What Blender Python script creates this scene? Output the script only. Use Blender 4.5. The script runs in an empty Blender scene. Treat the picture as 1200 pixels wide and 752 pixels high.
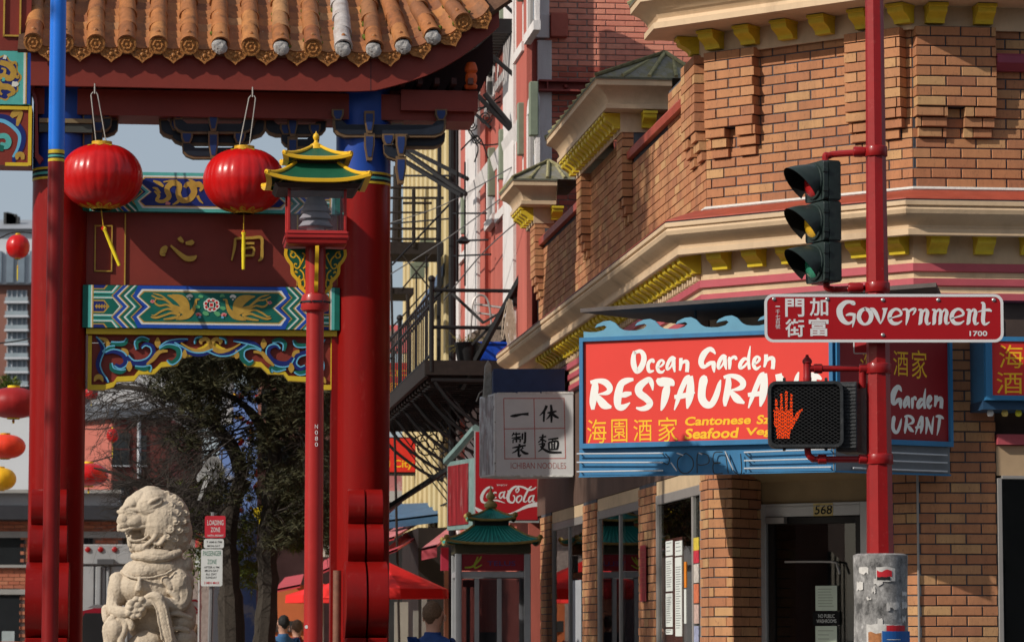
import bpy,bmesh,math,random
from mathutils import Vector,Matrix
from math import sin,cos,pi,radians as RAD
random.seed(11)
SC = bpy.context.scene
COL = SC.collection
# camera
F = 3800.0
PITCH = math.atan(364 / F)
CAM = Vector((0,0,1.7))
cam_d = bpy.data.cameras.new('camera')
cam_d.sensor_width = 36
cam_d.lens = 36 * F / 1200
cam_d.clip_end = 4000
cam_o = bpy.data.objects.new('camera',cam_d)
cam_o.location = CAM
cam_o.rotation_euler = (pi / 2 + PITCH,0,0)
COL.objects.link(cam_o)
SC.camera = cam_o
cam_d.dof.use_dof = True
cam_d.dof.focus_distance = 24.0
cam_d.dof.aperture_fstop = 7.0
# light
SUN_AZ = RAD(-58)
SUN_EL = RAD(32.5)
sd = Vector((sin(SUN_AZ) * cos(SUN_EL),-cos(SUN_AZ) * cos(SUN_EL),sin(SUN_EL)))
sun_d = bpy.data.lights.new('sun','SUN')
sun_d.energy = 4.0
sun_d.angle = RAD(0.53)
sun_d.color = (1.0,0.935,0.84)
sun_o = bpy.data.objects.new('sun',sun_d)
sun_o.rotation_euler = sd.to_track_quat('Z','Y').to_euler()
sun_o.location = (-10,-10,20)
COL.objects.link(sun_o)
world = bpy.data.worlds.new('World')
SC.world = world
world.use_nodes = True
wn = world.node_tree
bg = wn.nodes['Background']
sky = wn.nodes.new('ShaderNodeTexSky')
sky.sky_type = 'NISHITA'
sky.sun_disc = False
sky.sun_elevation = SUN_EL
sky.sun_rotation = math.atan2(sd.x,sd.y)
sky.air_density = 1.0
sky.dust_density = 2.5
sky.ozone_density = 1.0
# thin grey cloud veil over the whole sky
tc = wn.nodes.new('ShaderNodeTexCoord')
mp = wn.nodes.new('ShaderNodeMapping');mp.inputs['Scale'].default_value = (1,1,2.6)
nz = wn.nodes.new('ShaderNodeTexNoise');nz.inputs['Scale'].default_value = 2.4;nz.inputs['Detail'].default_value = 6
cr = wn.nodes.new('ShaderNodeValToRGB')
cr.color_ramp.elements[0].position = 0.30;cr.color_ramp.elements[0].color = (0.38,0.38,0.38,1)
cr.color_ramp.elements[1].position = 0.70;cr.color_ramp.elements[1].color = (0.72,0.72,0.72,1)
mx = wn.nodes.new('ShaderNodeMixRGB')
mx.inputs[2].default_value = (4.3,4.8,5.5,1)
wn.links.new(tc.outputs['Generated'],mp.inputs[0]);wn.links.new(mp.outputs[0],nz.inputs['Vector'])
wn.links.new(nz.outputs['Fac'],cr.inputs[0]);wn.links.new(cr.outputs[0],mx.inputs[0])
wn.links.new(sky.outputs[0],mx.inputs[1]);wn.links.new(mx.outputs[0],bg.inputs['Color'])
bg.inputs['Strength'].default_value = 0.102
SC.view_settings.view_transform = 'Standard'
SC.view_settings.look = 'None'
SC.view_settings.exposure = 0.0
SC.view_settings.gamma = 1.0
SC.render.engine = 'CYCLES'
SC.cycles.max_bounces = 6
SC.cycles.transparent_max_bounces = 12
# projection helpers
def ray(u,v):
 a = (u - 600) / F;b = (376 - v) / F
 return Vector((a,cos(PITCH) - b * sin(PITCH),sin(PITCH) + b * cos(PITCH)))
def at(u,v,Y):
 d = ray(u,v)
 return CAM + d * (Y / d.y)
def proj(p):
 q = p - CAM
 c = q.y * cos(PITCH) + q.z * sin(PITCH)
 d = -q.y * sin(PITCH) + q.z * cos(PITCH)
 return 600 + F * q.x / c,376 - F * d / c,c
class Frame:
 """a vertical plane: a runs to the viewer's right, h up, n out of it"""
 def __init__(s,x,y,ang,z=0.0):
  s.o = Vector((x,y,z));s.ang = ang
  s.ax = Vector((cos(ang),sin(ang),0));s.n = Vector((sin(ang),-cos(ang),0))
 def P(s,a,h,n=0.0):
  return s.o + s.ax * a + Vector((0,0,h)) + s.n * n
 def px(s,u,v,n=0.0):
  d = ray(u,v);o = s.o + s.n * n
  t = (o - CAM).dot(s.n) / d.dot(s.n)
  q = CAM + d * t - o
  return q.dot(s.ax),q.z
 def A(s,u,v=600,n=0.0): return s.px(u,v,n)[0]
 def H(s,u,v,n=0.0): return s.px(u,v,n)[1]
 def off(s,a=0,h=0,n=0,rot=0):
  p = s.P(a,h,n)
  return Frame(p.x,p.y,s.ang + rot,p.z)
# materials
def srgb(r,g,b):
 def f(c):
  c /= 255.0
  return c / 12.92 if c <= 0.04045 else ((c + 0.055) / 1.055) ** 2.4
 return (f(r),f(g),f(b),1)
MATS = {}
def mat(name,col,rough=0.5,var=0.12,vs=4.0,bump=0.0,bs=60.0,metal=0.0,grime=0.0,gs=1.2,gcol=(0.05,0.045,0.035,1),
  rnd=None,coat=0.0,streak=False,emit=None,rv=0.0,wear=None,spec=0.28):
 """rnd: list of colours picked per object / per loose island"""
 if name in MATS: return MATS[name]
 m = bpy.data.materials.new(name);m.use_nodes = True
 nt = m.node_tree;N = nt.nodes;Lk = nt.links
 b = N['Principled BSDF']
 col = tuple(col) + (1,) if len(col) == 3 else col
 tcn = N.new('ShaderNodeTexCoord')
 geo = N.new('ShaderNodeNewGeometry')
 vec = geo.outputs['Position']
 src = None
 if rnd:
  oi = N.new('ShaderNodeObjectInfo')
  ad = N.new('ShaderNodeMath');ad.operation = 'ADD'
  Lk.new(oi.outputs['Random'],ad.inputs[0]);Lk.new(geo.outputs['Random Per Island'],ad.inputs[1])
  fr = N.new('ShaderNodeMath');fr.operation = 'FRACT';Lk.new(ad.outputs[0],fr.inputs[0])
  r = N.new('ShaderNodeValToRGB');r.color_ramp.interpolation = 'LINEAR'
  els = r.color_ramp.elements
  while len(els) < len(rnd): els.new(0.5)
  for i,c in enumerate(rnd):
   els[i].position = i / (len(rnd) - 1) * 0.98 + 0.01
   els[i].color = tuple(c) + (1,) if len(c) == 3 else c
  Lk.new(fr.outputs[0],r.inputs[0]);src = r.outputs[0]
 n1 = N.new('ShaderNodeTexNoise');n1.inputs['Scale'].default_value = vs;n1.inputs['Detail'].default_value = 5
 n1.inputs['Roughness'].default_value = 0.65
 if streak:
  mpn = N.new('ShaderNodeMapping');mpn.inputs['Scale'].default_value = (1,1,0.12)
  Lk.new(vec,mpn.inputs[0]);Lk.new(mpn.outputs[0],n1.inputs['Vector'])
 else:
  Lk.new(vec,n1.inputs['Vector'])
 hs = N.new('ShaderNodeHueSaturation')
 mr = N.new('ShaderNodeMapRange')
 mr.inputs['From Min'].default_value = 0.3;mr.inputs['From Max'].default_value = 0.7
 mr.inputs['To Min'].default_value = 1 - var;mr.inputs['To Max'].default_value = 1 + var
 Lk.new(n1.outputs['Fac'],mr.inputs['Value']);Lk.new(mr.outputs[0],hs.inputs['Value'])
 if src is not None: Lk.new(src,hs.inputs['Color'])
 else: hs.inputs['Color'].default_value = col
 out = hs.outputs['Color']
 for (amt,sc_,gc,lo,hi) in ([(grime,gs,gcol,0.5,0.72)] if grime else []) + ([wear] if wear else []):
  n2 = N.new('ShaderNodeTexNoise');n2.inputs['Scale'].default_value = sc_;n2.inputs['Detail'].default_value = 8
  n2.inputs['Roughness'].default_value = 0.7
  mp2 = N.new('ShaderNodeMapping');mp2.inputs['Location'].default_value = (3.1,7.7,1.3)
  mp2.inputs['Scale'].default_value = (1,1,0.35 if streak else 1)
  Lk.new(vec,mp2.inputs[0]);Lk.new(mp2.outputs[0],n2.inputs['Vector'])
  m2 = N.new('ShaderNodeMapRange');m2.inputs['From Min'].default_value = lo;m2.inputs['From Max'].default_value = hi
  m2.inputs['To Max'].default_value = amt
  Lk.new(n2.outputs['Fac'],m2.inputs['Value'])
  mxn = N.new('ShaderNodeMixRGB');Lk.new(m2.outputs[0],mxn.inputs[0]);Lk.new(out,mxn.inputs[1])
  mxn.inputs[2].default_value = tuple(gc) + (1,) if len(gc) == 3 else gc
  out = mxn.outputs[0]
 Lk.new(out,b.inputs['Base Color'])
 b.inputs['Roughness'].default_value = rough
 b.inputs['Metallic'].default_value = metal
 b.inputs['Specular IOR Level'].default_value = spec
 if rv:
  mrr = N.new('ShaderNodeMapRange');mrr.inputs['From Min'].default_value = 0.3;mrr.inputs['From Max'].default_value = 0.7
  mrr.inputs['To Min'].default_value = max(0.02,rough - rv);mrr.inputs['To Max'].default_value = min(1,rough + rv)
  Lk.new(n1.outputs['Fac'],mrr.inputs['Value']);Lk.new(mrr.outputs[0],b.inputs['Roughness'])
 if coat: b.inputs['Coat Weight'].default_value = coat;b.inputs['Coat Roughness'].default_value = 0.08
 if emit:
  b.inputs['Emission Color'].default_value = emit[0];b.inputs['Emission Strength'].default_value = emit[1]
 if bump:
  n3 = N.new('ShaderNodeTexNoise');n3.inputs['Scale'].default_value = bs;n3.inputs['Detail'].default_value = 4
  Lk.new(vec,n3.inputs['Vector'])
  bp = N.new('ShaderNodeBump');bp.inputs['Strength'].default_value = bump;bp.inputs['Distance'].default_value = 0.01
  Lk.new(n3.outputs['Fac'],bp.inputs['Height']);Lk.new(bp.outputs[0],b.inputs['Normal'])
 MATS[name] = m
 return m
def glass(name,tint=(0.75,0.8,0.78),refl=1.0,rough=0.01,ior=1.5):
 if name in MATS: return MATS[name]
 m = bpy.data.materials.new(name);m.use_nodes = True
 N = m.node_tree.nodes;Lk = m.node_tree.links
 N.remove(N['Principled BSDF'])
 out = N['Material Output']
 t = N.new('ShaderNodeBsdfTransparent');t.inputs[0].default_value = tuple(tint) + (1,)
 g = N.new('ShaderNodeBsdfGlossy');g.inputs['Roughness'].default_value = rough;g.inputs[0].default_value = (refl,refl,refl,1)
 fz = N.new('ShaderNodeFresnel');fz.inputs[0].default_value = ior
 mxs = N.new('ShaderNodeMixShader')
 Lk.new(fz.outputs[0],mxs.inputs[0]);Lk.new(t.outputs[0],mxs.inputs[1]);Lk.new(g.outputs[0],mxs.inputs[2])
 Lk.new(mxs.outputs[0],out.inputs['Surface'])
 MATS[name] = m
 return m
# objects
WL = {}
def tagp(o,label=None,cat=None,group=None,kind=None):
 if label: o['label'] = label
 if cat: o['category'] = cat
 if group: o['group'] = group
 if kind: o['kind'] = kind
 return o
def thing(name,label,cat,loc,group=None):
 o = bpy.data.objects.new(name,None)
 o.empty_display_size = 0.2
 o.location = loc
 COL.objects.link(o)
 WL[o.name] = Vector(loc)
 return tagp(o,label,cat,group)
def wloc(o):
 p = Vector((0,0,0))
 while o is not None:
  p += WL.get(o.name,Vector((0,0,0)))
  o = o.parent
 return p
class MB:
 def __init__(s): s.v = [];s.f = [];s.m = [];s.cut = []
 def add(s,vs,fs,mi=0):
  b = len(s.v);s.cut.append((b,len(s.f)));s.v.extend([Vector(q) for q in vs])
  for f in fs: s.f.append([b + i for i in f]);s.m.append(mi)
  return s
 def box(s,fr,a0,a1,h0,h1,n0,n1,mi=0):
  if a0 > a1: a0,a1 = a1,a0
  if h0 > h1: h0,h1 = h1,h0
  if n0 > n1: n0,n1 = n1,n0
  vs = [fr.P(a,h,n) for n in (n0,n1) for h in (h0,h1) for a in (a0,a1)]
  return s.add(vs,[(0,2,3,1),(4,5,7,6),(0,1,5,4),(2,6,7,3),(0,4,6,2),(1,3,7,5)],mi)
 def prism(s,fr,pts,n0,n1,mi=0,back=True,mside=None):
  """pts (a,h) counter-clockwise as seen; extruded from n0 to n1 (front)"""
  ar = sum(pts[i][0] * pts[(i + 1) % len(pts)][1] - pts[(i + 1) % len(pts)][0] * pts[i][1] for i in range(len(pts)))
  if ar < 0: pts = pts[::-1]
  k = len(pts)
  vs = [fr.P(a,h,n0) for a,h in pts] + [fr.P(a,h,n1) for a,h in pts]
  s.add(vs,[tuple(range(k,2 * k))] + ([tuple(range(k - 1,-1,-1))] if back else []),mi)
  b = len(s.v) - 2 * k
  for i in range(k):
   j = (i + 1) % k
   s.f.append([b + i,b + j,b + k + j,b + k + i]);s.m.append(mi if mside is None else mside)
  return s
 def plan(s,pts,z0,z1,mi=0):
  ar = sum(pts[i][0] * pts[(i + 1) % len(pts)][1] - pts[(i + 1) % len(pts)][0] * pts[i][1] for i in range(len(pts)))
  if ar < 0: pts = pts[::-1]
  k = len(pts)
  vs = [(x,y,z0) for x,y in pts] + [(x,y,z1) for x,y in pts]
  return s.add(vs,[tuple(range(k,2 * k)),tuple(range(k - 1,-1,-1))] + [(i,(i + 1) % k,k + (i + 1) % k,k + i) for i in range(k)],mi)
 def quad(s,pts,mi=0): return s.add(pts,[tuple(range(len(pts)))],mi)
 def tube(s,pts,r,seg=8,mi=0,cap=True,sq=None):
  pts = [Vector(p) for p in pts]
  k = len(pts);rs = r if isinstance(r,(list,tuple)) else [r] * k
  T = []
  for i in range(k):
   t = pts[min(i + 1,k - 1)] - pts[max(i - 1,0)]
   T.append(t.normalized() if t.length > 1e-9 else Vector((0,0,1)))
  up = Vector((0,0,1)) if abs(T[0].z) < 0.9 else Vector((0,1,0))
  X = T[0].cross(up).normalized()
  vs = [];base = len(s.v)
  for i in range(k):
   X = (X - T[i] * X.dot(T[i]))
   X = X.normalized() if X.length > 1e-6 else T[i].orthogonal().normalized()
   Yv = T[i].cross(X)
   for j in range(seg):
    th = 2 * pi * (j + 0.5) / seg
    c,d = cos(th),sin(th)
    if sq: c *= sq[0];d *= sq[1]
    vs.append(pts[i] + X * (c * rs[i]) + Yv * (d * rs[i]))
  fs = [(i * seg + j,i * seg + (j + 1) % seg,(i + 1) * seg + (j + 1) % seg,(i + 1) * seg + j) for i in range(k - 1) for j in range(seg)]
  if cap: fs += [tuple(range(seg - 1,-1,-1)),tuple(range((k - 1) * seg,k * seg))]
  return s.add(vs,fs,mi)
 def lathe(s,c,prof,seg=16,mi=0,fr=None,axis='z',sx=1.0,sy=1.0,rot=0.0):
  """prof [(r, h)] bottom to top around a vertical axis, or around fr.n / fr.ax"""
  c = Vector(c)
  if axis == 'z': A,X,Yv = Vector((0,0,1)),Vector((cos(rot),sin(rot),0)),Vector((-sin(rot),cos(rot),0))
  elif axis == 'n': A,X,Yv = fr.n,fr.ax,Vector((0,0,1))
  else: A,X,Yv = fr.ax,Vector((0,0,1)),fr.n
  if X.cross(Yv).dot(A) < 0: X,Yv = Yv,X;sx,sy = sy,sx
  vs = [];fs = []
  k = len(prof)
  for r,h in prof:
   for j in range(seg):
    th = 2 * pi * j / seg
    vs.append(c + A * h + X * (cos(th) * r * sx) + Yv * (sin(th) * r * sy))
  for i in range(k - 1):
   for j in range(seg):
    fs.append((i * seg + j,i * seg + (j + 1) % seg,(i + 1) * seg + (j + 1) % seg,(i + 1) * seg + j))
  fs += [tuple(range(seg - 1,-1,-1)),tuple(range((k - 1) * seg,k * seg))]
  return s.add(vs,fs,mi)
 def ball(s,c,r,seg=12,rings=8,mi=0,sc=(1,1,1),rotm=None):
  vs = [];fs = []
  c = Vector(c)
  for i in range(rings + 1):
   ph = pi * i / rings - pi / 2
   for j in range(seg):
    th = 2 * pi * j / seg
    q = Vector((cos(ph) * cos(th) * r * sc[0],cos(ph) * sin(th) * r * sc[1],sin(ph) * r * sc[2]))
    if rotm is not None: q = rotm @ q
    vs.append(c + q)
  for i in range(rings):
   for j in range(seg):
    fs.append((i * seg + j,i * seg + (j + 1) % seg,(i + 1) * seg + (j + 1) % seg,(i + 1) * seg + j))
  return s.add(vs,fs,mi)
 def sweep(s,path,prof,mi=0,cap=True,closed=False):
  """path: plan polyline (x,y) left to right seen from outside; prof [(n,h,mi)] ; n out of the wall"""
  k = len(path);P = [Vector((x,y)) for x,y in path]
  nor = []
  for i in range(k - 1):
   d = (P[i + 1] - P[i]).normalized();nor.append(Vector((d.y,-d.x)))
  mit = []
  for i in range(k):
   if i == 0: mit.append(nor[0])
   elif i == k - 1: mit.append(nor[-1])
   else:
    b = (nor[i - 1] + nor[i]).normalized();mit.append(b / max(0.2,b.dot(nor[i])))
  q = len(prof);base = len(s.v)
  vs = [Vector((P[i].x + mit[i].x * n,P[i].y + mit[i].y * n,h)) for i in range(k) for (n,h,*_) in prof]
  s.v.extend(vs)
  for i in range(k - 1):
   for j in range(q - 1):
    a = base + i * q + j
    s.f.append([a,a + q,a + q + 1,a + 1] if prof[j + 1][1] > prof[j][1] or True else None)
    s.m.append(prof[j][2] if len(prof[j]) > 2 else mi)
  if cap:
   s.f.append([base + j for j in range(q)][::-1]);s.m.append(mi)
   s.f.append([base + (k - 1) * q + j for j in range(q)]);s.m.append(mi)
  return s
 def mesh(s,name,org=Vector((0,0,0)),bevel=0.0,sharp=35,seg=1):
  me = bpy.data.meshes.new(name)
  me.from_pydata([tuple(q - org) for q in s.v],[],s.f)
  me.polygons.foreach_set('material_index',s.m)
  if bevel:
   bm = bmesh.new();bm.from_mesh(me)
   bmesh.ops.remove_doubles(bm,verts=bm.verts,dist=1e-5)
   es = [e for e in bm.edges if len(e.link_faces) == 2 and e.calc_face_angle(0) > 0.5]
   bmesh.ops.bevel(bm,geom=es,offset=bevel,segments=seg,affect='EDGES',clamp_overlap=True)
   bm.to_mesh(me);bm.free()
  me.validate()
  if sharp is not None:
   me.polygons.foreach_set('use_smooth',[True] * len(me.polygons))
   me.set_sharp_from_angle(angle=RAD(sharp))
  me.update()
  return me
 def build(s,name,mats,parent=None,loc=None,label=None,cat=None,group=None,kind=None,bevel=0.0,sharp=35,seg=1,normals=True):
  """parent given: the part's origin sits at its thing's origin"""
  if not isinstance(mats,(list,tuple)): mats = [mats]
  org = wloc(parent) if parent is not None else Vector(loc) if loc is not None else Vector((0,0,0))
  me = s.mesh(name,org,bevel,sharp,seg)
  if normals:
   bm = bmesh.new();bm.from_mesh(me);bmesh.ops.recalc_face_normals(bm,faces=bm.faces);bm.to_mesh(me);bm.free()
  for m in mats: me.materials.append(m)
  o = bpy.data.objects.new(name,me)
  COL.objects.link(o)
  if parent is not None: o.parent = parent;WL[o.name] = Vector((0,0,0))
  else: o.location = org;WL[o.name] = org.copy()
  return tagp(o,label,cat,group,kind)
def build_each(s,name,k,mats,parent=None,**kw):
 """every k shapes become an object of their own"""
 cs = s.cut[::k] + [(len(s.v),len(s.f))];out = []
 for (v0,f0),(v1,f1) in zip(cs,cs[1:]):
  q = MB();q.v = s.v[v0:v1];q.f = [[i - v0 for i in f] for f in s.f[f0:f1]];q.m = s.m[f0:f1]
  out.append(q.build(name,mats,parent,**kw))
 return out
MB.build_each = build_each
def copy_tree(o,parent=None):
 c = o.copy();COL.objects.link(c)
 if parent is not None: c.parent = parent
 WL[c.name] = Vector(c.location)
 for ch in list(o.children):
  copy_tree(ch,c)
 return c
def catmull(pts,n=6,closed=False):
 out = []
 k = len(pts)
 if k < 3: return [tuple(p) for p in pts]
 rng = range(k if closed else k - 1)
 g = lambda i: pts[i % k] if closed else pts[max(0,min(k - 1,i))]
 for i in rng:
  p0,p1,p2,p3 = g(i - 1),g(i),g(i + 1),g(i + 2)
  for j in range(n):
   t = j / n
   out.append(tuple(0.5 * ((2 * p1[d]) + (-p0[d] + p2[d]) * t + (2 * p0[d] - 5 * p1[d] + 4 * p2[d] - p3[d]) * t * t + (-p0[d] + 3 * p1[d] - 3 * p2[d] + p3[d]) * t ** 3) for d in range(len(p1))))
 if not closed: out.append(tuple(pts[-1]))
 return out
def ribbon(mb,fr,pts,w,n,mi=0,th=0.0,smooth=5,taper=True):
 """flat brush stroke on a frame; pts (a,h[,w]); w half-width"""
 pts = [tuple(p) + ((w,) if len(p) == 2 else ()) for p in pts]
 P = catmull(pts,smooth) if len(pts) > 2 and smooth > 1 else pts
 k = len(P);L = [];Rr = []
 for i in range(k):
  q0 = P[max(i - 1,0)];q1 = P[min(i + 1,k - 1)]
  dx,dy = q1[0] - q0[0],q1[1] - q0[1];d = math.hypot(dx,dy) or 1
  nx,ny = -dy / d,dx / d;ww = P[i][2]
  L.append((P[i][0] + nx * ww,P[i][1] + ny * ww));Rr.append((P[i][0] - nx * ww,P[i][1] - ny * ww))
 base = len(mb.v)
 for (a,h) in L: mb.v.append(fr.P(a,h,n))
 for (a,h) in Rr: mb.v.append(fr.P(a,h,n))
 for i in range(k - 1):
  mb.f.append([base + k + i,base + k + i + 1,base + i + 1,base + i]);mb.m.append(mi)
 if th:
  b2 = len(mb.v)
  for (a,h) in L: mb.v.append(fr.P(a,h,n - th))
  for (a,h) in Rr: mb.v.append(fr.P(a,h,n - th))
  for i in range(k - 1):
   mb.f.append([base + i,base + i + 1,b2 + i + 1,b2 + i]);mb.m.append(mi)
   mb.f.append([base + k + i + 1,base + k + i,b2 + k + i,b2 + k + i + 1]);mb.m.append(mi)
  mb.f.append([base,b2,b2 + k,base + k]);mb.m.append(mi)
  mb.f.append([base + k - 1,base + 2 * k - 1,b2 + 2 * k - 1,b2 + k - 1]);mb.m.append(mi)
_tcache = {}
def text_polys(s):
 """flat mesh of a text in the built-in font: verts in em units, faces"""
 if s in _tcache: return _tcache[s]
 cu = bpy.data.curves.new('text','FONT');cu.body = s;cu.size = 1.0;cu.resolution_u = 3
 ob = bpy.data.objects.new('text',cu);COL.objects.link(ob)
 dg = bpy.context.evaluated_depsgraph_get();dg.update()
 me = bpy.data.meshes.new_from_object(ob.evaluated_get(dg))
 vs = [(v.co.x,v.co.y) for v in me.vertices];fs = [tuple(p.vertices) for p in me.polygons]
 bpy.data.objects.remove(ob);bpy.data.curves.remove(cu);bpy.data.meshes.remove(me)
 _tcache[s] = (vs,fs)
 return vs,fs
def text(mb,fr,s,a0,a1,h0,h1,n,mi=0,keep=False,shear=0.0):
 """fit the text into a box on the frame"""
 vs,fs = text_polys(s)
 if not vs: return
 x0 = min(v[0] for v in vs);x1 = max(v[0] for v in vs);y0 = min(v[1] for v in vs);y1 = max(v[1] for v in vs)
 sx = (a1 - a0) / (x1 - x0);sy = (h1 - h0) / (y1 - y0)
 mb.add([fr.P(a0 + (x - x0) * sx + shear * (y - y0) * sy,h0 + (y - y0) * sy,n) for x,y in vs],fs,mi)
# lettering tools
class Zm:
 """reads stroke points written in the pixels of an enlargement"""
 def __init__(s,x0,y0,k): s.x0 = x0;s.y0 = y0;s.k = k
 def __call__(s,x,y): return s.x0 + x / s.k,s.y0 + y / s.k
def strokes(mb,fr,zm,sts,n,mi=0,th=0.0,wk=1.0,step=0.00012,smooth=5):
 for i,st in enumerate(sts):
  pts = []
  for (x,y,w) in st:
   u,v = zm(x,y);a,h = fr.px(u,v,n)
   u2,v2 = zm(x,y + w);h2 = fr.px(u2,v2,n)[1]
   pts.append((a,h,abs(h - h2) * wk))
  # rounded ends
  ribbon(mb,fr,pts,0.01,n + i * step,mi,th,smooth)
def bbox(sts):
 xs = [p[0] for s_ in sts for p in s_];ys = [p[1] for s_ in sts for p in s_]
 return min(xs),min(ys),max(xs),max(ys)
def remap(sts,x0,y0,x1,y1,wk=1.0):
 b = bbox(sts);sx = (x1 - x0) / (b[2] - b[0]);sy = (y1 - y0) / (b[3] - b[1]);sw = (abs(sx) + abs(sy)) / 2 * wk
 return [[(x0 + (x - b[0]) * sx,y0 + (y - b[1]) * sy,w * sw) for x,y,w in s_] for s_ in sts]
def ptext(mb,fr,s,u0,v0,u1,v1,n,mi=0,bold=0.0,shear=0.0):
 """text fitted between photo-measured corners on the frame"""
 vs,fs = text_b(s,bold)
 x0 = min(v[0] for v in vs);x1 = max(v[0] for v in vs);y0 = min(v[1] for v in vs);y1 = max(v[1] for v in vs)
 a0,h0 = fr.px(u0,v1,n);a1,h1 = fr.px(u1,v0,n)
 sx = (a1 - a0) / (x1 - x0);sy = (h1 - h0) / (y1 - y0)
 mb.add([fr.P(a0 + (x - x0) * sx + shear * (y - y0) * sy,h0 + (y - y0) * sy,n) for x,y in vs],fs,mi)
_tb = {}
def text_b(s,bold=0.0):
 key = (s,bold)
 if key in _tb: return _tb[key]
 cu = bpy.data.curves.new('text','FONT');cu.body = s;cu.size = 1.0;cu.resolution_u = 3;cu.offset = bold
 ob = bpy.data.objects.new('text',cu);COL.objects.link(ob)
 dg = bpy.context.evaluated_depsgraph_get();dg.update()
 me = bpy.data.meshes.new_from_object(ob.evaluated_get(dg))
 vs = [(v.co.x,v.co.y) for v in me.vertices];fs = [tuple(p.vertices) for p in me.polygons]
 bpy.data.objects.remove(ob);bpy.data.curves.remove(cu);bpy.data.meshes.remove(me)
 _tb[key] = (vs,fs)
 return vs,fs
def rrect(a0,a1,h0,h1,r,k=5):
 pts = []
 for (ca,ch,t0) in ((a1 - r,h1 - r,0),(a0 + r,h1 - r,90),(a0 + r,h0 + r,180),(a1 - r,h0 + r,270)):
  for i in range(k + 1):
   t = RAD(t0 + 90 * i / k);pts.append((ca + r * cos(t),ch + r * sin(t)))
 return pts
def ring(mb,fr,outer,inner,n0,n1,mi=0):
 """a flat frame between two outlines with the same number of points"""
 k = len(outer);b = len(mb.v)
 for pts,n in ((outer,n0),(inner,n0),(outer,n1),(inner,n1)):
  for a,h in pts: mb.v.append(fr.P(a,h,n))
 for i in range(k):
  j = (i + 1) % k
  for f in ((2 * k + i,2 * k + j,3 * k + j,3 * k + i),(i,j,2 * k + j,2 * k + i),(k + j,k + i,3 * k + i,3 * k + j),(j,i,k + i,k + j)):
   mb.f.append([b + q for q in f]);mb.m.append(mi)
# street grid
GA = math.atan(430 / F)
D1 = Vector((-sin(GA),cos(GA),0));E1 = Vector((cos(GA),sin(GA),0))
_pr = at(1075,600,24.0)
CR = Vector((_pr.x,24.0))
_t = Vector((-sin(GA + pi / 4),cos(GA + pi / 4)))
_k = (829 - 600) / F
_L = (CR.x - _k * CR.y * 1.0025) / (-_t.x + _k * _t.y)
CL = CR + _t * _L
DL = _L
RF = Frame(CR.x,CR.y,GA)
DF = Frame(CL.x,CL.y,GA - pi / 4)
WF = Frame(CL.x,CL.y,GA - pi / 2)
# materials of the brick building
M_brick = mat('orange_brick',(0.36,0.15,0.07),0.85,0.10,14,0.35,160,
   rnd=[(0.404,0.172,0.083),(0.464,0.213,0.097),(0.363,0.146,0.073),(0.474,0.244,0.117),(0.423,0.182,0.083),(0.504,0.296,0.136),(0.384,0.161,0.078),(0.444,0.198,0.092),(0.333,0.140,0.073)],grime=0.55,gs=1.6,gcol=(0.17,0.085,0.05,1),streak=True,
   wear=(0.7,60,(0.17,0.085,0.05,1),0.55,0.70))
M_mortar = mat('dark_mortar',(0.075,0.078,0.090),0.95,0.2,20,0.3,90)
M_cream = mat('cream_paint',(0.60,0.435,0.275),0.55,0.07,3,0.15,30,grime=0.6,gs=2.2,gcol=(0.30,0.20,0.12,1),streak=True,wear=(0.35,0.9,(0.36,0.27,0.18,1),0.50,0.66))
M_white_seal = mat('white_caulk',(0.55,0.53,0.49),0.7,0.1,30,0.4,80)
M_flash = mat('red_flashing',(0.33,0.06,0.035),0.5,0.15,6,0.15,30,grime=0.3,gs=5,gcol=(0.10,0.035,0.03,1))
M_pink = mat('pink_paint',(0.44,0.085,0.105),0.5,0.08,5,0.1,30,grime=0.2,gs=3,gcol=(0.2,0.06,0.07,1))
M_yellow = mat('yellow_paint',(0.64,0.47,0.03),0.45,0.08,8,0.1,40,grime=0.35,gs=9,gcol=(0.22,0.15,0.02,1))
M_moss = mat('mossy_metal',(0.20,0.19,0.16),0.9,0.25,9,0.5,60,wear=(0.75,7,(0.19,0.17,0.07,1),0.46,0.60),grime=0.6,gs=14,gcol=(0.05,0.05,0.025,1))
M_alu = mat('grey_aluminium',(0.34,0.32,0.30),0.4,0.06,6,metal=0.45)
M_glass = glass('shop_glass',(0.62,0.66,0.66),1.0,0.005,1.52)
M_dark = mat('dark_interior',(0.03,0.028,0.027),0.8,0.3,1.2)
M_wood = mat('shop_wood',(0.20,0.10,0.05),0.6,0.2,5)
bld = thing('brick_building','orange brick corner building with cream cornices and yellow brackets behind the signal pole','building',(CR.x,CR.y,0))
bw = wloc(bld)
BL,BH,BJ = 0.232,0.0757,0.0096
BRICKS = []
def brick_mesh(w,mname,mtl,jt=BJ,hh=BH,dep=0.11):
 key = (round(w,3),mname)
 if key in _bm: return _bm[key]
 W_ = w - jt;H_ = hh - jt;c = 0.004
 x0,x1 = -W_ / 2,W_ / 2
 vs = [(x0,0.0,0),(x1,0.0,0),(x1,0.0,H_),(x0,0.0,H_),
  (x0,-dep + c,0),(x1,-dep + c,0),(x1,-dep + c,H_),(x0,-dep + c,H_),
  (x0 + c,-dep,c),(x1 - c,-dep,c),(x1 - c,-dep,H_ - c),(x0 + c,-dep,H_ - c)]
 fs = [(8,9,10,11),(4,5,9,8),(5,6,10,9),(6,7,11,10),(7,4,8,11),(0,1,5,4),(1,2,6,5),(2,3,7,6),(3,0,4,7)]
 me = bpy.data.meshes.new('brick');me.from_pydata(vs,[],fs);me.materials.append(mtl);me.update()
 _bm[key] = me
 return me
_bm = {}
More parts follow.
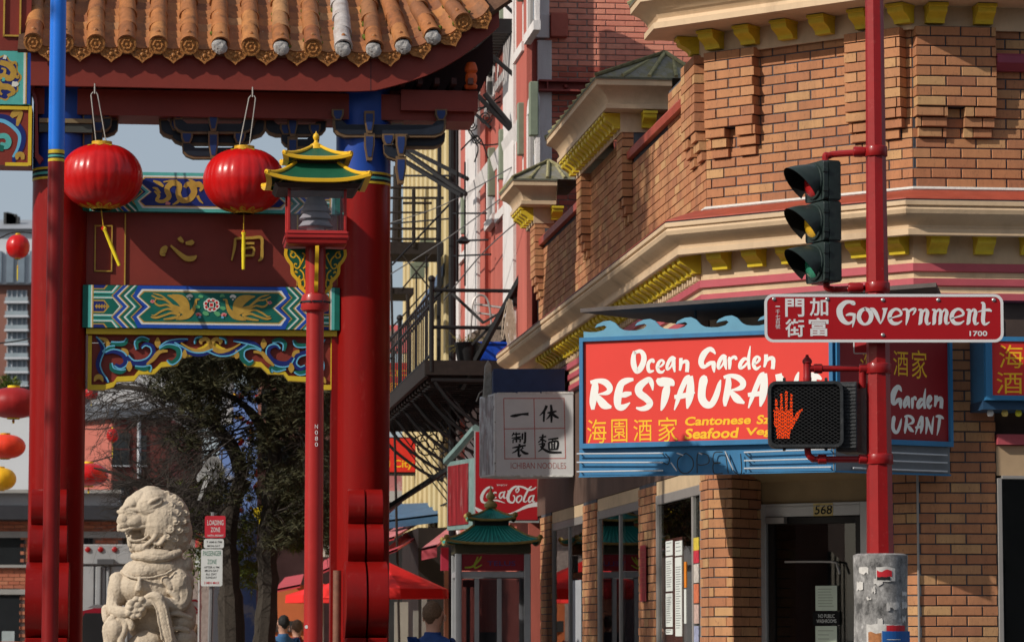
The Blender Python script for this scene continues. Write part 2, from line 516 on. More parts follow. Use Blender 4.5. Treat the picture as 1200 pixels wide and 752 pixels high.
def course(fr,a0,a1,h0,h1,n,off=0.0,skip=None,mtl=None,L=BL,H=BH,jt=BJ,out=None,wide=None):
 """running bond between a0..a1, aligned to a common grid"""
 k0 = int(math.floor((h0 + 1e-6) / H));k1 = int(math.floor((h1 + 1e-6) / H))
 for k in range(k0,k1):
  o = off + (L / 2 if k % 2 else 0)
  i = math.floor((a0 - o) / L)
  x = o + i * L
  while x < a1 - 1e-4:
   b0,b1 = max(x,a0),min(x + L,a1)
   x += L
   if b1 - b0 < 0.03: continue
   hh = k * H
   if skip and skip((b0 + b1) / 2,hh + H / 2): continue
   nn = n + random.uniform(-0.002,0.0025)
   (BRICKS if out is None else out).append((fr,b0,b1,hh,nn))
def px_area(fr,b0,b1,h,n,H=BH):
 p = [proj(fr.P(a,hh,n)) for a,hh in ((b0,h),(b1,h),(b1,h + H),(b0,h + H))]
 if max(q[0] for q in p) < 0 or min(q[0] for q in p) > 1200 or max(q[1] for q in p) < 0 or min(q[1] for q in p) > 752: return 0
 return abs(sum(p[i][0] * p[(i + 1) % 4][1] - p[(i + 1) % 4][0] * p[i][1] for i in range(4))) / 2
def lay(bricks,parent,mtl,mname,limit,hidden=None,H=BH,jt=BJ,dep=0.11,stuffname='brickwork'):
 rows = []
 for b in bricks:
  ar = px_area(*b,H=H)
  c = proj(b[0].P((b[1] + b[2]) / 2,b[3] + H / 2,b[4]))
  if hidden and hidden(c[0],c[1]): ar *= 0.001
  rows.append((ar,b))
 rows.sort(key=lambda r: -r[0])
 st = MB();cw = wloc(parent)
 for i,(ar,(fr,b0,b1,h,n)) in enumerate(rows):
  w = b1 - b0
  if i < limit and ar > 30:
   me = brick_mesh(round(w,2),mname,mtl,jt,H,dep)
   o = bpy.data.objects.new('brick',me);COL.objects.link(o)
   o.parent = parent
   o.location = fr.P((b0 + b1) / 2,h + jt / 2,n - dep) - cw
   o.rotation_euler = (0,0,fr.ang)
  else:
   j = jt / 2
   fr_ = fr;c = 0.003
   v = [fr.P(a,hh,nn) for nn in (n - dep,n) for (a,hh) in ((b0 + j,h + j),(b1 - j,h + j),(b1 - j,h + H - j),(b0 + j,h + H - j))]
   st.add(v,[(4,5,6,7),(0,1,5,4),(1,2,6,5),(2,3,7,6),(3,0,4,7)])
 if st.v: st.build(stuffname,mtl,parent,kind='stuff',sharp=None,normals=False)
# heights (m), read at the near vertical corner
Hc = lambda v,n=0.0: RF.H(1100,v,n)
hSeal = Hc(219);hBot2 = Hc(353)
hTopB = math.ceil(Hc(36) / BH) * BH
Z_CORN = hTopB
Z_SEAL = hSeal
# backing walls (mortar coloured) -------------------------------------------------
Wlen = 12.6
mb = MB()
TR = 0.012
Z0 = 0.0
b = MB()
IN = 0.35
# upper zone walls of the tower: W side 1.8 m, D, R
up0,up1 = Z_SEAL - 0.05,Z_CORN + 0.02
b.box(RF,0.0,7.0,up0,up1,-0.3,-TR + 0.002)
b.box(DF,0.0,DL,up0,up1,-0.3,-TR + 0.002)
b.box(WF,-1.85,0.0,up0,up1,-0.3,-TR + 0.002)
Z_COP = 5.97
aP2a,aP2b = WF.A(731,600),WF.A(739,600)
s_pier2 = -(29.0 - CL.y) / cos(GA);s_p2e = s_pier2 - 0.37
s_pier3 = -(31.75 - CL.y) / cos(GA);s_p3e = s_pier3 - 0.37
s_b3 = -(35.55 - CL.y) / cos(GA);s_b3e = s_b3 - 0.45
b.box(WF,s_pier2,-1.85,up0,Z_COP,-0.25,-TR + 0.002)
b.box(WF,s_p3e,s_pier2,up0,Z_CORN,-0.25,-TR + 0.002)
b.box(WF,s_b3,s_p3e,up0,Z_COP,-0.25,-TR + 0.002)
b.box(WF,s_b3e,s_b3,up0,Z_CORN,-0.25,-TR + 0.002)
b.build('wall',M_mortar,bld)
# bricks -------------------------------------------------------------------------
PN = 0.095
aD1 = DF.A(884,120,PN)
aD2 = DF.A(989,120,PN)
aR1 = RF.A(1169,120,PN)
hLegTop = RF.H(1110,128,PN);hLegBot = RF.H(1110,161,PN)
kT = round(hLegTop / BH);hLegTop = kT * BH;hLegBot = (kT - 3) * BH
Z_CT = Z_CORN
# plain fields
course(DF,-0.0,DL,Z_SEAL,Z_CT,0.0,off=0.05)
course(RF,0.0,7.0,Z_SEAL,Z_CT,0.0,off=0.02)
course(WF,-1.85,0.0,Z_SEAL,Z_CT,0.0,off=0.1)
course(WF,s_pier2,-1.85,Z_SEAL,Z_COP,0.0,off=0.1)
hRec = 5.75
rp0,rp1 = s_pier3 + 0.5,s_p2e - 0.35
course(WF,s_p3e,s_pier2,Z_SEAL,Z_CT,0.0,off=0.1)
course(WF,s_b3,s_p3e,Z_SEAL,Z_COP,0.0,off=0.1)
course(WF,s_b3e,s_b3,Z_SEAL,Z_CT,0.0,off=0.1)
solid = MB()
def pilaster(fr,a0,a1,off,legs=None,ext0=0.0,ext1=0.0):
 course(fr,a0,a1,hLegTop,Z_CT,PN,off=off)
 solid.box(fr,a0 + 0.03,a1 - 0.03,hLegTop + 0.004,Z_CORN,-0.01,PN - 0.012)
 # corbel legs stepping back below
 w = a1 - a0
 for i in range(3):
  nn = PN - 0.012 - 0.026 * i
  h = hLegTop - (i + 1) * BH
  ins = 0.012 * i
  for (x0,x1) in ((a0 + ins,a0 + w * 0.40),(a0 + w * 0.60,a1 - ins)):
   if legs == 'L' and x0 > a0 + w * 0.5: pass
   course(fr,x0,x1,h,h + BH,nn,off=off + (0.05 if i % 2 else 0.1))
   solid.box(fr,x0 + 0.03,x1 - 0.03,h + 0.012,h + BH - 0.001,-0.04,nn - 0.02)
pilaster(DF,0.045,aD1,0.045)
pilaster(DF,aD2,DL - 0.045,aD2)
pilaster(RF,0.005,aR1,0.005)
pilaster(RF,aR1 + 1.2,aR1 + 1.2 + 0.59,aR1)
pilaster(WF,-0.62,0.02,0.02)
pilaster(WF,s_p2e,s_pier2,s_pier2)
pilaster(WF,s_p3e,s_pier3,s_pier3)
pilaster(WF,s_b3e,s_b3,s_b3)
# end faces of pier 2 / 3 / box 3 towards the camera
EF = lambda s,n=0.0: Frame(WF.P(s,0,n).x,WF.P(s,0,n).y,GA)
for s_ in (s_pier2,s_pier3,s_b3):
 e = EF(s_,0)
 course(e,-PN,0.25,Z_COP + 0.03 if s_ != s_pier3 else hLegTop,Z_CT,0.0,off=0.02)
 solid.box(e,-PN + 0.03,0.22,Z_COP,Z_CORN,-0.3,-0.02)
 course(e,-PN,0.0,hLegTop,Z_COP + 0.03,0.0,off=0.02)
solid.box(WF,rp0,rp1,hRec - 1.0,hRec + 0.02,-0.055,-0.045)
solid.build_each('brick_core',1,M_mortar,bld)
# lower brick piers -----------------------------------------------------------------
ZL = 2.98
lowb = MB()
# R face: brick from corner to the shop window at u 1170, between signs up to the pink bands
aRw = RF.A(1168.5,600)
course(RF,0.0,aRw,0.0,Hc(353),0.0,off=0.02)
lowb.box(RF,0.0,aRw - 0.004,0.0,Hc(353),-0.3,-TR + 0.002)
# D pier left and right
aDl = DF.A(858.5,640);aDr = DF.A(1063,640)
aDr0 = DF.A(1023,640)
RV = Frame(DF.P(aDl,0).x,DF.P(aDl,0).y,DF.ang + pi / 2)
course(RV,0.0,0.40,0.0,ZL + 0.0,0.0,off=0.11)
course(DF,0.0,aDl,0.0,ZL + 0.3,0.0,off=0.05)
course(DF,aDr0,DL,0.0,ZL + 0.3,0.0,off=0.05)
lowb.box(DF,0.0,aDl - 0.05,0.0,ZL + 0.8,-0.6,-TR + 0.002)
lowb.box(DF,aDr0 + 0.004,DL,0.0,ZL + 0.8,-0.3,-TR + 0.002)
wa = lambda u: WF.A(u,640)
PIERS = [(wa(820),0.0),(wa(748),wa(767)),(wa(682.5),wa(698)),(wa(633),wa(645))]
for a0,a1 in PIERS:
 course(WF,a0,a1,0.0,ZL,0.0,off=0.1)
 lowb.box(WF,a0 + 0.012,a1 - 0.012,0.0,ZL,-0.5 if a1 < -0.1 else -0.18,-TR + 0.002)
 e = EF(a1)
 if a1 < -0.1:
  course(e,0.0,0.30,0.0,ZL,0.0,off=0.0)
lowb.build_each('pier_core',1,M_mortar,bld)
def hid(u,v):
 if 690 < u < 1112 and 345 < v < 560: return True
 if 1018 < u < 1046: return True
 if 896 < u < 1170 and 345 < v < 398: return True
 if 925 < u < 985 and 190 < v < 330: return True
 return False
lay(BRICKS,bld,M_brick,'ob',298,hid)
# cornices --------------------------------------------------------------------------
pathfull = [tuple(WF.P(-Wlen + 0.55,0).xy),tuple(CL),tuple(CR),tuple(RF.P(7.0,0).xy)]
def prof_mid():
 h = lambda v,n: RF.H(1100,v,n)
 pr = [(0.0,hSeal - 0.02,2),(0.012,hSeal - 0.03,2),(0.10,h(223,0.1),2),(0.34,h(231.5,0.34),2),(0.345,h(233,.345),1),
  (0.335,h(234,.335),1),(0.35,h(235,.35),0),(0.35,h(240,0.35),0),(0.33,h(241.5,.33),0),(0.345,h(245,.345),0),
  (0.335,h(250,.335),0),(0.30,h(255.5,.30),0),(0.26,h(260,.26),0),(0.235,h(264,.235),0),(0.232,h(267,.23),0),(0.245,h(268,.245),0),(0.245,h(275,.245),0),
  (0.235,h(276.5,.235),0),(0.035,h(277.5,.035) + 0.012,0),(0.03,h(308,.03),0),(0.06,h(308.5,.06),3),(0.06,h(317.5,.06),3),(0.035,h(319,.035),0),
  (0.032,h(325,.03),0),(0.05,h(326,.05),3),(0.05,h(334,.05),3),(0.028,h(336,.03),0),(0.026,h(342,.026),0),(0.04,h(343,.04),3),(0.04,h(351,.04),3),(0.0,h(353,.0),3),(-0.1,h(353,0),3)]
 return pr
PM = prof_mid()
mbc = MB();mbc.sweep(pathfull,PM)
mbc.build('cornice',[M_cream,mat('drip_edge',(0.13,0.11,0.10),0.6,0.2,9),M_flash,M_pink],bld,sharp=28)
# white sealant bead above the flashing
sl = MB()
sl.sweep([tuple(WF.P(-0.35,0).xy),tuple(CL),tuple(CR),tuple(RF.P(7,0).xy)],[(0.0,hSeal + 0.002),(0.010,hSeal + 0.0),(0.022,hSeal - 0.018),(0.015,hSeal - 0.026)])
sl.build('sealant_bead',M_white_seal,bld)
def upper_prof(z,k=1.0):
 return [(0.02,z - 0.02,0),(0.04,z - 0.02,0),(0.04,z + 0.155 * k,0),(0.30,z + 0.165 * k,0),(0.42,z + 0.162 * k,0),(0.44,z + 0.168 * k,0),(0.44,z + 0.215 * k,0),
   (0.41,z + 0.222 * k,0),(0.40,z + 0.25 * k,0),(0.43,z + 0.30 * k,0),(0.48,z + 0.34 * k,0),(0.535,z + 0.365 * k,0),(0.55,z + 0.37 * k,0),(0.55,z + 0.42 * k,0),(0.56,z + 0.423 * k,1),(0.56,z + 0.445 * k,1),
   (0.0,z + 0.75,2),(-0.3,z + 0.75,2)]
UPM = [M_cream,mat('weathered_edge',(0.12,0.12,0.085),0.9,0.3,20,grime=0.5,gs=30),M_moss]
mbc = MB()
mbc.sweep([tuple(WF.P(-0.30,0).xy),tuple(CL),tuple(CR),tuple(RF.P(1.02,0).xy)],upper_prof(Z_CORN))
# stub end of the corner cornice (right), plus roof slab
mbc.build('cornice',UPM,bld,sharp=28)
# standing seams on the skirt roof
sm = MB()
def seams(fr,a0,a1,z,step,h=0.75,n0=0.57,n1=0.0,hz=0.445):
 a = a0 + step / 2
 while a < a1:
  sm.tube([fr.P(a,z + hz + 0.01,n0),fr.P(a,z + h + 0.02,n1)],0.018,6)
  a += step
seams(DF,-0.15,DL + 0.1,Z_CORN,0.21)
seams(WF,-0.4,0.3,Z_CORN,0.21)
seams(RF,0,1.0,Z_CORN,0.21)
# caps of box 2 and box 3: hipped mossy roofs with cream cornices
def box_cap(sa,sb,n_in,z,over=0.27,rise=0.42,nm_=None):
 # plan loop around a block n in [-n_in, PN], s in [sb, sa]
 P = lambda s,n: tuple(WF.P(s,0,n).xy)
 loop = [P(sb,-n_in),P(sb,PN),P(sa,PN),P(sa,-n_in)]
 # build as sweep over back-left, left(W), front(end), right
 path = [loop[1],loop[2],loop[3]]
 pr = [(0.0,z - 0.02,0),(0.012,z - 0.02,0),(0.015,z + 0.155,0),(0.16,z + 0.165,0),(0.17,z + 0.17,0),(0.17,z + 0.21,0),(0.15,z + 0.217,0),(0.15,z + 0.245,0),(0.17,z + 0.29,0),
  (0.21,z + 0.33,0),(0.26,z + 0.36,0),(0.27,z + 0.365,0),(0.27,z + 0.41,0),(0.28,z + 0.415,1),(0.28,z + 0.435,1)]
 pr = [(n * over / 0.27,h,m) for n,h,m in pr]
 m = MB()
 ext = [loop[0],loop[1],loop[2],loop[3],loop[0]]
 m.sweep([loop[0],loop[1],loop[2],loop[3]],pr)
 m.build('cornice',UPM,bld,sharp=28)
 # hip roof
 o = over + 0.01
 A = WF.P(sb - o,z + 0.436,-n_in - o);Bq = WF.P(sb - o,z + 0.436,PN + o);C_ = WF.P(sa + o,z + 0.436,PN + o);D_ = WF.P(sa + o,z + 0.436,-n_in - o)
 nm = (PN - n_in) / 2 if nm_ is None else nm_
 r0 = WF.P(sb + 0.15,z + 0.436 + rise,nm);r1 = WF.P(sa - 0.05,z + 0.436 + rise,nm - 0.05)
 rf = MB();rf.quad([Bq,C_,r1,r0]);rf.quad([C_,D_,r1]);rf.quad([D_,A,r0,r1]);rf.quad([A,Bq,r0]);rf.quad([A,D_,C_,Bq])
 for (e0,e1,t0,t1,kk) in ((C_,D_,r1,r1,4),(Bq,C_,r0,r1,12)):
  for i in range(kk + 1):
   t = (i + 0.0) / kk
   p = e0.lerp(e1,t);q = t0.lerp(t1,t)
   if kk == 4: q = r1 + (e1 - e0) * (t - 0.5) * 0.42
   up = Vector((0,0,0.014))
   if kk == 4 and 0 < i < kk: q = p.lerp(r1,0.93) if False else p.lerp(r1 + (e1 - e0) * (t - 0.5) * 0.3 - Vector((0,0,rise * abs(t - 0.5) * 0.55)),0.95)
   elif kk == 4: q = r1
   rf.tube([p + up,q + up],0.019,6,mi=1)
 rf.build('mossy_roof',[M_moss,mat('mossy_seam',(0.30,0.27,0.14),0.9,0.3,15,0.4,60,grime=0.5,gs=20)],bld)
box_cap(s_pier2,s_p3e,0.32,Z_CORN,0.27,0.28,-0.26)
box_cap(s_b3,s_b3e - 0.3,0.12,Z_CORN,0.27,0.24)
# red copings
cp = [(0.0,-0.03),(0.05,-0.03),(0.055,0.03),(0.02,0.075),(-0.25,0.08),(-0.25,-0.03)]
for (x0,x1) in ((s_pier2,-0.62),(s_b3,s_p3e)):
 m = MB();m.sweep([tuple(WF.P(x0,0).xy),tuple(WF.P(x1,0).xy)],[(n,Z_COP + h) for n,h in cp]);m.build('coping',M_flash,bld)
# end-face friezes under box caps
# brackets --------------------------------------------------------------------------
def bracket_mesh(w,hgt,dep):
 """S-curved modillion: origin at its top centre on the wall; out = -y"""
 pr = [(0,0),(-dep,0),(-dep,-0.16 * hgt),(-dep * 0.93,-0.2 * hgt)]
 # lower outline: convex nose then concave sweep back to the wall
 pts = catmull([(dep * 0.93,0.22),(dep * 0.88,0.45),(dep * 0.62,0.62),(dep * 0.42,0.80),(dep * 0.36,1.0)],4)
 pr += [(-x,-y * hgt) for x,y in pts] + [(0,-hgt)]
 k = len(pr)
 vs = [(-w / 2,y,z) for y,z in pr] + [(w / 2,y,z) for y,z in pr]
 fs = [tuple(range(k)),tuple(range(2 * k - 1,k - 1,-1))] + [(i,k + i,k + (i + 1) % k,(i + 1) % k) for i in range(k)]
 c = 0.006
 # head slab slightly wider
 b0 = len(vs)
 x0,x1,y0,y1,z0,z1 = -w / 2 - c,w / 2 + c,-dep - c,0,-0.16 * hgt,0.0
 vs += [(x,y,z) for x in (x0,x1) for y in (y0,y1) for z in (z0,z1)]
 fs += [tuple(b0 + i for i in q) for q in ((0,1,3,2),(4,6,7,5),(0,4,5,1),(2,3,7,6),(0,2,6,4),(1,5,7,3))]
 me = bpy.data.meshes.new('bracket');me.from_pydata(vs,[],fs);me.materials.append(M_yellow)
 bm = bmesh.new();bm.from_mesh(me);bmesh.ops.recalc_face_normals(bm,faces=bm.faces);bm.to_mesh(me);bm.free()
 me.polygons.foreach_set('use_smooth',[True] * len(me.polygons));me.set_sharp_from_angle(angle=RAD(32))
 return me
bmid = bracket_mesh(0.14,0.140,0.155);bup = bracket_mesh(0.14,0.135,0.17);bside = bracket_mesh(0.12,0.14,0.15)
bwst = bracket_mesh(0.13,0.145,0.185)
def put(me,fr,a,h,n,name='bracket'):
 o = bpy.data.objects.new(name,me);COL.objects.link(o);o.parent = bld
 o.location = fr.P(a,h,n) - bw;o.rotation_euler = (0,0,fr.ang)
 WL[o.name] = Vector((0,0,0))
hm = RF.H(1100,277.5,.035) + 0.008
for i,u in enumerate((1100,1154.5,1209)): put(bmid,RF,RF.A(u,290,0.12),hm,0.034)
for u in (841,882,922,962,1004,1049): put(bmid,DF,DF.A(u,300,0.12),hm,0.034)
i = 0
a = -0.12
while a > -9.6:
 put(bwst,WF,a,hm,0.034);a -= 0.245
hu = Z_CORN + 0.155
for u in (1100,1157): put(bup,RF,RF.A(u,20,0.2),hu,0.04)
for u in (826,868,912,956,1003,1049): put(bup,DF,DF.A(u,50,0.2),hu,0.04)
for a in (-0.13,): put(bup,WF,a,hu,0.04)
for (sa,sb) in ((s_pier2,s_p3e),(s_b3,s_b3e - 0.3)):
 a = sa - 0.08
 while a > sb: put(bside,WF,a,hu,PN + 0.014);a -= 0.215
 e = EF(sa,0)
 put(bside,e,0.14,hu,0.014)
sm.build_each('roof_seam',1,mat('mossy_seam',(0.3,0.27,0.14)),bld)
# dentil strip along W under the mid cornice
dn = MB()
a = -0.1
while a > -9.6:
 dn.box(WF,a - 0.06,a,hm - 0.20,hm - 0.15,0.03,0.07);a -= 0.1225
dn.build('dentils',M_cream,bld,kind='stuff',sharp=None)
# flat roofs / bodies to close the volume ---------------------------------------------
body = MB()
Pw = lambda s,n: tuple(WF.P(s,0,n).xy)
inner = [Pw(-12.3,-0.3),Pw(0,-0.3),tuple((DF.P(DL,0,-0.3)).xy),tuple(RF.P(7,0,-0.3).xy),tuple((RF.P(7,0,-0.3) + D1 * 11.0).xy),Pw(-12.3,-8)]
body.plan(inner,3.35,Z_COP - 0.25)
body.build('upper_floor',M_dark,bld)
# entablature band above the storefront on W (cream, behind signs)
eb = MB()
ew = MB();ew.box(WF,-Wlen + 0.55,-0.02,ZL + 0.002,Hc(353) + 0.01,-0.3,-0.012)
ew.build('side_fascia_board',mat('dark_brown_board',(0.10,0.06,0.045),0.7,0.2,4,streak=True),bld)
eb.box(DF,0.02,DL,ZL + 0.302,Hc(353) + 0.01,-0.3,-0.012)
eb.build('fascia_board',M_cream,bld)
# shop fronts (parts of the brick building)
def part_box(name,fr,a0,a1,h0,h1,n0,n1,m,par=bld,bevel=0.0,**k):
 mb = MB();mb.box(fr,a0,a1,h0,h1,n0,n1);return mb.build(name,m,par,bevel=bevel,**k)
ZH = ZL
M_sill = mat('cream_header',(0.50,0.37,0.23),0.6,0.08,5,grime=0.3,gs=4,gcol=(0.2,0.15,0.1,1))
M_doc = mat('posted_paper',(0.62,0.64,0.60),0.7,0.05,20)
M_docg = mat('pale_green_paper',(0.55,0.62,0.50),0.7,0.05,20)
M_print = mat('grey_print',(0.20,0.20,0.20),0.7,0.2,50)
M_bwood = mat('brown_backing',(0.12,0.04,0.03),0.6,0.2,10)
def window(a0,a1,n_glass,mull=(),z1=ZH,z0=0.45,jamb=0.06):
 f = MB()
 f.box(WF,a0,a0 + jamb,z0,z1 - 0.12,n_glass - 0.06,n_glass + 0.025)
 f.box(WF,a1 - jamb,a1,z0,z1 - 0.12,n_glass - 0.06,n_glass + 0.025)
 f.box(WF,a0 + jamb,a1 - jamb,z1 - 0.20,z1 - 0.121,n_glass - 0.05,n_glass + 0.02)
 for m_ in mull: f.box(WF,m_ - 0.02,m_ + 0.02,z0,z1 - 0.201,n_glass - 0.05,n_glass + 0.02)
 w = f.build('window',M_alu,bld,bevel=0.004)
 g = MB();g.box(WF,a0 + jamb + 0.001,a1 - jamb - 0.001,z0,z1 - 0.202,n_glass - 0.004,n_glass + 0.004)
 for m_ in (): pass
 g.build('pane',M_glass,w)
 part_box('window_header',WF,a0,a1,z1 - 0.12,z1 - 0.002,-0.35,-0.02,M_sill)
 part_box('stall_riser',WF,a0,a1,0.0,z0,-0.35,-0.08,M_bwood)
 return w
wins = []
w1 = window(PIERS[1][1],PIERS[0][0],-0.035,(wa(808.5),))
w2 = window(PIERS[2][1],PIERS[1][0],-0.04,(wa(723),))
w3 = window(PIERS[3][1],PIERS[2][0],-0.04,(wa(664),))
# posted menus inside the first window
def leaf(par,fr,u0,u1,v0,v1,n,m,name='poster',lines=0,lm=None):
 a0,h1 = fr.px(u0,v0,n);a1,h0 = fr.px(u1,v1,n)
 mb = MB();mb.box(fr,a0,a1,h0,h1,n - 0.003,n)
 for i in range(lines):
  h = h1 - (h1 - h0) * (0.12 + 0.8 * i / lines)
  mb.box(fr,a0 + (a1 - a0) * 0.12,a0 + (a1 - a0) * random.uniform(0.6,0.9),h - 0.006,h,n,n + 0.0008,1)
 return mb.build(name,[m,lm or M_print],par)
for (u0,u1,v0,v1,l) in ((780,788,634,650,3),(791,799,634,650,3),(780,788,653,692,12),(791,799,653,745,26),(780,788,695,734,12),(780,788,736.5,743,2)):
 leaf(w1,WF,u0,u1,v0,v1,-0.026,M_doc,'menu_page',l)
leaf(w1,WF,779,800,632,752,-0.031,M_bwood,'menu_board')
for (u0,u1,v0,v1,c) in ((812.5,818.5,630,644,(0.6,0.45,0.05)),(812.5,818.5,645,659,(0.5,0.03,0.05)),(812.5,818.5,661,682,(0.5,0.45,0.40)),(812.5,818.5,684,706,(0.55,0.15,0.07)),(812.5,818.5,708,730,(0.5,0.35,0.3)),(812.5,818.5,733,752,(0.3,0.32,0.45))):
 leaf(w1,WF,u0,u1,v0,v1,-0.026,mat('poster_%d' % int(v0),c,0.6,0.35,25),'window_poster')
leaf(w1,WF,801.5,804,658,688,-0.026,mat('orange_strip',(0.7,0.22,0.02),0.5),'sticker')
leaf(w1,WF,801.5,804,690,730,-0.026,M_doc,'sticker')
leaf(w3,WF,671,681,680,752,-0.030,mat('grey_board',(0.35,0.36,0.38),0.6,0.1,6),'board')
# dark room behind the glass, floor and back wall; warm clutter
room = MB()
rp = lambda s,n: tuple(WF.P(s,0,n).xy)
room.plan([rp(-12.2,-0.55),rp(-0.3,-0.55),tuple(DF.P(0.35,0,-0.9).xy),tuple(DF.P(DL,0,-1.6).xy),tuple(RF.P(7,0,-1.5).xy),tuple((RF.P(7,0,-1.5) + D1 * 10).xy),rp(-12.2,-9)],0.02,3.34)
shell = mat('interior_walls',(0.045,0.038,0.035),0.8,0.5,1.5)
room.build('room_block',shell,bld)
# goods standing in the windows
cl = MB()
for i in range(46):
 a = random.uniform(wa(700),wa(745)) if i % 2 else random.uniform(wa(646),wa(681))
 z = random.uniform(0.5,2.2);s_ = random.uniform(0.04,0.11)
 cl.box(WF,a,a + s_,z,z + s_ * random.uniform(0.6,2.2),-0.20,-0.12,random.randrange(4))
cl.build('window_goods',[mat('goods_%d' % i,c,0.5,0.3,20) for i,c in enumerate(((0.30,0.03,0.04),(0.35,0.25,0.04),(0.04,0.10,0.2),(0.3,0.28,0.25)))],bld,kind='stuff')
# red hanging panel on the pier
leaf(bld,WF,750,757,639,704,0.02,mat('dark_red_board',(0.30,0.03,0.035),0.5,0.15,10),'wall_plaque',9,mat('plaque_gold',(0.3,0.12,0.05),0.5))
# corner door 568, set back in the chamfer
nd = -0.42
DF2 = DF
dl,dr = DF.A(889,650,nd),DF.A(1021,650,nd)
zd1 = DF.H(950,589,nd);zg1 = DF.H(950,604.5,nd)
fr_ = MB()
fr_.box(DF,dl,dl + 0.085,0.02,zd1,nd - 0.06,nd + 0.03);fr_.box(DF,dr - 0.08,dr,0.02,zd1,nd - 0.06,nd + 0.03);fr_.box(DF,dl + 0.085,dr - 0.08,zg1 + 0.0,zd1,nd - 0.06,nd + 0.028)
fr_.box(DF,dl + 0.085,dr - 0.08,zd1 - 0.03,zd1 - 0.022,nd + 0.028,nd + 0.034)
dfo = fr_.build('door_frame',mat('pale_aluminium',(0.50,0.49,0.47),0.4,0.05,6,metal=0.3),bld,bevel=0.004)
door = MB()
x0,x1 = dl + 0.09,dr - 0.085
door.box(DF,x0,x0 + 0.055,0.03,zg1 - 0.005,nd - 0.04,nd);door.box(DF,x1 - 0.055,x1,0.03,zg1 - 0.005,nd - 0.04,nd)
door.box(DF,x0 + 0.055,x1 - 0.055,zg1 - 0.06,zg1 - 0.005,nd - 0.04,nd);door.box(DF,x0 + 0.055,x1 - 0.055,0.03,0.25,nd - 0.04,nd)
dd = door.build('door',mat('dark_bronze',(0.025,0.022,0.02),0.4,0.1,8,metal=0.3),bld,bevel=0.003)
g = MB();g.box(DF,x0 + 0.056,x1 - 0.056,0.25,zg1 - 0.061,nd - 0.022,nd - 0.016);g.build('pane',M_glass,dd)
b_ = MB();b_.box(DF,dl - 0.1,dr + 0.2,0.02,zd1 + 0.1,nd - 0.9,nd - 0.85);b_.build('door_backdrop_wall',M_dark,bld)
mb = MB();a0,h1 = DF.px(899,606,nd + 0.02);a1,h0 = DF.px(921,613,nd + 0.02);mb.box(DF,a0,a1,h0,h1,nd - 0.0,nd + 0.05);mb.build('door_closer',M_alu,dd,bevel=0.003)
mb = MB();P3 = [DF.P(*DF.px(u,v,nd + 0.05),nd + 0.05) for u,v in ((920,658),(974,658),(981,663),(984,672))];mb.tube(catmull([tuple(p) for p in P3],4),0.009,8);mb.build('push_bar',M_alu,dd)
for (v0,v1) in ((686,715),(733,775)):
 leaf(dd,DF,955.5,981,v0,v1,nd - 0.002,M_docg,'notice',7,mat('green_print',(0.32,0.36,0.28),0.7))
leaf(dd,DF,952.5,984,716,731.5,nd + 0.002,M_black if 'matt_black' in MATS else mat('matt_black',(0.006,0.006,0.006),0.9,0.2,10),'notice_plate')
mb = MB();ptext(mb,DF,'NO PUBLIC',959,719,978,723.5,nd + 0.0045);ptext(mb,DF,'WASHROOMS',957,725,980,729.3,nd + 0.0045);mb.build('notice_lettering',M_doc,dd,sharp=None)
leaf(dfo,DF,953,976,589.5,603.8,nd + 0.032,mat('gold_number_ground',(0.62,0.47,0.18),0.5,0.1,20),'number_plate')
mb = MB();ptext(mb,DF,'568',954.5,591,974.5,602.5,nd + 0.0335,0,0.012,0.12);mb.build('number_lettering',mat('black_print',(0.015,0.015,0.015),0.6,0.1,8),dfo,sharp=None)
# soffit over the door and its sloping cream face
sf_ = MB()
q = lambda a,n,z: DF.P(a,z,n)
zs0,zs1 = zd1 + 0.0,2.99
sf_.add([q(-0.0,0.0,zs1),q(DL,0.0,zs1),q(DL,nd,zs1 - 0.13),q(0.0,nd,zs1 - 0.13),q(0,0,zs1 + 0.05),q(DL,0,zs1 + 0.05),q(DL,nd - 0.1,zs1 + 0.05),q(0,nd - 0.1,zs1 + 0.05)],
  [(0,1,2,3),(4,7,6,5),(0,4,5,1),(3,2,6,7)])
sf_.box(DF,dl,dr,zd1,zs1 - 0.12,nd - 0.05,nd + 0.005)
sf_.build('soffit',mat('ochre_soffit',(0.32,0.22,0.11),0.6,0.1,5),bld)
# reveal walls of the recess
part_box('recess_wall',DF,aDr0 + 0.02,dr + 0.30,0.0,ZL,nd - 0.5,-0.12,M_mortar)
# conduit up the right corner
mb = MB();mb.tube([RF.P(0.0,0.0,0.012),RF.P(0.0,2.95,0.012)],0.009,8);mb.build('conduit',M_alu,bld)
# right street side: window and awning right of the brick
aw = RF.A(1168.5,600)
f = MB();f.box(RF,aw,aw + 0.035,0.0,RF.H(1172,560),-0.10,0.02);f.box(RF,aw + 0.035,7.0,RF.H(1172,561),RF.H(1172,557),-0.10,0.02)
wr = f.build('window',M_alu,bld,bevel=0.003)
g = MB();g.box(RF,aw + 0.036,7.0,0.0,RF.H(1172,561),-0.06,-0.055);g.build('pane',M_glass,wr)
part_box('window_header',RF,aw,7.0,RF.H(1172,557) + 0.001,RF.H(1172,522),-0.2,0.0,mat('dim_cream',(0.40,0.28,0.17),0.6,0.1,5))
part_box('pink_band',RF,aw,7.0,RF.H(1172,521),RF.H(1172,509),-0.2,0.05,M_pink)
part_box('dark_panel',RF,aw,7.0,RF.H(1172,508.5),Hc(353),-0.2,-0.05,mat('dark_brown_panel',(0.07,0.045,0.035),0.7,0.2,4))
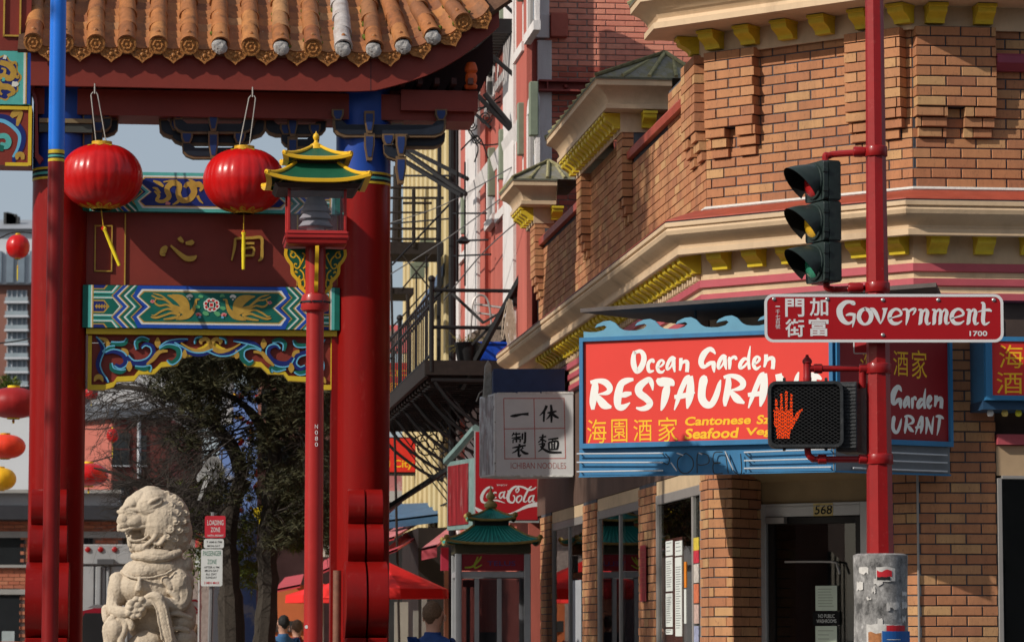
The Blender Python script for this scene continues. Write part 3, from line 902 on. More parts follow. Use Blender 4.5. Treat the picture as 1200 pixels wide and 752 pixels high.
# upper right: neighbouring brick parapet with magenta coping
M_brick2 = mat('weathered_red_brick',(0.33,0.085,0.05),0.85,0.12,12,0.35,120,
   rnd=[(0.36,0.09,0.055),(0.30,0.07,0.045),(0.42,0.13,0.08),(0.25,0.055,0.04),(0.38,0.11,0.07)],grime=0.5,gs=2.2,gcol=(0.13,0.03,0.025,1))
M_mort2 = mat('pale_mortar',(0.30,0.24,0.21),0.95,0.25,14,0.3,80)
nb = thing('rear_brick_wall','weathered red brick wall with magenta ledge at the upper right edge','wall',tuple(RF.P(1.5,0,-1.2)))
part_box('wall_backing',RF,0.9,7.0,4.0,8.2,-1.5,-1.25,M_mort2,nb)
bk = [];course(RF,0.95,4.0,5.7,7.4,-1.235,off=0.03,out=bk,H=0.071)
lay(bk,nb,M_brick2,'rb',200,None,H=0.071,dep=0.05)
mb = MB();mb.sweep([tuple(RF.P(aR1 + 0.0,0).xy),tuple(RF.P(7,0).xy)],[(-0.3,RF.H(1180,82,.1) - 0.0),(0.05,RF.H(1180,82,.1)),(0.09,RF.H(1180,77,.1)),(0.12,RF.H(1180,74,.1)),(0.12,RF.H(1180,66,.1)),(0.10,RF.H(1180,63,.1)),(-0.3,RF.H(1180,62,.1))])
mb.build('ledge',mat('magenta_paint',(0.22,0.04,0.07),0.45,0.1,6),nb)
# signal pole and what hangs on it
M_polered = mat('pole_red_paint',(0.27,0.008,0.009),0.36,0.10,5,0.08,30,grime=0.5,gs=5,gcol=(0.13,0.012,0.012,1),wear=(0.5,22,(0.36,0.06,0.05,1),0.60,0.68),coat=0.1)
M_signred = mat('sign_red',(0.33,0.008,0.012),0.35,0.04,3,0.0)
M_signwhite = mat('sign_white',(0.62,0.62,0.62),0.45,0.04,8)
M_sigdark = mat('dark_green_polycarbonate',(0.022,0.034,0.031),0.38,0.2,10,0.12,60,grime=0.3,gs=12,gcol=(0.06,0.065,0.06,1))
M_black = mat('matt_black',(0.006,0.006,0.006),0.9,0.2,10)
M_steel = mat('zinc_steel',(0.42,0.42,0.42),0.35,0.1,20,metal=0.8)
PY = 20.0
pp = at(1031,600,PY)
PX = pp.x
pole = thing('signal_pole','tall red octagonal signal pole with its base wrapped in torn posters','pole',(PX,PY,0))
zt = lambda v,Y=PY: at(1030,v,Y).z
mb = MB()
prof = [(0.088,0.0),(0.083,zt(648)),(0.063,zt(200)),(0.055,zt(-60))]
k8 = 8
mb.lathe((PX,PY,0),[(r * 1.0,h) for r,h in prof],8,rot=RAD(22.5 + 9))
mb.build('pole_shaft',M_polered,pole,sharp=20)
mb = MB();
for v in (178,337,432,538):
 z = zt(v);r = 0.062 + 0.014 * (v - 178) / 360
 mb.lathe((PX,PY,z),[(r,-0.035),(r + 0.010,-0.03),(r + 0.010,0.03),(r,0.035)],16)
mb.build_each('clamp_band',1,M_polered,pole,bevel=0.002)
# poster sleeve
SR = 0.165
zs = zt(648,PY - 0.1)
mb = MB();mb.lathe((PX,PY,0),[(SR,0.0),(SR,0.5),(SR,1.0),(SR + 0.004,1.5),(SR - 0.002,1.9),(SR + 0.003,zs - 0.01),(SR - 0.02,zs),(0.07,zs - 0.01)],40)
M_sleeve = bpy.data.materials.new('poster_remnants');M_sleeve.use_nodes = True
nt = M_sleeve.node_tree;b_ = nt.nodes['Principled BSDF']
g_ = nt.nodes.new('ShaderNodeNewGeometry')
v1 = nt.nodes.new('ShaderNodeTexNoise');v1.inputs['Scale'].default_value = 11;v1.inputs['Detail'].default_value = 10;v1.inputs['Roughness'].default_value = 0.75
mq = nt.nodes.new('ShaderNodeMapping');mq.inputs['Scale'].default_value = (1,1,0.7)
nt.links.new(g_.outputs['Position'],mq.inputs[0]);nt.links.new(mq.outputs[0],v1.inputs['Vector'])
r1 = nt.nodes.new('ShaderNodeValToRGB')
for i in range(3): r1.color_ramp.elements.new(0.5)
for e,(p_,c_) in zip(r1.color_ramp.elements,((0.36,0.05),(0.46,0.18),(0.54,0.26),(0.60,0.42),(0.66,0.62))):
 e.position = p_;e.color = (c_,c_ * 0.97,c_ * 0.94,1)
nt.links.new(v1.outputs['Fac'],r1.inputs[0]);nt.links.new(r1.outputs[0],b_.inputs['Base Color'])
b_.inputs['Roughness'].default_value = 0.75
bp_ = nt.nodes.new('ShaderNodeBump');bp_.inputs['Strength'].default_value = 0.6;bp_.inputs['Distance'].default_value = 0.006
nt.links.new(v1.outputs['Fac'],bp_.inputs['Height']);nt.links.new(bp_.outputs[0],b_.inputs['Normal'])
mb.build('poster_sleeve',M_sleeve,pole)
def wrap(pts,dr=0.004,mi=0,m=None,R0=SR + 0.003,sub=4):
 """flat outline (u,v photo px) wrapped on the sleeve"""
 m = m or MB()
 vs = []
 for (u,v) in pts:
  dx = (u - 1033.5) / 190.0
  dx = max(-R0 * 0.985,min(R0 * 0.985,dx))
  th = math.asin(dx / R0)
  rr = R0 + dr
  vs.append(Vector((PX + rr * sin(th),PY - rr * cos(th),at(1033,v,PY - SR).z)))
 m.add(vs,[tuple(range(len(vs)))],mi);return m
def wrapquad(u0,u1,v0,v1,dr,mi,m,sub=8,jag=0.0):
 for i in range(sub):
  a = u0 + (u1 - u0) * i / sub;b = u0 + (u1 - u0) * (i + 1) / sub
  j = lambda x: (math.sin(x * 1.7) + math.sin(x * 4.1)) * jag
  wrap([(a,v1 + j(a + 9)),(b,v1 + j(b + 9)),(b,v0 + j(b)),(a,v0 + j(a))],dr,mi,m)
M_paper = mat('aged_paper',(0.55,0.53,0.5),0.8,0.15,12,0.3,40,grime=0.5,gs=18,gcol=(0.2,0.19,0.18,1))
M_bluep = mat('blue_poster',(0.015,0.10,0.34),0.55,0.1,8,grime=0.2,gs=20)
M_redp = mat('red_sticker',(0.5,0.02,0.03),0.55,0.1,8)
M_blackp = mat('black_print',(0.015,0.015,0.015),0.6,0.1,8)
M_orangep = mat('brown_print',(0.35,0.14,0.05),0.6,0.35,40)
m = MB();wrapquad(1025,1047,664,681,0.003,0,m,7,0.8);wrapquad(1026,1043,668,676,0.005,1,m,6,0.9);wrapquad(1026,1041,675.5,679,0.006,2,m,6,0.2)
m.build('red_sticker',[M_paper,M_redp,M_blackp],pole)
m = MB();wrapquad(1014,1055,731,770,0.003,0,m,10,0.4);wrapquad(1036,1058,732,741,0.005,1,m,6,0.3);wrapquad(1016,1030,741,756,0.005,3,m,5,0.9);wrapquad(1031,1066,739,775,0.007,2,m,9,0.15)
wrapquad(1036,1052,748.4,749.4,0.009,0,m,4,0.1)
m.build('poster',[M_paper,M_redp,M_bluep,M_orangep],pole)
m = MB()
for k in range(14):
 u = 1004 + random.random() * 52;v = 652 + random.random() * 90;w = 3 + random.random() * 9;h = 2 + random.random() * 7
 wrapquad(u,min(u + w,1062),v,v + h,0.002,0,m,4,1.0)
m.build('paper_scraps',M_paper,pole,kind='stuff')
def elbow(mb,pts,r=0.021,seg=10,mi=0): mb.tube(catmull([tuple(p) for p in pts],6),r,seg,mi)
# street name sign -------------------------------------------------------------------
sf = Frame(at(1035,372,19.86).x,19.86,0.0)
s1 = thing('street_sign','long red street sign reading Government in white, clamped across the red pole','street sign',(sf.o.x,sf.o.y,at(1035,400,19.86).z))
a0,h0 = sf.px(896,401);a1,h1 = sf.px(1175.5,344.5)
mb = MB();mb.prism(sf,rrect(a0,a1,h0,h1,0.055),-0.004,0.0);mb.build('sign_plate',M_signred,s1)
mb = MB();ring(mb,sf,rrect(a0,a1,h0,h1,0.055),rrect(a0 + 0.017,a1 - 0.017,h0 + 0.017,h1 - 0.017,0.040),-0.005,0.0012);mb.build('border',M_signwhite,s1,sharp=20)
GOV = dict(
G=[[(172,100,8),(170,88,16),(150,78,11),(115,84,15),(82,120,20),(82,165,20),(105,205,17),(140,222,10),(170,205,7)],[(122,168,5),(150,160,10),(187,166,10)],[(178,166,10),(174,205,9),(166,248,2)]],
o=[[(252,122,9),(222,140,14),(208,178,15),(222,212,13),(250,228,8),(280,210,13),(292,172,15),(278,138,14),(246,120,8)]],
v=[[(282,124,6),(305,130,12),(325,160,13),(342,200,9),(354,226,3)],[(352,226,3),(368,195,6),(380,155,10),(384,124,13)],[(365,125,5),(400,124,6)]],
e=[[(408,190,3),(445,180,5),(490,164,8),(484,138,9),(455,126,9),(424,148,13),(414,185,14),(432,218,13),(468,222,9),(498,204,3)]],
r=[[(500,130,5),(530,130,9),(536,165,12),(530,205,8),(524,234,2)],[(540,158,4),(555,133,8),(585,126,9),(580,150,6),(568,166,2)]],
n=[[(606,130,4),(628,138,12),(624,180,12),(620,215,12),(608,230,4)],[(634,150,5),(655,130,9),(668,150,12),(660,195,12),(668,225,10),(690,216,3)]],
m=[[(698,130,4),(718,138,11),(714,180,12),(712,218,11),(700,230,3)],[(724,150,5),(744,130,8),(758,148,11),(754,190,12),(752,218,11),(742,230,3)],[(765,150,5),(784,130,8),(798,148,11),(790,190,12),(796,222,10),(816,214,3)]],
t=[[(1026,84,4),(1044,92,11),(1043,150,13),(1040,205,13),(1054,228,9),(1084,212,3)],[(1004,146,2),(1040,135,6),(1080,132,10),(1098,142,4)]])
zg = Zm(970,340,1200 / 210)
sh = lambda sts,dx: [[(x + dx,y,w) for x,y,w in s_] for s_ in sts]
mb = MB()
for q,st in enumerate((GOV['G'],GOV['o'],GOV['v'],GOV['e'],GOV['r'],GOV['n'],GOV['m'],sh(GOV['e'],416),sh(GOV['n'],322),GOV['t'])):
 strokes(mb,sf,zg,st,0.0014,0,0,1.0)
ptext(mb,sf,'1700',970 + 950 / 5.714,340 + 272 / 5.714,970 + 1068 / 5.714,340 + 307 / 5.714,0.0014,0,0.02)
mb.build('lettering',M_signwhite,s1,sharp=None)
mb = MB();k = 1099 / 95
for ch,x0,y0,x1,y1 in (('門',350,112,606,360),('加',680,105,930,350),('街',350,390,606,632),('富',670,375,935,622)):
 ptext(mb,sf,ch,890 + x0 / k,340 + y0 / k,890 + x1 / k,340 + y1 / k,0.0014,0,0.018)
for i,ch in enumerate('一千七百號'):
 y0 = 205 + i * 66
 if ch == '一': ptext(mb,sf,ch,890 + 218 / k,340 + 212 / k,890 + 278 / k,340 + 226 / k,0.0014,0,0.0)
 else: ptext(mb,sf,ch,890 + 218 / k,340 + (y0 - 14 + 4) / k,890 + 280 / k,340 + (y0 + 52) / k,0.0014,0,0.0)
mb.build('chinese_lettering',M_signwhite,s1,sharp=None)
for (u,v) in ((907,350.5),(969.5,350.5),(1034.7,351.5),(1099.5,351.5),(1164.5,351.5),(1034.7,392.5)):
 mb = MB();a,h = sf.px(u,v);mb.lathe(sf.P(a,h,0),[(0.012,-0.001),(0.012,0.004),(0.006,0.009)],10,axis='n',fr=sf);mb.build('bolt',M_steel,s1)
# second name sign seen from behind its edge
sf2 = Frame(at(1017,410,20.15).x - 0.02,20.15,RAD(-68))
s2 = thing('cross_street_sign','red sign with white edge mostly hidden behind the pole below the Government sign','street sign',sf2.P(0,at(1017,417,20.15).z,0))
mb = MB();hh = at(1017,417,20.2).z
sf2 = Frame(at(1018,410,20.1).x,20.1,RAD(-12))
mb.prism(sf2,rrect(-0.096,0.02,hh + 0.005,hh + 0.135,0.012),-0.004,0.0);mb.build('sign_plate',mat('cross_sign_red',(0.42,0.03,0.035),0.4),s2)
mb = MB();ring(mb,sf2,rrect(-0.096,0.02,hh + 0.005,hh + 0.135,0.012),rrect(-0.088,0.012,hh + 0.013,hh + 0.127,0.008),-0.005,0.0012);mb.build('border',M_signwhite,s2)
# vehicle signal ----------------------------------------------------------------------
hf_c = at(966,260,PY - 0.02)
hf = Frame(hf_c.x,hf_c.y,RAD(-66))
vs_ = thing('traffic_light','dark three-lamp traffic light facing left on the red pole, above the Government sign','traffic light',(hf_c.x,hf_c.y,at(966,330,PY).z))
zb,ztp = at(966,330,PY).z,at(966,187,PY).z
SH = (ztp - zb) / 3
for i in range(3):
 z0 = zb + i * SH
 mb = MB();mb.box(hf,-0.245,0.0,z0 + 0.002,z0 + SH - 0.002,-0.125,-0.03);mb.build('signal_housing',M_sigdark,vs_,bevel=0.008,seg=2)
 mb = MB();mb.prism(hf,rrect(-0.243,-0.002,z0 + 0.004,z0 + SH - 0.004,0.02),-0.034,0.0)
 mb.lathe(hf.P(-0.1225,z0 + SH / 2,0),[(0.112,-0.004),(0.112,0.014),(0.104,0.016)],28,axis='n',fr=hf)
 for dz in (-0.06,0.06):
  mb.box(hf,-0.01,0.006,z0 + SH / 2 + dz - 0.012,z0 + SH / 2 + dz + 0.012,-0.03,0.006)
 mb.build('door',M_sigdark,vs_,bevel=0.002)
 lc = [(0.03,0.22,0.13),(0.60,0.34,0.02),(0.36,0.012,0.012)][i]
 mb = MB();mb.lathe(hf.P(-0.1225,z0 + SH / 2,0.012),[(0.099,0.0),(0.09,0.012),(0.06,0.024),(0.03,0.029),(0.001,0.03)],24,axis='n',fr=hf)
 mb.build('lens',mat('lens_%s' % ['green','amber','red'][i],lc,0.18,0.1,60,0.3,250,coat=0.5,emit=((0.75,0.40,0.02,1),0.08) if i == 1 else None),vs_)
 # cutaway visor: tunnel with the underside cut back
 mb = MB();c0 = hf.P(-0.1225,z0 + SH / 2,0.012);N_ = 26;th0,th1 = RAD(-35),RAD(215)
 rows = 7;R0 = 0.106
 for rad in (R0,R0 - 0.003):
  vv = []
  for j in range(N_ + 1):
   th = th0 + (th1 - th0) * j / N_
   q = (sin(th) + 0.57) / 1.57
   Ln = 0.03 + 0.158 * max(0,q) ** 1.0
   for r_ in range(rows + 1):
    t = r_ / rows
    rr = rad * (1 + 0.05 * t)
    vv.append(c0 + hf.ax * (cos(th) * rr) + Vector((0,0,sin(th) * rr - 0.035 * t * t)) + hf.n * (Ln * t))
  ff = [(j * (rows + 1) + r_,(j + 1) * (rows + 1) + r_,(j + 1) * (rows + 1) + r_ + 1,j * (rows + 1) + r_ + 1) for j in range(N_) for r_ in range(rows)]
  if rad < R0: ff = [f[::-1] for f in ff]
  mb.add(vv,ff,0 if rad == R0 else 1)
 mb.build('visor',[M_sigdark,M_black],vs_,normals=False)
mb = MB()
pA = hf.P(-0.1,ztp - 0.01,-0.07)
zA = at(975,178,PY).z
top = Vector((PX,PY - 0.0,zA))
elbow(mb,[pA,pA + Vector((0,0,0.05)),Vector((pA.x + 0.02,pA.y,zA - 0.012)),Vector((pA.x + 0.06,pA.y,zA)),Vector((PX - 0.03,PY,zA))],0.021)
mb.lathe(Vector((PX - 0.12,PY,zA)),[(0.03,-0.02),(0.034,-0.01),(0.034,0.03),(0.03,0.05)],12,axis='a',fr=Frame(0,0,0))
pB = hf.P(-0.1,zb + 0.01,-0.07);zB = at(975,337,PY).z
elbow(mb,[pB,pB - Vector((0,0,0.035)),Vector((pB.x + 0.03,pB.y,zB)),Vector((pB.x + 0.08,pB.y,zB)),Vector((PX - 0.03,PY,zB))],0.021)
mb.lathe(Vector((PX - 0.16,PY,zB)),[(0.028,-0.02),(0.033,-0.01),(0.033,0.05),(0.028,0.07)],12,axis='a',fr=Frame(0,0,0))
mb.lathe(Vector((pA.x,pA.y,ztp - 0.01)),[(0.03,-0.01),(0.03,0.018),(0.022,0.022)],12)
mb.build_each('mounting_pipe',1,M_polered,vs_)
# pedestrian signal ---------------------------------------------------------------------
pf = Frame(at(944,486,19.9).x,19.9,RAD(-3))
zc = at(944,486,19.9).z
ps = thing('pedestrian_signal','black pedestrian signal showing a lit orange hand, left of the red pole','pedestrian signal',(pf.o.x,pf.o.y,zc - 0.21))
g = lambda u,v,n=0.0: pf.px(u,v,n)
a0,h0 = g(900.5,524.5);a1,h1 = g(988.5,446)
M_ps = mat('black_cast_aluminium',(0.03,0.032,0.034),0.42,0.25,14,0.2,80,grime=0.35,gs=25,gcol=(0.14,0.14,0.14,1))
mb = MB();ring(mb,pf,rrect(a0,a1,h0,h1,0.05),rrect(a0 + 0.022,a1 - 0.022,h0 + 0.022,h1 - 0.022,0.034),-0.16,0.0)
mb.build('housing',M_ps,ps,bevel=0.004,seg=2)
mb = MB();mb.prism(pf,rrect(a0 + 0.005,a1 - 0.005,h0 + 0.005,h1 - 0.005,0.045),-0.19,-0.04);mb.build('back_shell',M_ps,ps,bevel=0.006)
mb = MB();mb.prism(pf,rrect(a0 + 0.02,a1 - 0.02,h0 + 0.02,h1 - 0.02,0.034),-0.042,-0.03);mb.build('screen',mat('black_screen',(0.004,0.004,0.004),0.5),ps)
# honeycomb louvre
mb = MB();st_ = 0.036
W_,H_ = (a1 - a0) - 0.05,(h1 - h0) - 0.05;ca,ch = (a0 + a1) / 2,(h0 + h1) / 2
import itertools
for sgn in (-1,1):
 slope = 0.62 * sgn
 c = -W_ - H_
 while c < W_ + H_:
  # line h = slope*a + c clipped to the rectangle
  pts = []
  for a in (-W_ / 2,W_ / 2):
   h = slope * a + c
   if abs(h) <= H_ / 2: pts.append((a,h))
  for h in (-H_ / 2,H_ / 2):
   a = (h - c) / slope
   if abs(a) < W_ / 2: pts.append((a,h))
  if len(pts) >= 2 and math.dist(pts[0],pts[1]) > 0.02:
   p,q = pts[0],pts[1]
   ribbon(mb,pf,[(ca + p[0],ch + p[1]),(ca + q[0],ch + q[1])],0.0015,-0.014,0,0.010,1)
  c += st_ * 0.62
mb.build('louvre_grid',mat('grid_black',(0.035,0.035,0.035),0.35,0.2,20),ps,kind='stuff',sharp=None)
# lit hand of LEDs
zh = Zm(900,380,3.76)
hand = [[(36,330,5),(38,360,5.5),(40,400,6)],[(59,305,4.5),(60,345,5.5),(61,395,6)],[(81,293,4.5),(81,335,5.5),(82,395,6)],[(105,306,4.5),(104,345,5.5),(102,395,6)],[(152,372,3),(135,388,7),(120,415,9),(108,440,9)]]
palm = [(26,378),(45,372),(75,380),(108,372),(112,400),(116,425),(112,450),(100,470),(95,500),(40,500),(38,470),(28,440)]
def inpoly(x,y,P):
 c = False
 for i in range(len(P)):
  x1,y1 = P[i];x2,y2 = P[i - 1]
  if (y1 > y) != (y2 > y) and x < (x2 - x1) * (y - y1) / (y2 - y1) + x1: c = not c
 return c
def inhand(x,y):
 if inpoly(x,y,palm): return True
 for st in hand:
  for (x0,y0,w0),(x1,y1,w1) in zip(st,st[1:]):
   L2 = (x1 - x0) ** 2 + (y1 - y0) ** 2;t = max(0,min(1,((x - x0) * (x1 - x0) + (y - y0) * (y1 - y0)) / L2))
   if math.hypot(x - x0 - t * (x1 - x0),y - y0 - t * (y1 - y0)) < w0 + (w1 - w0) * t: return True
 return False
mb = MB()
y = 290.0;row = 0
while y < 503:
 x = 24.0 + (2.2 if row % 2 else 0)
 while x < 156:
  if inhand(x,y):
   a,h = pf.px(*zh(x,y));r = 0.0029
   mb.add([pf.P(a + r * cos(t),h + r * 0.72 * sin(t),-0.028) for t in (0.52,1.57,2.62,3.67,4.71,5.76)],[tuple(range(6))])
  x += 4.4
 y += 5.2;row += 1
mb.build('lit_hand',mat('orange_led',(0.4,0.03,0.0),0.4,0.05,5,emit=((1.0,0.07,0.006,1),2.3)),ps,kind='stuff',sharp=None)
# lugs
mb = MB()
for u in (919,968):
 a,h = pf.px(u,446,-0.05);mb.box(pf,a - 0.009,a + 0.009,h - 0.01,h + 0.018,-0.06,-0.03)
for u in (919,968):
 a,h = pf.px(u,525,-0.05);mb.box(pf,a - 0.009,a + 0.009,h - 0.016,h + 0.01,-0.06,-0.03)
mb.build_each('lug',1,M_ps,ps,bevel=0.003)
# second head facing right, seen edge-on
qf = Frame(at(1016,486,20.02).x,20.02,RAD(62))
pq = thing('side_pedestrian_signal','black pedestrian signal seen from its ribbed side, wedged between the lit hand and the pole','pedestrian signal',(qf.o.x,qf.o.y,zc - 0.22))
zq0,zq1 = at(1000,531,20.1).z,at(1000,449,20.1).z
mb = MB()
mb.prism(Frame(at(1001,486,20.1).x,20.12,RAD(72)),rrect(-0.2,0.2,zq0,zq1,0.045),-0.075,0.06);mb.build('housing',M_ps,pq,bevel=0.006)
mb = MB();sfm = Frame(at(1001,486,20.1).x,20.12,RAD(72))
for i in range(18):
 h = zq0 + 0.03 + i * (zq1 - zq0 - 0.06) / 17
 mb.box(sfm,-0.207,-0.1985,h - 0.004,h + 0.004,-0.07,0.055)
mb.build('ribs',M_ps,pq,kind='stuff')
mb = MB()
zA = at(975,432,PY).z;xL = at(946,432,19.98).x
mb.tube([(xL,19.98,zA),(PX,PY,zA)],0.020,12)
mb.lathe((xL,19.98,zA),[(0.024,-0.09),(0.027,-0.06),(0.024,-0.05),(0.024,0.03),(0.03,0.035),(0.03,0.05),(0.022,0.062),(0.012,0.072),(0.009,0.085)],14)
for x_ in (xL + 0.06,PX - 0.10): mb.lathe((x_,19.99,zA),[(0.024,-0.02),(0.030,-0.015),(0.030,0.03),(0.024,0.035)],12,axis='a',fr=Frame(0,0,0))
mb.tube([(PX - 0.1,19.99,zA),(PX - 0.1,19.99,zA - 0.12)],0.021,12)
zB = at(975,538,PY).z
elbow(mb,[(xL - 0.005,19.96,at(946,525,20).z + 0.02),(xL,19.96,zB + 0.03),(xL + 0.03,19.97,zB + 0.003),(xL + 0.07,19.98,zB),(PX,PY,zB)],0.021)
for x_ in (xL + 0.08,PX - 0.11): mb.lathe((x_,19.985,zB),[(0.024,-0.02),(0.030,-0.015),(0.030,0.03),(0.024,0.035)],12,axis='a',fr=Frame(0,0,0))
mb.build_each('mounting_pipe',1,M_polered,ps)
# V-shaped restaurant sign and canopy
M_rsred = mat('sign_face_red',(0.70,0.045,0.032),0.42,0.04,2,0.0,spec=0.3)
M_rswhite = mat('sign_letter_white',(0.80,0.79,0.74),0.45,0.03,4)
M_rsyel = mat('sign_letter_yellow',(0.85,0.47,0.02),0.45,0.08,30)
M_blue = mat('blue_sheet_metal',(0.035,0.17,0.34),0.42,0.1,5,0.08,30,grime=0.45,gs=6,gcol=(0.05,0.12,0.2,1),streak=True)
M_lblue = mat('pale_blue_paint',(0.115,0.30,0.42),0.45,0.07,6,0.08,30,grime=0.3,gs=8,gcol=(0.1,0.2,0.3,1))
VX = at(978,500,23.3)
SVx,SVy = VX.x,23.3
A1 = RAD(-24.0)
A2 = RAD(32.5)
S1 = Frame(SVx,SVy,A1);S2 = Frame(SVx,SVy,A2)
L1 = -S1.A(681,500);L2 = S2.A(1113.5,480)
rs = thing('restaurant_sign','V-shaped red restaurant sign with white brush lettering and blue frame on the brick corner','sign',(SVx,SVy,2.9))
zT,zB_ = 3.86,3.055
p0 = S1.P(-L1,0);pV = S1.P(0,0);p2 = S2.P(L2,0)
wl = WF.P(-0.05,0,0)
mb = MB();mb.plan([tuple(p0.xy),tuple(pV.xy),tuple(p2.xy),tuple((RF.P(0.12,0,0.02)).xy),tuple((CR - Vector((0.02,0))).xy),tuple(DF.P(0.05,0,0.02).xy),tuple((S1.P(-L1,0,-0.35)).xy)],zB_ - 0.0,zT)
mb.build('sign_cabinet',M_blue,rs)
fw = 0.028
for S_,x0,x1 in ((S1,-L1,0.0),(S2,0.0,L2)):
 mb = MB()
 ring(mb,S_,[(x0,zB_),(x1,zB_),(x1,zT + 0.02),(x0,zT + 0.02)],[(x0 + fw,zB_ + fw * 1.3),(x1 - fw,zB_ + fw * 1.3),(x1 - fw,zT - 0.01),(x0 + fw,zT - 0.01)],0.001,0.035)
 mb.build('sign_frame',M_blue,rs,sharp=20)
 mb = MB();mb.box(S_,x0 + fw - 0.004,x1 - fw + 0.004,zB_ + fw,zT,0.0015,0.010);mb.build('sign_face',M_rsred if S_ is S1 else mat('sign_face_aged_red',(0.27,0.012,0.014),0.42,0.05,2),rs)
z1 = Zm(680,395,1200 / 170);z3 = Zm(800,395,1200 / 185)
W1 = {
'O': [[(452,118,14),(440,160,18),(442,225,22),(464,280,18),(495,262,22),(522,205,22),(524,150,20),(495,115,14),(442,132,12)]],
'c': [[(608,212,8),(600,190,13),(572,202,13),(560,240,14),(572,282,13),(610,276,5)]],
'e': [[(640,252,4),(672,236,8),(692,208,9),(674,190,9),(650,208,12),(638,245,14),(650,282,13),(680,288,9),(698,268,4)]],
'a': [[(790,178,6),(762,168,12),(736,195,14),(718,240,12),(722,266,9),(748,245,7),(768,205,8)],[(772,175,14),(772,225,15),(782,288,6)]],
'n': [[(832,172,14),(832,220,14),(824,276,8)],[(828,232,5),(858,202,12),(884,206,15),(886,245,15),(882,288,15)]]}
W3 = {
'G': [[(250,128,4),(228,100,14),(200,92,16),(160,130,22),(140,185,20),(155,222,16),(195,212,8),(225,195,8)],[(180,208,8),(210,192,10),(246,190,8)],[(236,190,15),(236,230,14),(240,268,4)]],
'a': [[(335,150,5),(310,142,12),(285,172,14),(270,215,12),(276,238,8),(300,215,7),(318,180,8)],[(320,150,12),(322,195,14),(332,246,5)]],
'r': [[(352,148,5),(356,165,13),(358,200,13),(356,244,8)],[(362,180,5),(378,155,10),(400,152,11),(408,172,9)]],
'd': [[(514,66,3),(506,120,9),(500,180,11),(508,245,10)],[(498,170,7),(468,165,12),(440,200,14),(436,232,11),(462,226,9),(492,195,8)]],
'e': [[(540,206,4),(566,192,8),(586,165,9),(566,148,9),(546,170,13),(540,212,13),(560,240,11),(594,218,4)]],
'n': [[(634,130,14),(632,180,13),(620,228,7)],[(630,192,5),(658,162,12),(686,164,15),(688,205,14),(684,242,14)]],
'R': [[(346,298,14),(348,350,20),(338,420,22),(325,480,18),(322,524,8)],[(312,306,10),(360,292,12),(420,306,18),(458,342,20),(450,378,18),(405,396,10),(366,400,4)],[(358,405,10),(388,440,20),(420,472,24),(470,500,6)]],
'A': [[(622,272,8),(598,290,16),(572,345,17),(545,410,16),(520,480,12),(500,538,4)],[(616,276,22),(620,340,24),(614,410,26),(604,470,20),(590,526,6)],[(496,438,12),(545,432,16),(600,425,14),(645,405,6)]],
'N': [[(728,278,22),(738,350,22),(728,440,20),(712,520,8)],[(745,300,16),(790,400,20),(835,490,18),(850,525,8)],[(882,264,4),(868,310,14),(852,400,18),(846,500,12)]],
'T': [[(940,288,8),(985,288,18),(1030,302,16),(1056,320,5)],[(1000,295,16),(992,360,20),(978,450,15),(958,535,4)]]}
W2 = {
'R': [[(122,352,14),(122,410,26),(112,480,28),(104,540,24),(104,598,12)],[(84,374,12),(140,360,14),(205,372,22),(244,415,22),(232,452,18),(190,466,10),(146,470,3)],[(135,478,12),(165,520,24),(200,560,28),(258,578,8)]],
'E': [[(440,348,9),(385,358,20),(340,385,24),(318,450,28),(308,520,28),(315,572,22),(355,578,20),(412,540,4)],[(325,488,8),(370,474,20),(424,462,10)]],
'S': [[(600,440,4),(592,385,16),(572,350,18),(530,370,22),(486,415,28),(490,462,26),(545,505,24),(578,545,22),(552,580,20),(500,592,14),(462,582,6)]],
'T': [[(632,348,10),(665,368,30),(715,366,28),(755,378,26),(776,400,5)],[(724,385,14),(712,440,28),(698,510,26),(682,570,16),(668,606,5)]],
'A': [[(908,318,8),(880,340,18),(852,395,19),(825,460,18),(800,540,13),(778,602,4)],[(904,322,24),(912,390,26),(908,460,30),(898,530,22),(884,590,6)],[(778,494,13),(830,488,18),(890,475,16),(948,456,6)]],
'U': [[(1036,318,12),(1022,350,30),(1008,420,28),(1006,500,28),(1035,550,26),(1078,558,22),(1110,515,22),(1135,450,20),(1150,390,14),(1162,352,4)]]}
nl = 0.0115
mb = MB()
for g_ in 'Ocean': strokes(mb,S1,z1,W1[g_],nl,0,0,1.15)
for g_ in ('G','a','r','d','e','n'): strokes(mb,S1,z3,W3[g_],nl,0,0,1.15)
for g_ in 'RESTAU': strokes(mb,S1,z1,W2[g_],nl,0,0,1.22)
for g_ in 'RANT': strokes(mb,S1,z3,W3[g_],nl,0,0,1.22)
mb.build('white_lettering',M_rswhite,rs,sharp=None)
mb = MB();k = 1200 / 230;X = lambda x: 680 + x / k;Yv = lambda y: 470 + y / k
for ch,x0,y0,x1,y1 in (('海',42,108,160,258),('園',190,108,288,250),('酒',325,108,438,245),('家',476,95,595,250)):
 ptext(mb,S1,ch,X(x0),Yv(y0),X(x1),Yv(y1),nl,0,0.0)
for s_,x0,y0,x1,y1 in (('Cantonese',636,84,1040,150),('Szechuan',1076,74,1420,140),('Seafood',636,158,960,232),('Vegetarian',1005,150,1450,222)):
 ptext(mb,S1,s_,X(x0),Yv(y0),X(x1),Yv(y1),nl,0,0.030,0.18)
mb.build('yellow_lettering',M_rsyel,rs,sharp=None)
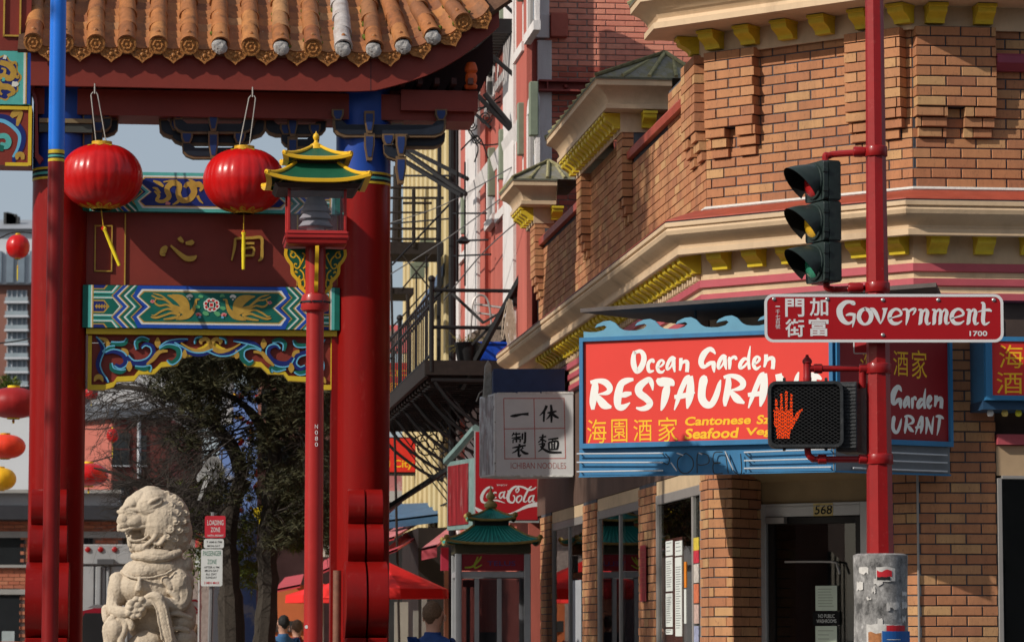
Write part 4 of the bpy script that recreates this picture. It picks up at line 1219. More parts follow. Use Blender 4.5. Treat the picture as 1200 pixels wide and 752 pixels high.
# right face
mb = MB();k5 = 947 / 170;z5 = Zm(1030,395,k5)
lay5 = [('G',85,322,152,470),('a',160,388,205,465),('r',212,388,245,470),('d',250,330,308,470),('e',315,380,350,462),('n',360,375,412,468)]
for g_,x0,y0,x1,y1 in lay5: strokes(mb,S2,z5,remap(W3[g_],x0 + 4,y0 + 4,x1 - 4,y1 - 4),nl,0,0,1.55)
mb.build('white_lettering',M_rswhite,rs,sharp=None)
mb = MB()
for g_,x0,y0,x1,y1,src in (('U',88,510,152,622,W2),('R',162,508,232,632,W3),('A',232,510,296,638,W3),('N',302,510,362,638,W3),('T',366,512,428,644,W3)):
 strokes(mb,S2,z5,remap(src[g_],x0 + 4,y0 + 4,x1 - 4,y1 - 4,0.85),nl,0,0,1.55)
for g_,x0,y0,x1,y1 in (('O',-250,322,-190,470),('c',-185,385,-150,465),('e',-145,385,-110,465),('a',-100,385,-60,465),('n',-50,385,-5,465)):
 strokes(mb,S2,z5,remap(W1[g_],x0,y0,x1,y1),nl,0,0,1.55)
mb.build('white_lettering',M_rswhite,rs,sharp=None)
mb = MB()
for ch,x0,y0,x1,y1 in (('酒',95,92,190,250),('家',215,88,312,268),('園',-10,92,70,250),('海',-120,92,-30,250)):
 u0,v0 = z5(x0,y0);u1,v1 = z5(x1,y1);ptext(mb,S2,ch,u0,v0,u1,v1,nl,0,0.0)
mb.build('yellow_lettering',M_rsyel,rs,sharp=None)
# neon panels under the faces ----------------------------------------------------------
zn1,zn0 = 3.04,2.855
M_neon = mat('unlit_neon_tube',(0.48,0.50,0.52),0.25,0.04,5)
M_neond = mat('blacked_neon_tube',(0.03,0.04,0.05),0.4,0.3,20)
for S_,x0,x1 in ((S1,-L1 - 0.02,0.0),(S2,0.0,L2 + 0.0)):
 mb = MB();mb.box(S_,x0,x1,zn0,zB_ - 0.002,-0.06,-0.012);mb.build('neon_panel',M_blue if S_ is S1 else mat('grey_panel',(0.16,0.17,0.18),0.5,0.1,6),rs)
 mb = MB();mb.box(S_,x0,x1,zn0 - 0.012,zn0 - 0.001,-0.05,0.002);mb.build('panel_lip',M_blue,rs)
def tube_run(S_,ua,ub,vs3):
 for v in vs3:
  mb = MB();a0,h0 = S_.px(ua,v[0],0.03);a1,h1 = S_.px(ub,v[1],0.03)
  mb.tube([S_.P(a0,h0,0.03),S_.P(a1,h1,0.03)],0.0062,8)
  mb.tube([S_.P(a0 + 0.02,h0,0.03),S_.P(a0 + 0.02,h0,-0.015)],0.005,6,1);mb.tube([S_.P(a1 - 0.02,h1,0.03),S_.P(a1 - 0.02,h1,-0.015)],0.005,6,1)
  mb.build('neon_tube',[M_neon,M_neond],rs)
tube_run(S1,676,777,((531.5,530.8),(541.5,541.5),(552.5,551)))
tube_run(S1,872,974,((529.8,526),(539.6,537),(548.6,547)))
tube_run(S2,1000,1110,((528,533),(538,542),(548,552)))
mb = MB();zo = Zm(680,470,1200 / 230)
for st in ([(640,320),(600,350),(595,400),(620,435),(660,435),(690,400),(685,350),(650,320),(640,320)],[(715,440),(715,330),(740,318),(780,330),(785,375),(740,390),(720,385)],
  [(870,310),(820,315),(815,375),(860,375),(815,380),(818,440),(870,440)],[(905,440),(890,310),(935,420),(985,440),(980,320)],[(520,320),(545,350),(535,385),(510,375)],[(1010,320),(1040,350)]):
 P3 = []
 for x,y in catmull([(x,y) for x,y in st],4):
  a,h = S1.px(*zo(x,y),0.02);P3.append(S1.P(a,h,0.02))
 mb.tube(P3,0.0045,6,0)
for st in ([(590,316),(630,330)],[(555,375),(590,425)],[(885,305),(935,420)],[(725,315),(745,325)]):
 P3 = []
 for x,y in st:
  a,h = S1.px(*zo(x,y),0.024);P3.append(S1.P(a,h,0.024))
 mb.tube(P3,0.005,6,1)
mb.build('neon_open_lettering',[M_neond,M_neon],rs,kind='stuff')
# pale blue wave cresting along the top ---------------------------------------------------
def wave(S_,x0,x1,n0,n1,zb,hh,per=0.295):
 nW = int((x1 - x0) / per)
 per = (x1 - x0) / nW
 for i in range(nW):
  xa = x0 + i * per
  top = [(0,0.38),(0.10,0.52),(0.22,0.86),(0.34,1.0),(0.50,0.97),(0.66,0.80),(0.72,0.60),(0.62,0.66),(0.48,0.72),(0.42,0.60),(0.50,0.42),(0.68,0.32),(0.86,0.33),(1.0,0.38)]
  # crest curling to the left as in the photograph
  top = [(1 - x,y) for x,y in top][::-1]
  pts = [(xa,zb)] + [(xa + per,zb)] + [(xa + x * per,zb + y * hh) for x,y in top][::-1]
  mb = MB();mb.prism(S_,pts,n0,n1);mb.build('wave_crest',M_lblue,rs,sharp=25)
wave(S1,-L1 + 0.03,-0.02,0.0,0.02,zT + 0.021,0.12)
wave(S2,0.02,L2 - 0.02,0.0,0.02,zT + 0.021,0.12)
# flat canopy above ---------------------------------------------------------------------
cn = thing('flat_canopy','thin dark flat canopy over the restaurant sign','canopy',(CR.x - 0.6,CR.y - 0.3,4.1))
Z_CAN = 4.115
pA = at(681,366.5,24.6);
def on_z(u,v,z):
 d = ray(u,v);t = (z - CAM.z) / d.z;return CAM + d * t
cA = on_z(680,366,Z_CAN);cB = on_z(1097,336,Z_CAN)
M_can = mat('dark_roofing',(0.085,0.07,0.065),0.7,0.2,7,0.2,40)
mb = MB();mb.plan([tuple(cA.xy),tuple(cB.xy),tuple(RF.P(0.22,0,0.03).xy),tuple(CR),tuple(CL),tuple(WF.P(-0.45,0,0.02).xy)],Z_CAN,Z_CAN + 0.03);mb.build('canopy_deck',M_can,cn)
mb = MB()
for t in (0.25,0.55,0.85):
 q = cA.lerp(cB,t) + Vector((0.25,0.35,0))
 mb.tube([(q.x,q.y,zT),(q.x,q.y,Z_CAN)],0.014,6)
mb.build_each('canopy_post',1,M_can,cn)
# third restaurant sign at the right edge, with bulbs
s3 = thing('small_restaurant_sign','small red sign with yellow Chinese characters in a blue frame at the right edge','sign',tuple(RF.P(1.0,3.2,0.2)))
n3 = 0.42
F3 = RF.off(0,0,n3)
a0,h0 = RF.px(1163,463,n3);a1,h1 = RF.px(1300,401,n3)
mb = MB();mb.box(RF,a0 - 0.055,a1,h0 - 0.035,h1 + 0.035,0.0,n3 - 0.012);mb.build('sign_cabinet',M_blue,s3)
mb = MB();ring(mb,RF,[(a0 - 0.05,h0 - 0.035),(a1,h0 - 0.035),(a1,h1 + 0.03),(a0 - 0.05,h1 + 0.03)],[(a0,h0),(a1 - 0.02,h0),(a1 - 0.02,h1),(a0,h1)],n3 - 0.011,n3 + 0.01);mb.build('sign_frame',M_blue,s3)
mb = MB();mb.box(RF,a0,a1 - 0.02,h0,h1,n3 - 0.01,n3 - 0.002);mb.build('sign_face',mat('sign_face_deep_red',(0.60,0.03,0.025),0.42,0.04,2),s3)
mb = MB()
for ch,x0,y0,x1,y1 in (('海',1171,404,1199,431),('酒',1168,436,1198,461),('園',1207,404,1232,431),('家',1207,436,1234,461)):
 ptext(mb,RF,ch,x0,y0,x1,y1,n3 - 0.001,0,0.0)
mb.build('yellow_lettering',M_rsyel,s3,sharp=None)
mb = MB();mb.box(RF,a0 - 0.06,a1,h0 - 0.10,h0 - 0.037,0.0,n3 - 0.04);mb.build('light_trough',mat('dark_blue_metal',(0.02,0.06,0.12),0.5),s3)
for i,u in enumerate((1160.5,1177.5,1193.5,1210)):
 m = [mat('clear_bulb',(0.6,0.6,0.6),0.15,0.1,20),mat('yellow_bulb',(0.65,0.5,0.15),0.2,0.1,20),mat('yellow_bulb_bright',(0.6,0.6,0.05),0.2,0.1,20)][min(i,2)]
 a,h = RF.px(u,483.5,0.3)
 mb = MB();c = RF.P(a,h,0.3);mb.lathe(c,[(0.004,-0.028),(0.018,-0.024),(0.026,-0.008),(0.024,0.008),(0.014,0.026),(0.013,0.05)],14)
 mb.build('bulb',m,s3)
# noodle shop box sign
M_greyface = mat('weathered_white_plastic',(0.62,0.62,0.61),0.5,0.04,5,grime=0.15,gs=6,gcol=(0.3,0.3,0.3,1))
YN = 33.0
NS = Frame(at(581,500,YN).x,YN,RAD(2.0))
a1,h0 = NS.px(672.5,557);_,h1 = NS.px(600,460.5)
ns = thing('noodle_sign','grey white box sign with four black Chinese characters, left of the big red sign','sign',(NS.o.x,NS.o.y,h0))
lw = at(562,510,YN + 0.55);dl_ = Vector((lw.x,lw.y,0))
mb = MB();mb.plan([tuple(dl_.xy),tuple(NS.P(0,0).xy),tuple(NS.P(a1,0).xy),tuple(NS.P(a1,0,-0.5).xy),tuple((dl_ + Vector((0.3,0.35,0))).xy)],h0,h1);mb.build('sign_box',M_greyface,ns,bevel=0.006)
al = math.atan2(NS.o.y - dl_.y,NS.o.x - dl_.x)
NL = Frame(dl_.x,dl_.y,al);wl_ = math.dist(dl_.xy,NS.o.xy)
M_oldred = mat('faded_red_print',(0.42,0.10,0.08),0.6,0.1,30,wear=(0.9,9,(0.42,0.42,0.42,1),0.5,0.62))
M_oldr2 = mat('thin_red_line',(0.48,0.14,0.12),0.6)
z7 = Zm(555,440,782 / 130)
mb = MB()
for (x0,y0,x1,y1) in ((212,160,640,160),(212,375,645,370),(218,585,650,582),(212,160,220,590),(425,160,435,588),(638,158,648,585)):
 p = NS.px(*z7(x0,y0));q = NS.px(*z7(x1,y1));ribbon(mb,NS,[p,q],0.0045,0.0012,0,0,1)
mb.build('grid_lines',M_oldr2,ns,sharp=None)
ink = {
'one': [[(258,285,3),(290,282,9),(340,272,6),(388,270,9)]],
'rest': [[(515,210,8),(500,245,7),(465,282,2)],[(498,245,7),(494,325,5)],[(520,262,4),(550,258,7),(585,250,4)],[(545,205,6),(550,260,8),(548,330,5)],[(545,262,6),(530,290,5),(512,308,2)],[(552,262,6),(575,285,8),(600,298,4)]],
'make': [[(285,400,4),(270,425,3)],[(275,415,3),(330,408,5)],[(268,440,3),(335,430,5)],[(300,398,4),(302,470,5)],[(278,450,3),(278,475,4)],[(278,450,3),(326,445,5),(326,470,4)],[(345,405,5),(343,450,5)],[(364,397,6),(362,470,6),(350,468,3)],[(272,508,3),(320,500,6),(368,490,5)],[(325,480,7),(320,500,5)],[(322,505,6),(300,530,5),(270,545,2)],[(318,515,6),(318,568,6),(335,555,3)],[(350,505,5),(335,520,3)],[(328,520,4),(360,545,8),(388,548,4)]],
'noodle': [[(488,412,5),(484,500,5)],[(462,435,3),(512,428,5)],[(470,450,4),(480,440,3)],[(455,470,3),(482,450,4)],[(488,450,4),(512,465,5)],[(458,485,3),(500,478,5),(480,515,5),(455,535,2)],[(470,495,4),(490,515,6),(540,538,8),(620,540,5)],[(525,450,4),(560,445,5),(598,440,5)],[(560,445,4),(552,465,4)],[(530,470,5),(532,520,5)],[(530,470,5),(592,462,6),(588,518,6)],[(550,468,4),(552,515,4)],[(570,466,4),(570,515,4)],[(550,485,3),(570,484,3)],[(550,500,3),(570,499,3)],[(532,520,4),(590,516,5)]]}
for v_ in ink.values():
 mb = MB();strokes(mb,NS,z7,v_,0.0015,0,0,1.25,smooth=4);mb.build('black_character',mat('black_ink',(0.012,0.012,0.012),0.5),ns,sharp=None)
mb = MB();ptext(mb,NS,'ICHIBAN NOODLES',*z7(262,612),*z7(652,655),0.0015,0,0.0);mb.build('red_lettering',M_oldred,ns,sharp=None)
mb = MB()
for (x0,x1,w) in ((165,300,0.008),(330,420,0.014),(430,470,0.005),(480,700,0.012)):
 a,h = NS.px(*z7(x0,700));b2,_ = NS.px(*z7(x1,700));mb.box(NS,a,b2,h0 - w,h0 + 0.006,-0.02,0.006)
for (x0,x1,w) in ((165,300,0.006),(310,470,0.010),(480,705,0.016)):
 a,h = NS.px(*z7(x0,120));b2,_ = NS.px(*z7(x1,120));mb.box(NS,a,b2,h1 - 0.008,h1 + w,-0.02,0.005)
mb.build('edge_trim',mat('chipped_white_trim',(0.6,0.6,0.57),0.6,0.3,30),ns,kind='stuff')
# peeling left face
mb = MB();mb.box(NL,0.01,wl_ - 0.045,h0 + 0.02,h1 - 0.02,0.0,0.006);mb.build('side_face',mat('peeling_side',(0.30,0.27,0.27),0.6,0.4,18,streak=True,wear=(0.9,10,(0.55,0.55,0.55,1),0.48,0.56),grime=0.6,gs=13,gcol=(0.28,0.08,0.06,1)),ns)
mb = MB();mb.box(NL,wl_ - 0.045,wl_ - 0.002,h0,h1,0.001,0.012);mb.build('corner_strip',mat('chipped_white',(0.65,0.65,0.63),0.6,0.1,20,wear=(1.0,14,(0.05,0.045,0.04,1),0.57,0.60)),ns)
# navy board above the box sign
nv = thing('navy_board','plain navy blue board fixed above the noodle box sign','board',(NS.o.x,NS.o.y + 0.05,h1 + 0.02))
a0n,h0n = NS.px(578,459,-0.1);a1n,h1n = NS.px(662,432,-0.1)
mb = MB();mb.box(NS,a0n,a1n,h1 + 0.012,h1n,-0.55,-0.1);mb.build('board',mat('navy_paint',(0.025,0.045,0.12),0.5,0.15,8,grime=0.3,gs=7),nv,bevel=0.004)
mb = MB();P0_ = NS.P(a0n - 0.07,0,-0.3)
mb.prism(Frame(P0_.x,P0_.y,RAD(10)),[(-0.03,h1 - 0.02),(0.06,h1 - 0.02),(0.055,h1n + 0.05),(0.02,h1n + 0.10),(-0.01,h1n + 0.04)],-0.02,0.02);mb.build('steel_bracket',mat('worn_cream_steel',(0.35,0.33,0.28),0.5,0.3,15,grime=0.5,gs=20),nv)
# cola sign
YC = 36.2
CS = Frame(at(556,570,YC).x,YC,RAD(3.0))
a1,h0 = CS.px(632,612);_,h1 = CS.px(600,531)
cs = thing('cola_sign','red soda sign with flowing white script and white wave above the phone kiosk roof','sign',(CS.o.x,CS.o.y,h0))
mb = MB();mb.box(CS,0.0,a1,h0,h1 + 0.25,-0.12,-0.004);mb.build('sign_box',mat('grey_cabinet',(0.28,0.30,0.30),0.5,0.1,10),cs)
mb = MB();mb.box(CS,0.012,a1 - 0.018,h0 + 0.03,h1 + 0.24,-0.002,0.004);mb.build('sign_face',mat('cola_red',(0.36,0.012,0.018),0.4,0.04,3),cs)
z6 = Zm(550,540,9.4)
COLA = [[(250,288,4),(262,300,9),(235,285,10),(195,300,13),(155,345,17),(135,400,18),(145,445,14),(185,458,9),(230,432,3)],
[(228,348,8),(200,365,9),(192,395,9),(208,408,7),(232,385,7),(236,355,7),(222,345,6)],
[(300,350,9),(275,345,8),(258,380,9),(265,408,8),(300,395,5)],
[(378,340,7),(345,350,9),(330,385,9),(345,408,8),(375,375,6),(390,332,6)],[(392,330,8),(378,380,10),(388,408,8),(412,395,3)],
[(420,330,8),(436,328,8)],
[(520,345,3),(512,320,7),(532,300,9),(548,312,8),(528,345,6),(512,340,3)],[(548,300,8),(520,278,10),(475,300,14),(438,350,18),(425,405,19),(440,445,14),(480,455,9),(500,420,8),(495,385,7),(478,378,5)],
[(480,292,3),(540,278,8),(600,290,12),(660,318,11),(710,305,9),(738,282,3)],
[(560,378,8),(528,398,10),(520,435,10),(540,455,8),(572,425,8),(578,390,7),(560,376,6)],
[(690,282,4),(672,285,8),(635,340,11),(605,405,12),(600,440,10),(622,448,6),(640,430,3)],
[(702,378,7),(668,392,9),(652,430,9),(665,452,8),(695,420,6),(712,374,6)],[(714,372,8),(698,425,10),(706,450,7),(724,440,3)],
[(228,452,3),(270,432,8),(325,438,9),(395,462,2)]]
mb = MB();strokes(mb,CS,z6,COLA,0.0048,0,0,0.95)
strokes(mb,CS,z6,[[(62,508,8),(110,545,22),(200,575,14),(330,590,8),(440,582,9),(530,548,11),(620,505,19),(700,482,25),(764,474,28)]],0.0048,0,0,0.9)
ptext(mb,CS,'ENJOY',*z6(305,255),*z6(420,278),0.0048,0,0.0)
mb.build('white_script',M_signwhite,cs,sharp=None)
# glazed side cabinet with faded red posters
YK = 36.8
kf0 = at(524,580,YK + 1.0);kf1 = at(556,580,YK)
KS = Frame(kf0.x,kf0.y,math.atan2(kf1.y - kf0.y,kf1.x - kf0.x));kw = math.dist(kf0.xy,kf1.xy)
zk0,zk1 = at(540,618,YK).z,at(540,536,YK).z
kc = thing('faded_sign_cabinet','tall faded red sign panel in a green grey frame, left of the cola sign','sign',(kf0.x,kf0.y,zk0))
mb = MB();mb.box(KS,0,kw,zk0,zk1,-0.1,0.0);mb.build('sign_box',mat('verdigris_frame',(0.16,0.24,0.23),0.5,0.2,10),kc)
mb = MB();mb.box(KS,0.05,kw - 0.22,zk0 + 0.05,zk1 - 0.05,0.001,0.01);mb.build('sign_face',mat('faded_red',(0.22,0.02,0.025),0.3,0.5,12,streak=True,wear=(0.5,8,(0.35,0.3,0.28,1),0.55,0.7)),kc)
mb = MB();mb.tube([KS.P(-0.02,zk1 + 0.01,0.0),KS.P(kw * 0.5,zk1 + 0.16,0.0),KS.P(kw + 0.05,zk1 + 0.33,0)],0.05,6);mb.build('top_rail',mat('verdigris_frame',(0.16,0.24,0.23)),kc)
# ground, road, pavements (all below the frame but there)
def struct(o): o['kind'] = 'structure';return o
M_asph = mat('asphalt',(0.05,0.05,0.052),0.9,0.2,3,0.3,60)
M_conc = mat('pavement_concrete',(0.30,0.29,0.27),0.85,0.12,2,0.2,60,grime=0.3,gs=0.8,gcol=(0.15,0.14,0.13,1))
mb = MB();mb.add([(-600,-300,-0.004),(600,-300,-0.004),(600,900,-0.004),(-600,900,-0.004)],[(0,1,2,3)]);struct(mb.build('ground',M_asph,loc=(0,0,0)))
def slab(name,pts,z,m=M_conc):
 mb = MB();mb.plan(pts,-0.003,z);return struct(mb.build(name,m,loc=(0,0,0),bevel=0.015))
q2 = lambda v: (v.x,v.y)
# pavement round the brick building: along the side street and the front street
slab('pavement',[q2(WF.P(-60,0,0)),q2(WF.P(-60,0,3.0)),q2(WF.P(2.2,0,3.0)),q2(DF.P(DL / 2,0,4.1)),q2(RF.P(-1.0,0,4.6)),q2(RF.P(40,0,4.6)),q2(RF.P(40,0,0)),q2(CR),q2(CL)],0.13)
# pavement the camera's side and the plaza with the lion left of the gate
slab('pavement',[(-60,-4),(60,-4),(60,3.0),(-60,3.0)],0.13)
slab('plaza',[q2(WF.P(-60,0,7.2)),q2(WF.P(-60,0,30)),q2(WF.P(3.0,0,30)),q2(WF.P(3.0,0,4.4))],0.12)
mb = MB()
for i in range(8):
 p = WF.P(3.4,0,4.0 + i * 1.0);d = -WF.ax
 mb.add([(p.x,p.y,0.001),(p.x + d.y * -0.4,p.y + d.x * 0.4,0.001),(p.x + d.y * -0.4 - 2.6 * d.x,p.y + d.x * 0.4 - 2.6 * d.y,0.001),(p.x - 2.6 * d.x,p.y - 2.6 * d.y,0.001)],[(0,1,2,3)])
struct(mb.build('crosswalk_markings',mat('road_paint',(0.6,0.6,0.57),0.7,0.1,6),loc=(0,0,0)))
# row of shops across the street, behind the camera: they shade the low sky and show in the glass
M_op = [mat('opposite_wall_%d' % i,c,0.8,0.12,2) for i,c in enumerate(((0.26,0.10,0.07),(0.32,0.27,0.2),(0.2,0.09,0.06),(0.28,0.25,0.22)))]
M_opw = mat('opposite_glass',(0.03,0.035,0.04),0.1,0.1,2,spec=0.5)
xs = [-40,-27,-13,2,16,31,46]
lbl = ['red brick','cream stucco','dark brown brick','grey stone','rust brick','tan stucco']
for i in range(6):
 x0,x1 = xs[i],xs[i + 1] - 0.3;hgt = 7.5 + (i % 3) * 0.9
 t = thing('shop_building','%s shop building across the street behind the viewer, its ground floor all glass' % lbl[i],'building',((x0 + x1) / 2,-6,0))
 f0 = Frame(x0,-5.0,0.0)
 fr_b = Frame(x1,-5.0,pi)
 mb = MB();mb.plan([(x0,-5),(x1,-5),(x1,-17),(x0,-17)],0.0,hgt);mb.build('wall',M_op[i % 4],t)
 mb = MB();mb.box(fr_b,-0.05,(x1 - x0) + 0.05,hgt - 0.5,hgt + 0.15,-0.1,0.35);mb.build('cornice',M_op[(i + 1) % 4],t)
 nwin = int((x1 - x0) / 3)
 for k in range(nwin):
  a = (k + 0.5) * (x1 - x0) / nwin
  for (z0,z1,w) in ((4.0,6.0,0.6),(0.6,2.9,1.15)):
   mb = MB();mb.box(fr_b,a - w,a + w,z0,z1,0.0,0.05);mb.build('window',M_opw,t)
# the ceremonial gate
YG = 32.0
_g = at(250,600,YG)
GF = Frame(_g.x,YG,GA)
M_gred = mat('gate_red_lacquer',(0.215,0.006,0.005),0.30,0.14,1.5,0.06,20,spec=0.2,grime=0.5,gs=3.5,gcol=(0.12,0.010,0.008,1),streak=True,wear=(0.35,16,(0.30,0.045,0.035,1),0.58,0.68))
M_gdark = mat('gate_dark_red',(0.20,0.012,0.010),0.35,0.1,3,0.05,20,coat=0.1)
M_mar = mat('gate_maroon',(0.20,0.030,0.020),0.5,0.07,4,0.08,40,grime=0.15,gs=3,gcol=(0.08,0.02,0.015,1))
M_gblue = mat('gate_blue',(0.012,0.055,0.30),0.4,0.08,4)
M_pblue = mat('pole_blue',(0.015,0.16,0.66),0.35,0.06,4,coat=0.1)
M_dkblue = mat('paint_dark_blue',(0.010,0.020,0.14),0.45,0.1,10)
M_royal = mat('paint_royal_blue',(0.012,0.065,0.36),0.45,0.1,10)
M_ltblue = mat('paint_light_blue',(0.13,0.42,0.62),0.45,0.1,10)
M_teal = mat('paint_teal',(0.09,0.40,0.36),0.45,0.1,10)
M_dteal = mat('paint_dark_green',(0.006,0.115,0.085),0.45,0.12,10)
M_pwhite = mat('paint_white',(0.66,0.66,0.60),0.5,0.05,10)
M_gold = mat('gilt',(0.50,0.30,0.055),0.38,0.15,14,metal=0.25)
M_gyel = mat('paint_yellow',(0.62,0.44,0.03),0.42,0.08,8)
M_pred = mat('paint_bright_red',(0.50,0.015,0.02),0.45,0.1,10)
M_pink2 = mat('paint_pink',(0.6,0.22,0.22),0.5)
M_pgreen = mat('paint_leaf_green',(0.10,0.34,0.15),0.5)
M_ink = mat('ink_black_paint',(0.012,0.014,0.02),0.6,0.1,10)  # near-black paint for the bands, fascia joint and collar slots
gate = thing('ceremonial_gate','red and blue Chinese gate with orange tiled roof and painted beams','gate',tuple(GF.P(0,0,0)))
gp = lambda u,v,n=0.0: GF.px(u,v,n)
def gbox(name,u0,u1,v0,v1,n0,n1,m,par=gate,bevel=0.0,ref=None,**k):
 n = n1 if ref is None else ref
 vm = (v0 + v1) / 2
 a0 = gp(u0,vm,n)[0];a1 = gp(u1,vm,n)[0];h0 = gp((u0 + u1) / 2,v1,n)[1];h1 = gp((u0 + u1) / 2,v0,n)[1]
 mb = MB();mb.box(GF,a0,a1,h0,h1,n0,n1);return mb.build(name,m,par,bevel=bevel,**k)
# columns
cR = gp(424.5,500,0)[0];cLf = gp(67,500,0)[0];RC = 0.272
hb0,hb1 = gp(425,219,0)[1],gp(425,205,0)[1]
def column(a):
 p = GF.P(a,0,0)
 mb = MB();mb.lathe(p,[(RC,0.0),(RC,hb0)],40);c = mb.build('column',M_gred,gate)
 d = (hb1 - hb0) / 5
 mb = MB();mats_ = [M_gyel,M_ink,M_teal,M_ink,M_gyel]
 for i in range(5): mb.lathe(p,[(RC + 0.004,hb0 + d * i + 0.0005),(RC + 0.004,hb0 + d * (i + 1) - 0.0005)],40,mi=i)
 mb.build('painted_bands',mats_,c)
 mb = MB();mb.lathe(p,[(RC + 0.001,hb1),(RC + 0.001,hb1 + 1.1)],40);mb.build('blue_collar',M_gblue,c)
 return c
colR = column(cR);colL = column(cLf)
gbox('engaged_post',387.5,397,392,900,-0.12,0.10,M_gred)
gbox('engaged_post',96,101,200,392,-0.12,0.06,M_gdark)
# drum stones at the foot
def drum(uc,w,parts):
 a = gp(uc,650,0.5)[0]
 d = MB()
 for side in (-1,1):
  for (v0,v1,rw,n_c) in parts:
   h1 = gp(uc,v0,0.6)[1];h0 = gp(uc,v1,0.6)[1];r = (h1 - h0) / 2
   x0 = a + (0.008 if side > 0 else -rw);x1 = a + (rw if side > 0 else -0.008)
   k = 28;seg = []
   for i in range(k): t = 2 * pi * i / k;seg.append((n_c + r * cos(t),(h0 + h1) / 2 + r * sin(t)))
   vs = [GF.P(x0,h,n) for n,h in seg] + [GF.P(x1,h,n) for n,h in seg]
   vi = [GF.P(x0 + 0.02,(h0 + h1) / 2 + (h - (h0 + h1) / 2) * 0.93,n_c + (n - n_c) * 0.93) for n,h in seg]
   d.add(vs,[tuple(range(k)),tuple(range(2 * k - 1,k - 1,-1))] + [(i,k + i,k + (i + 1) % k,(i + 1) % k) for i in range(k)])
 d.build_each('drum_stone',1,M_gred,gate,bevel=0.006,seg=2)
 h0 = gp(uc,747,0.7)[1]
 mb = MB();mb.box(GF,a - w * 1.02,a - 0.006,0.0,h0,0.28,0.85);mb.box(GF,a + 0.006,a + w * 1.0,0.0,h0,0.28,0.85)
 mb.box(GF,a - w * 0.7,a + w * 0.7,0.0,gp(uc,600,.3)[1],0.1,0.42)
 mb.build_each('drum_base',1,M_gred,gate,bevel=0.01)
drum(428,0.2,((572,616,0.17,0.42),(612,662,0.175,0.46),(657,749,0.205,0.56)))
drum(57,0.2,((572,618,0.17,0.42),(613,664,0.18,0.46),(658,752,0.205,0.56)))
mb = MB();p = GF.P(gp(395,700,0.5)[0],0,0.5);mb.lathe(p,[(0.04,0),(0.04,gp(395,668,0.5)[1])],12)
th = thing('copper_post','short brown metal post between the lamp post and the red drum stone','post',tuple(p));mb.build('post_tube',mat('copper_brown',(0.22,0.10,0.065),0.55,0.2,10,grime=0.4,gs=8),th)
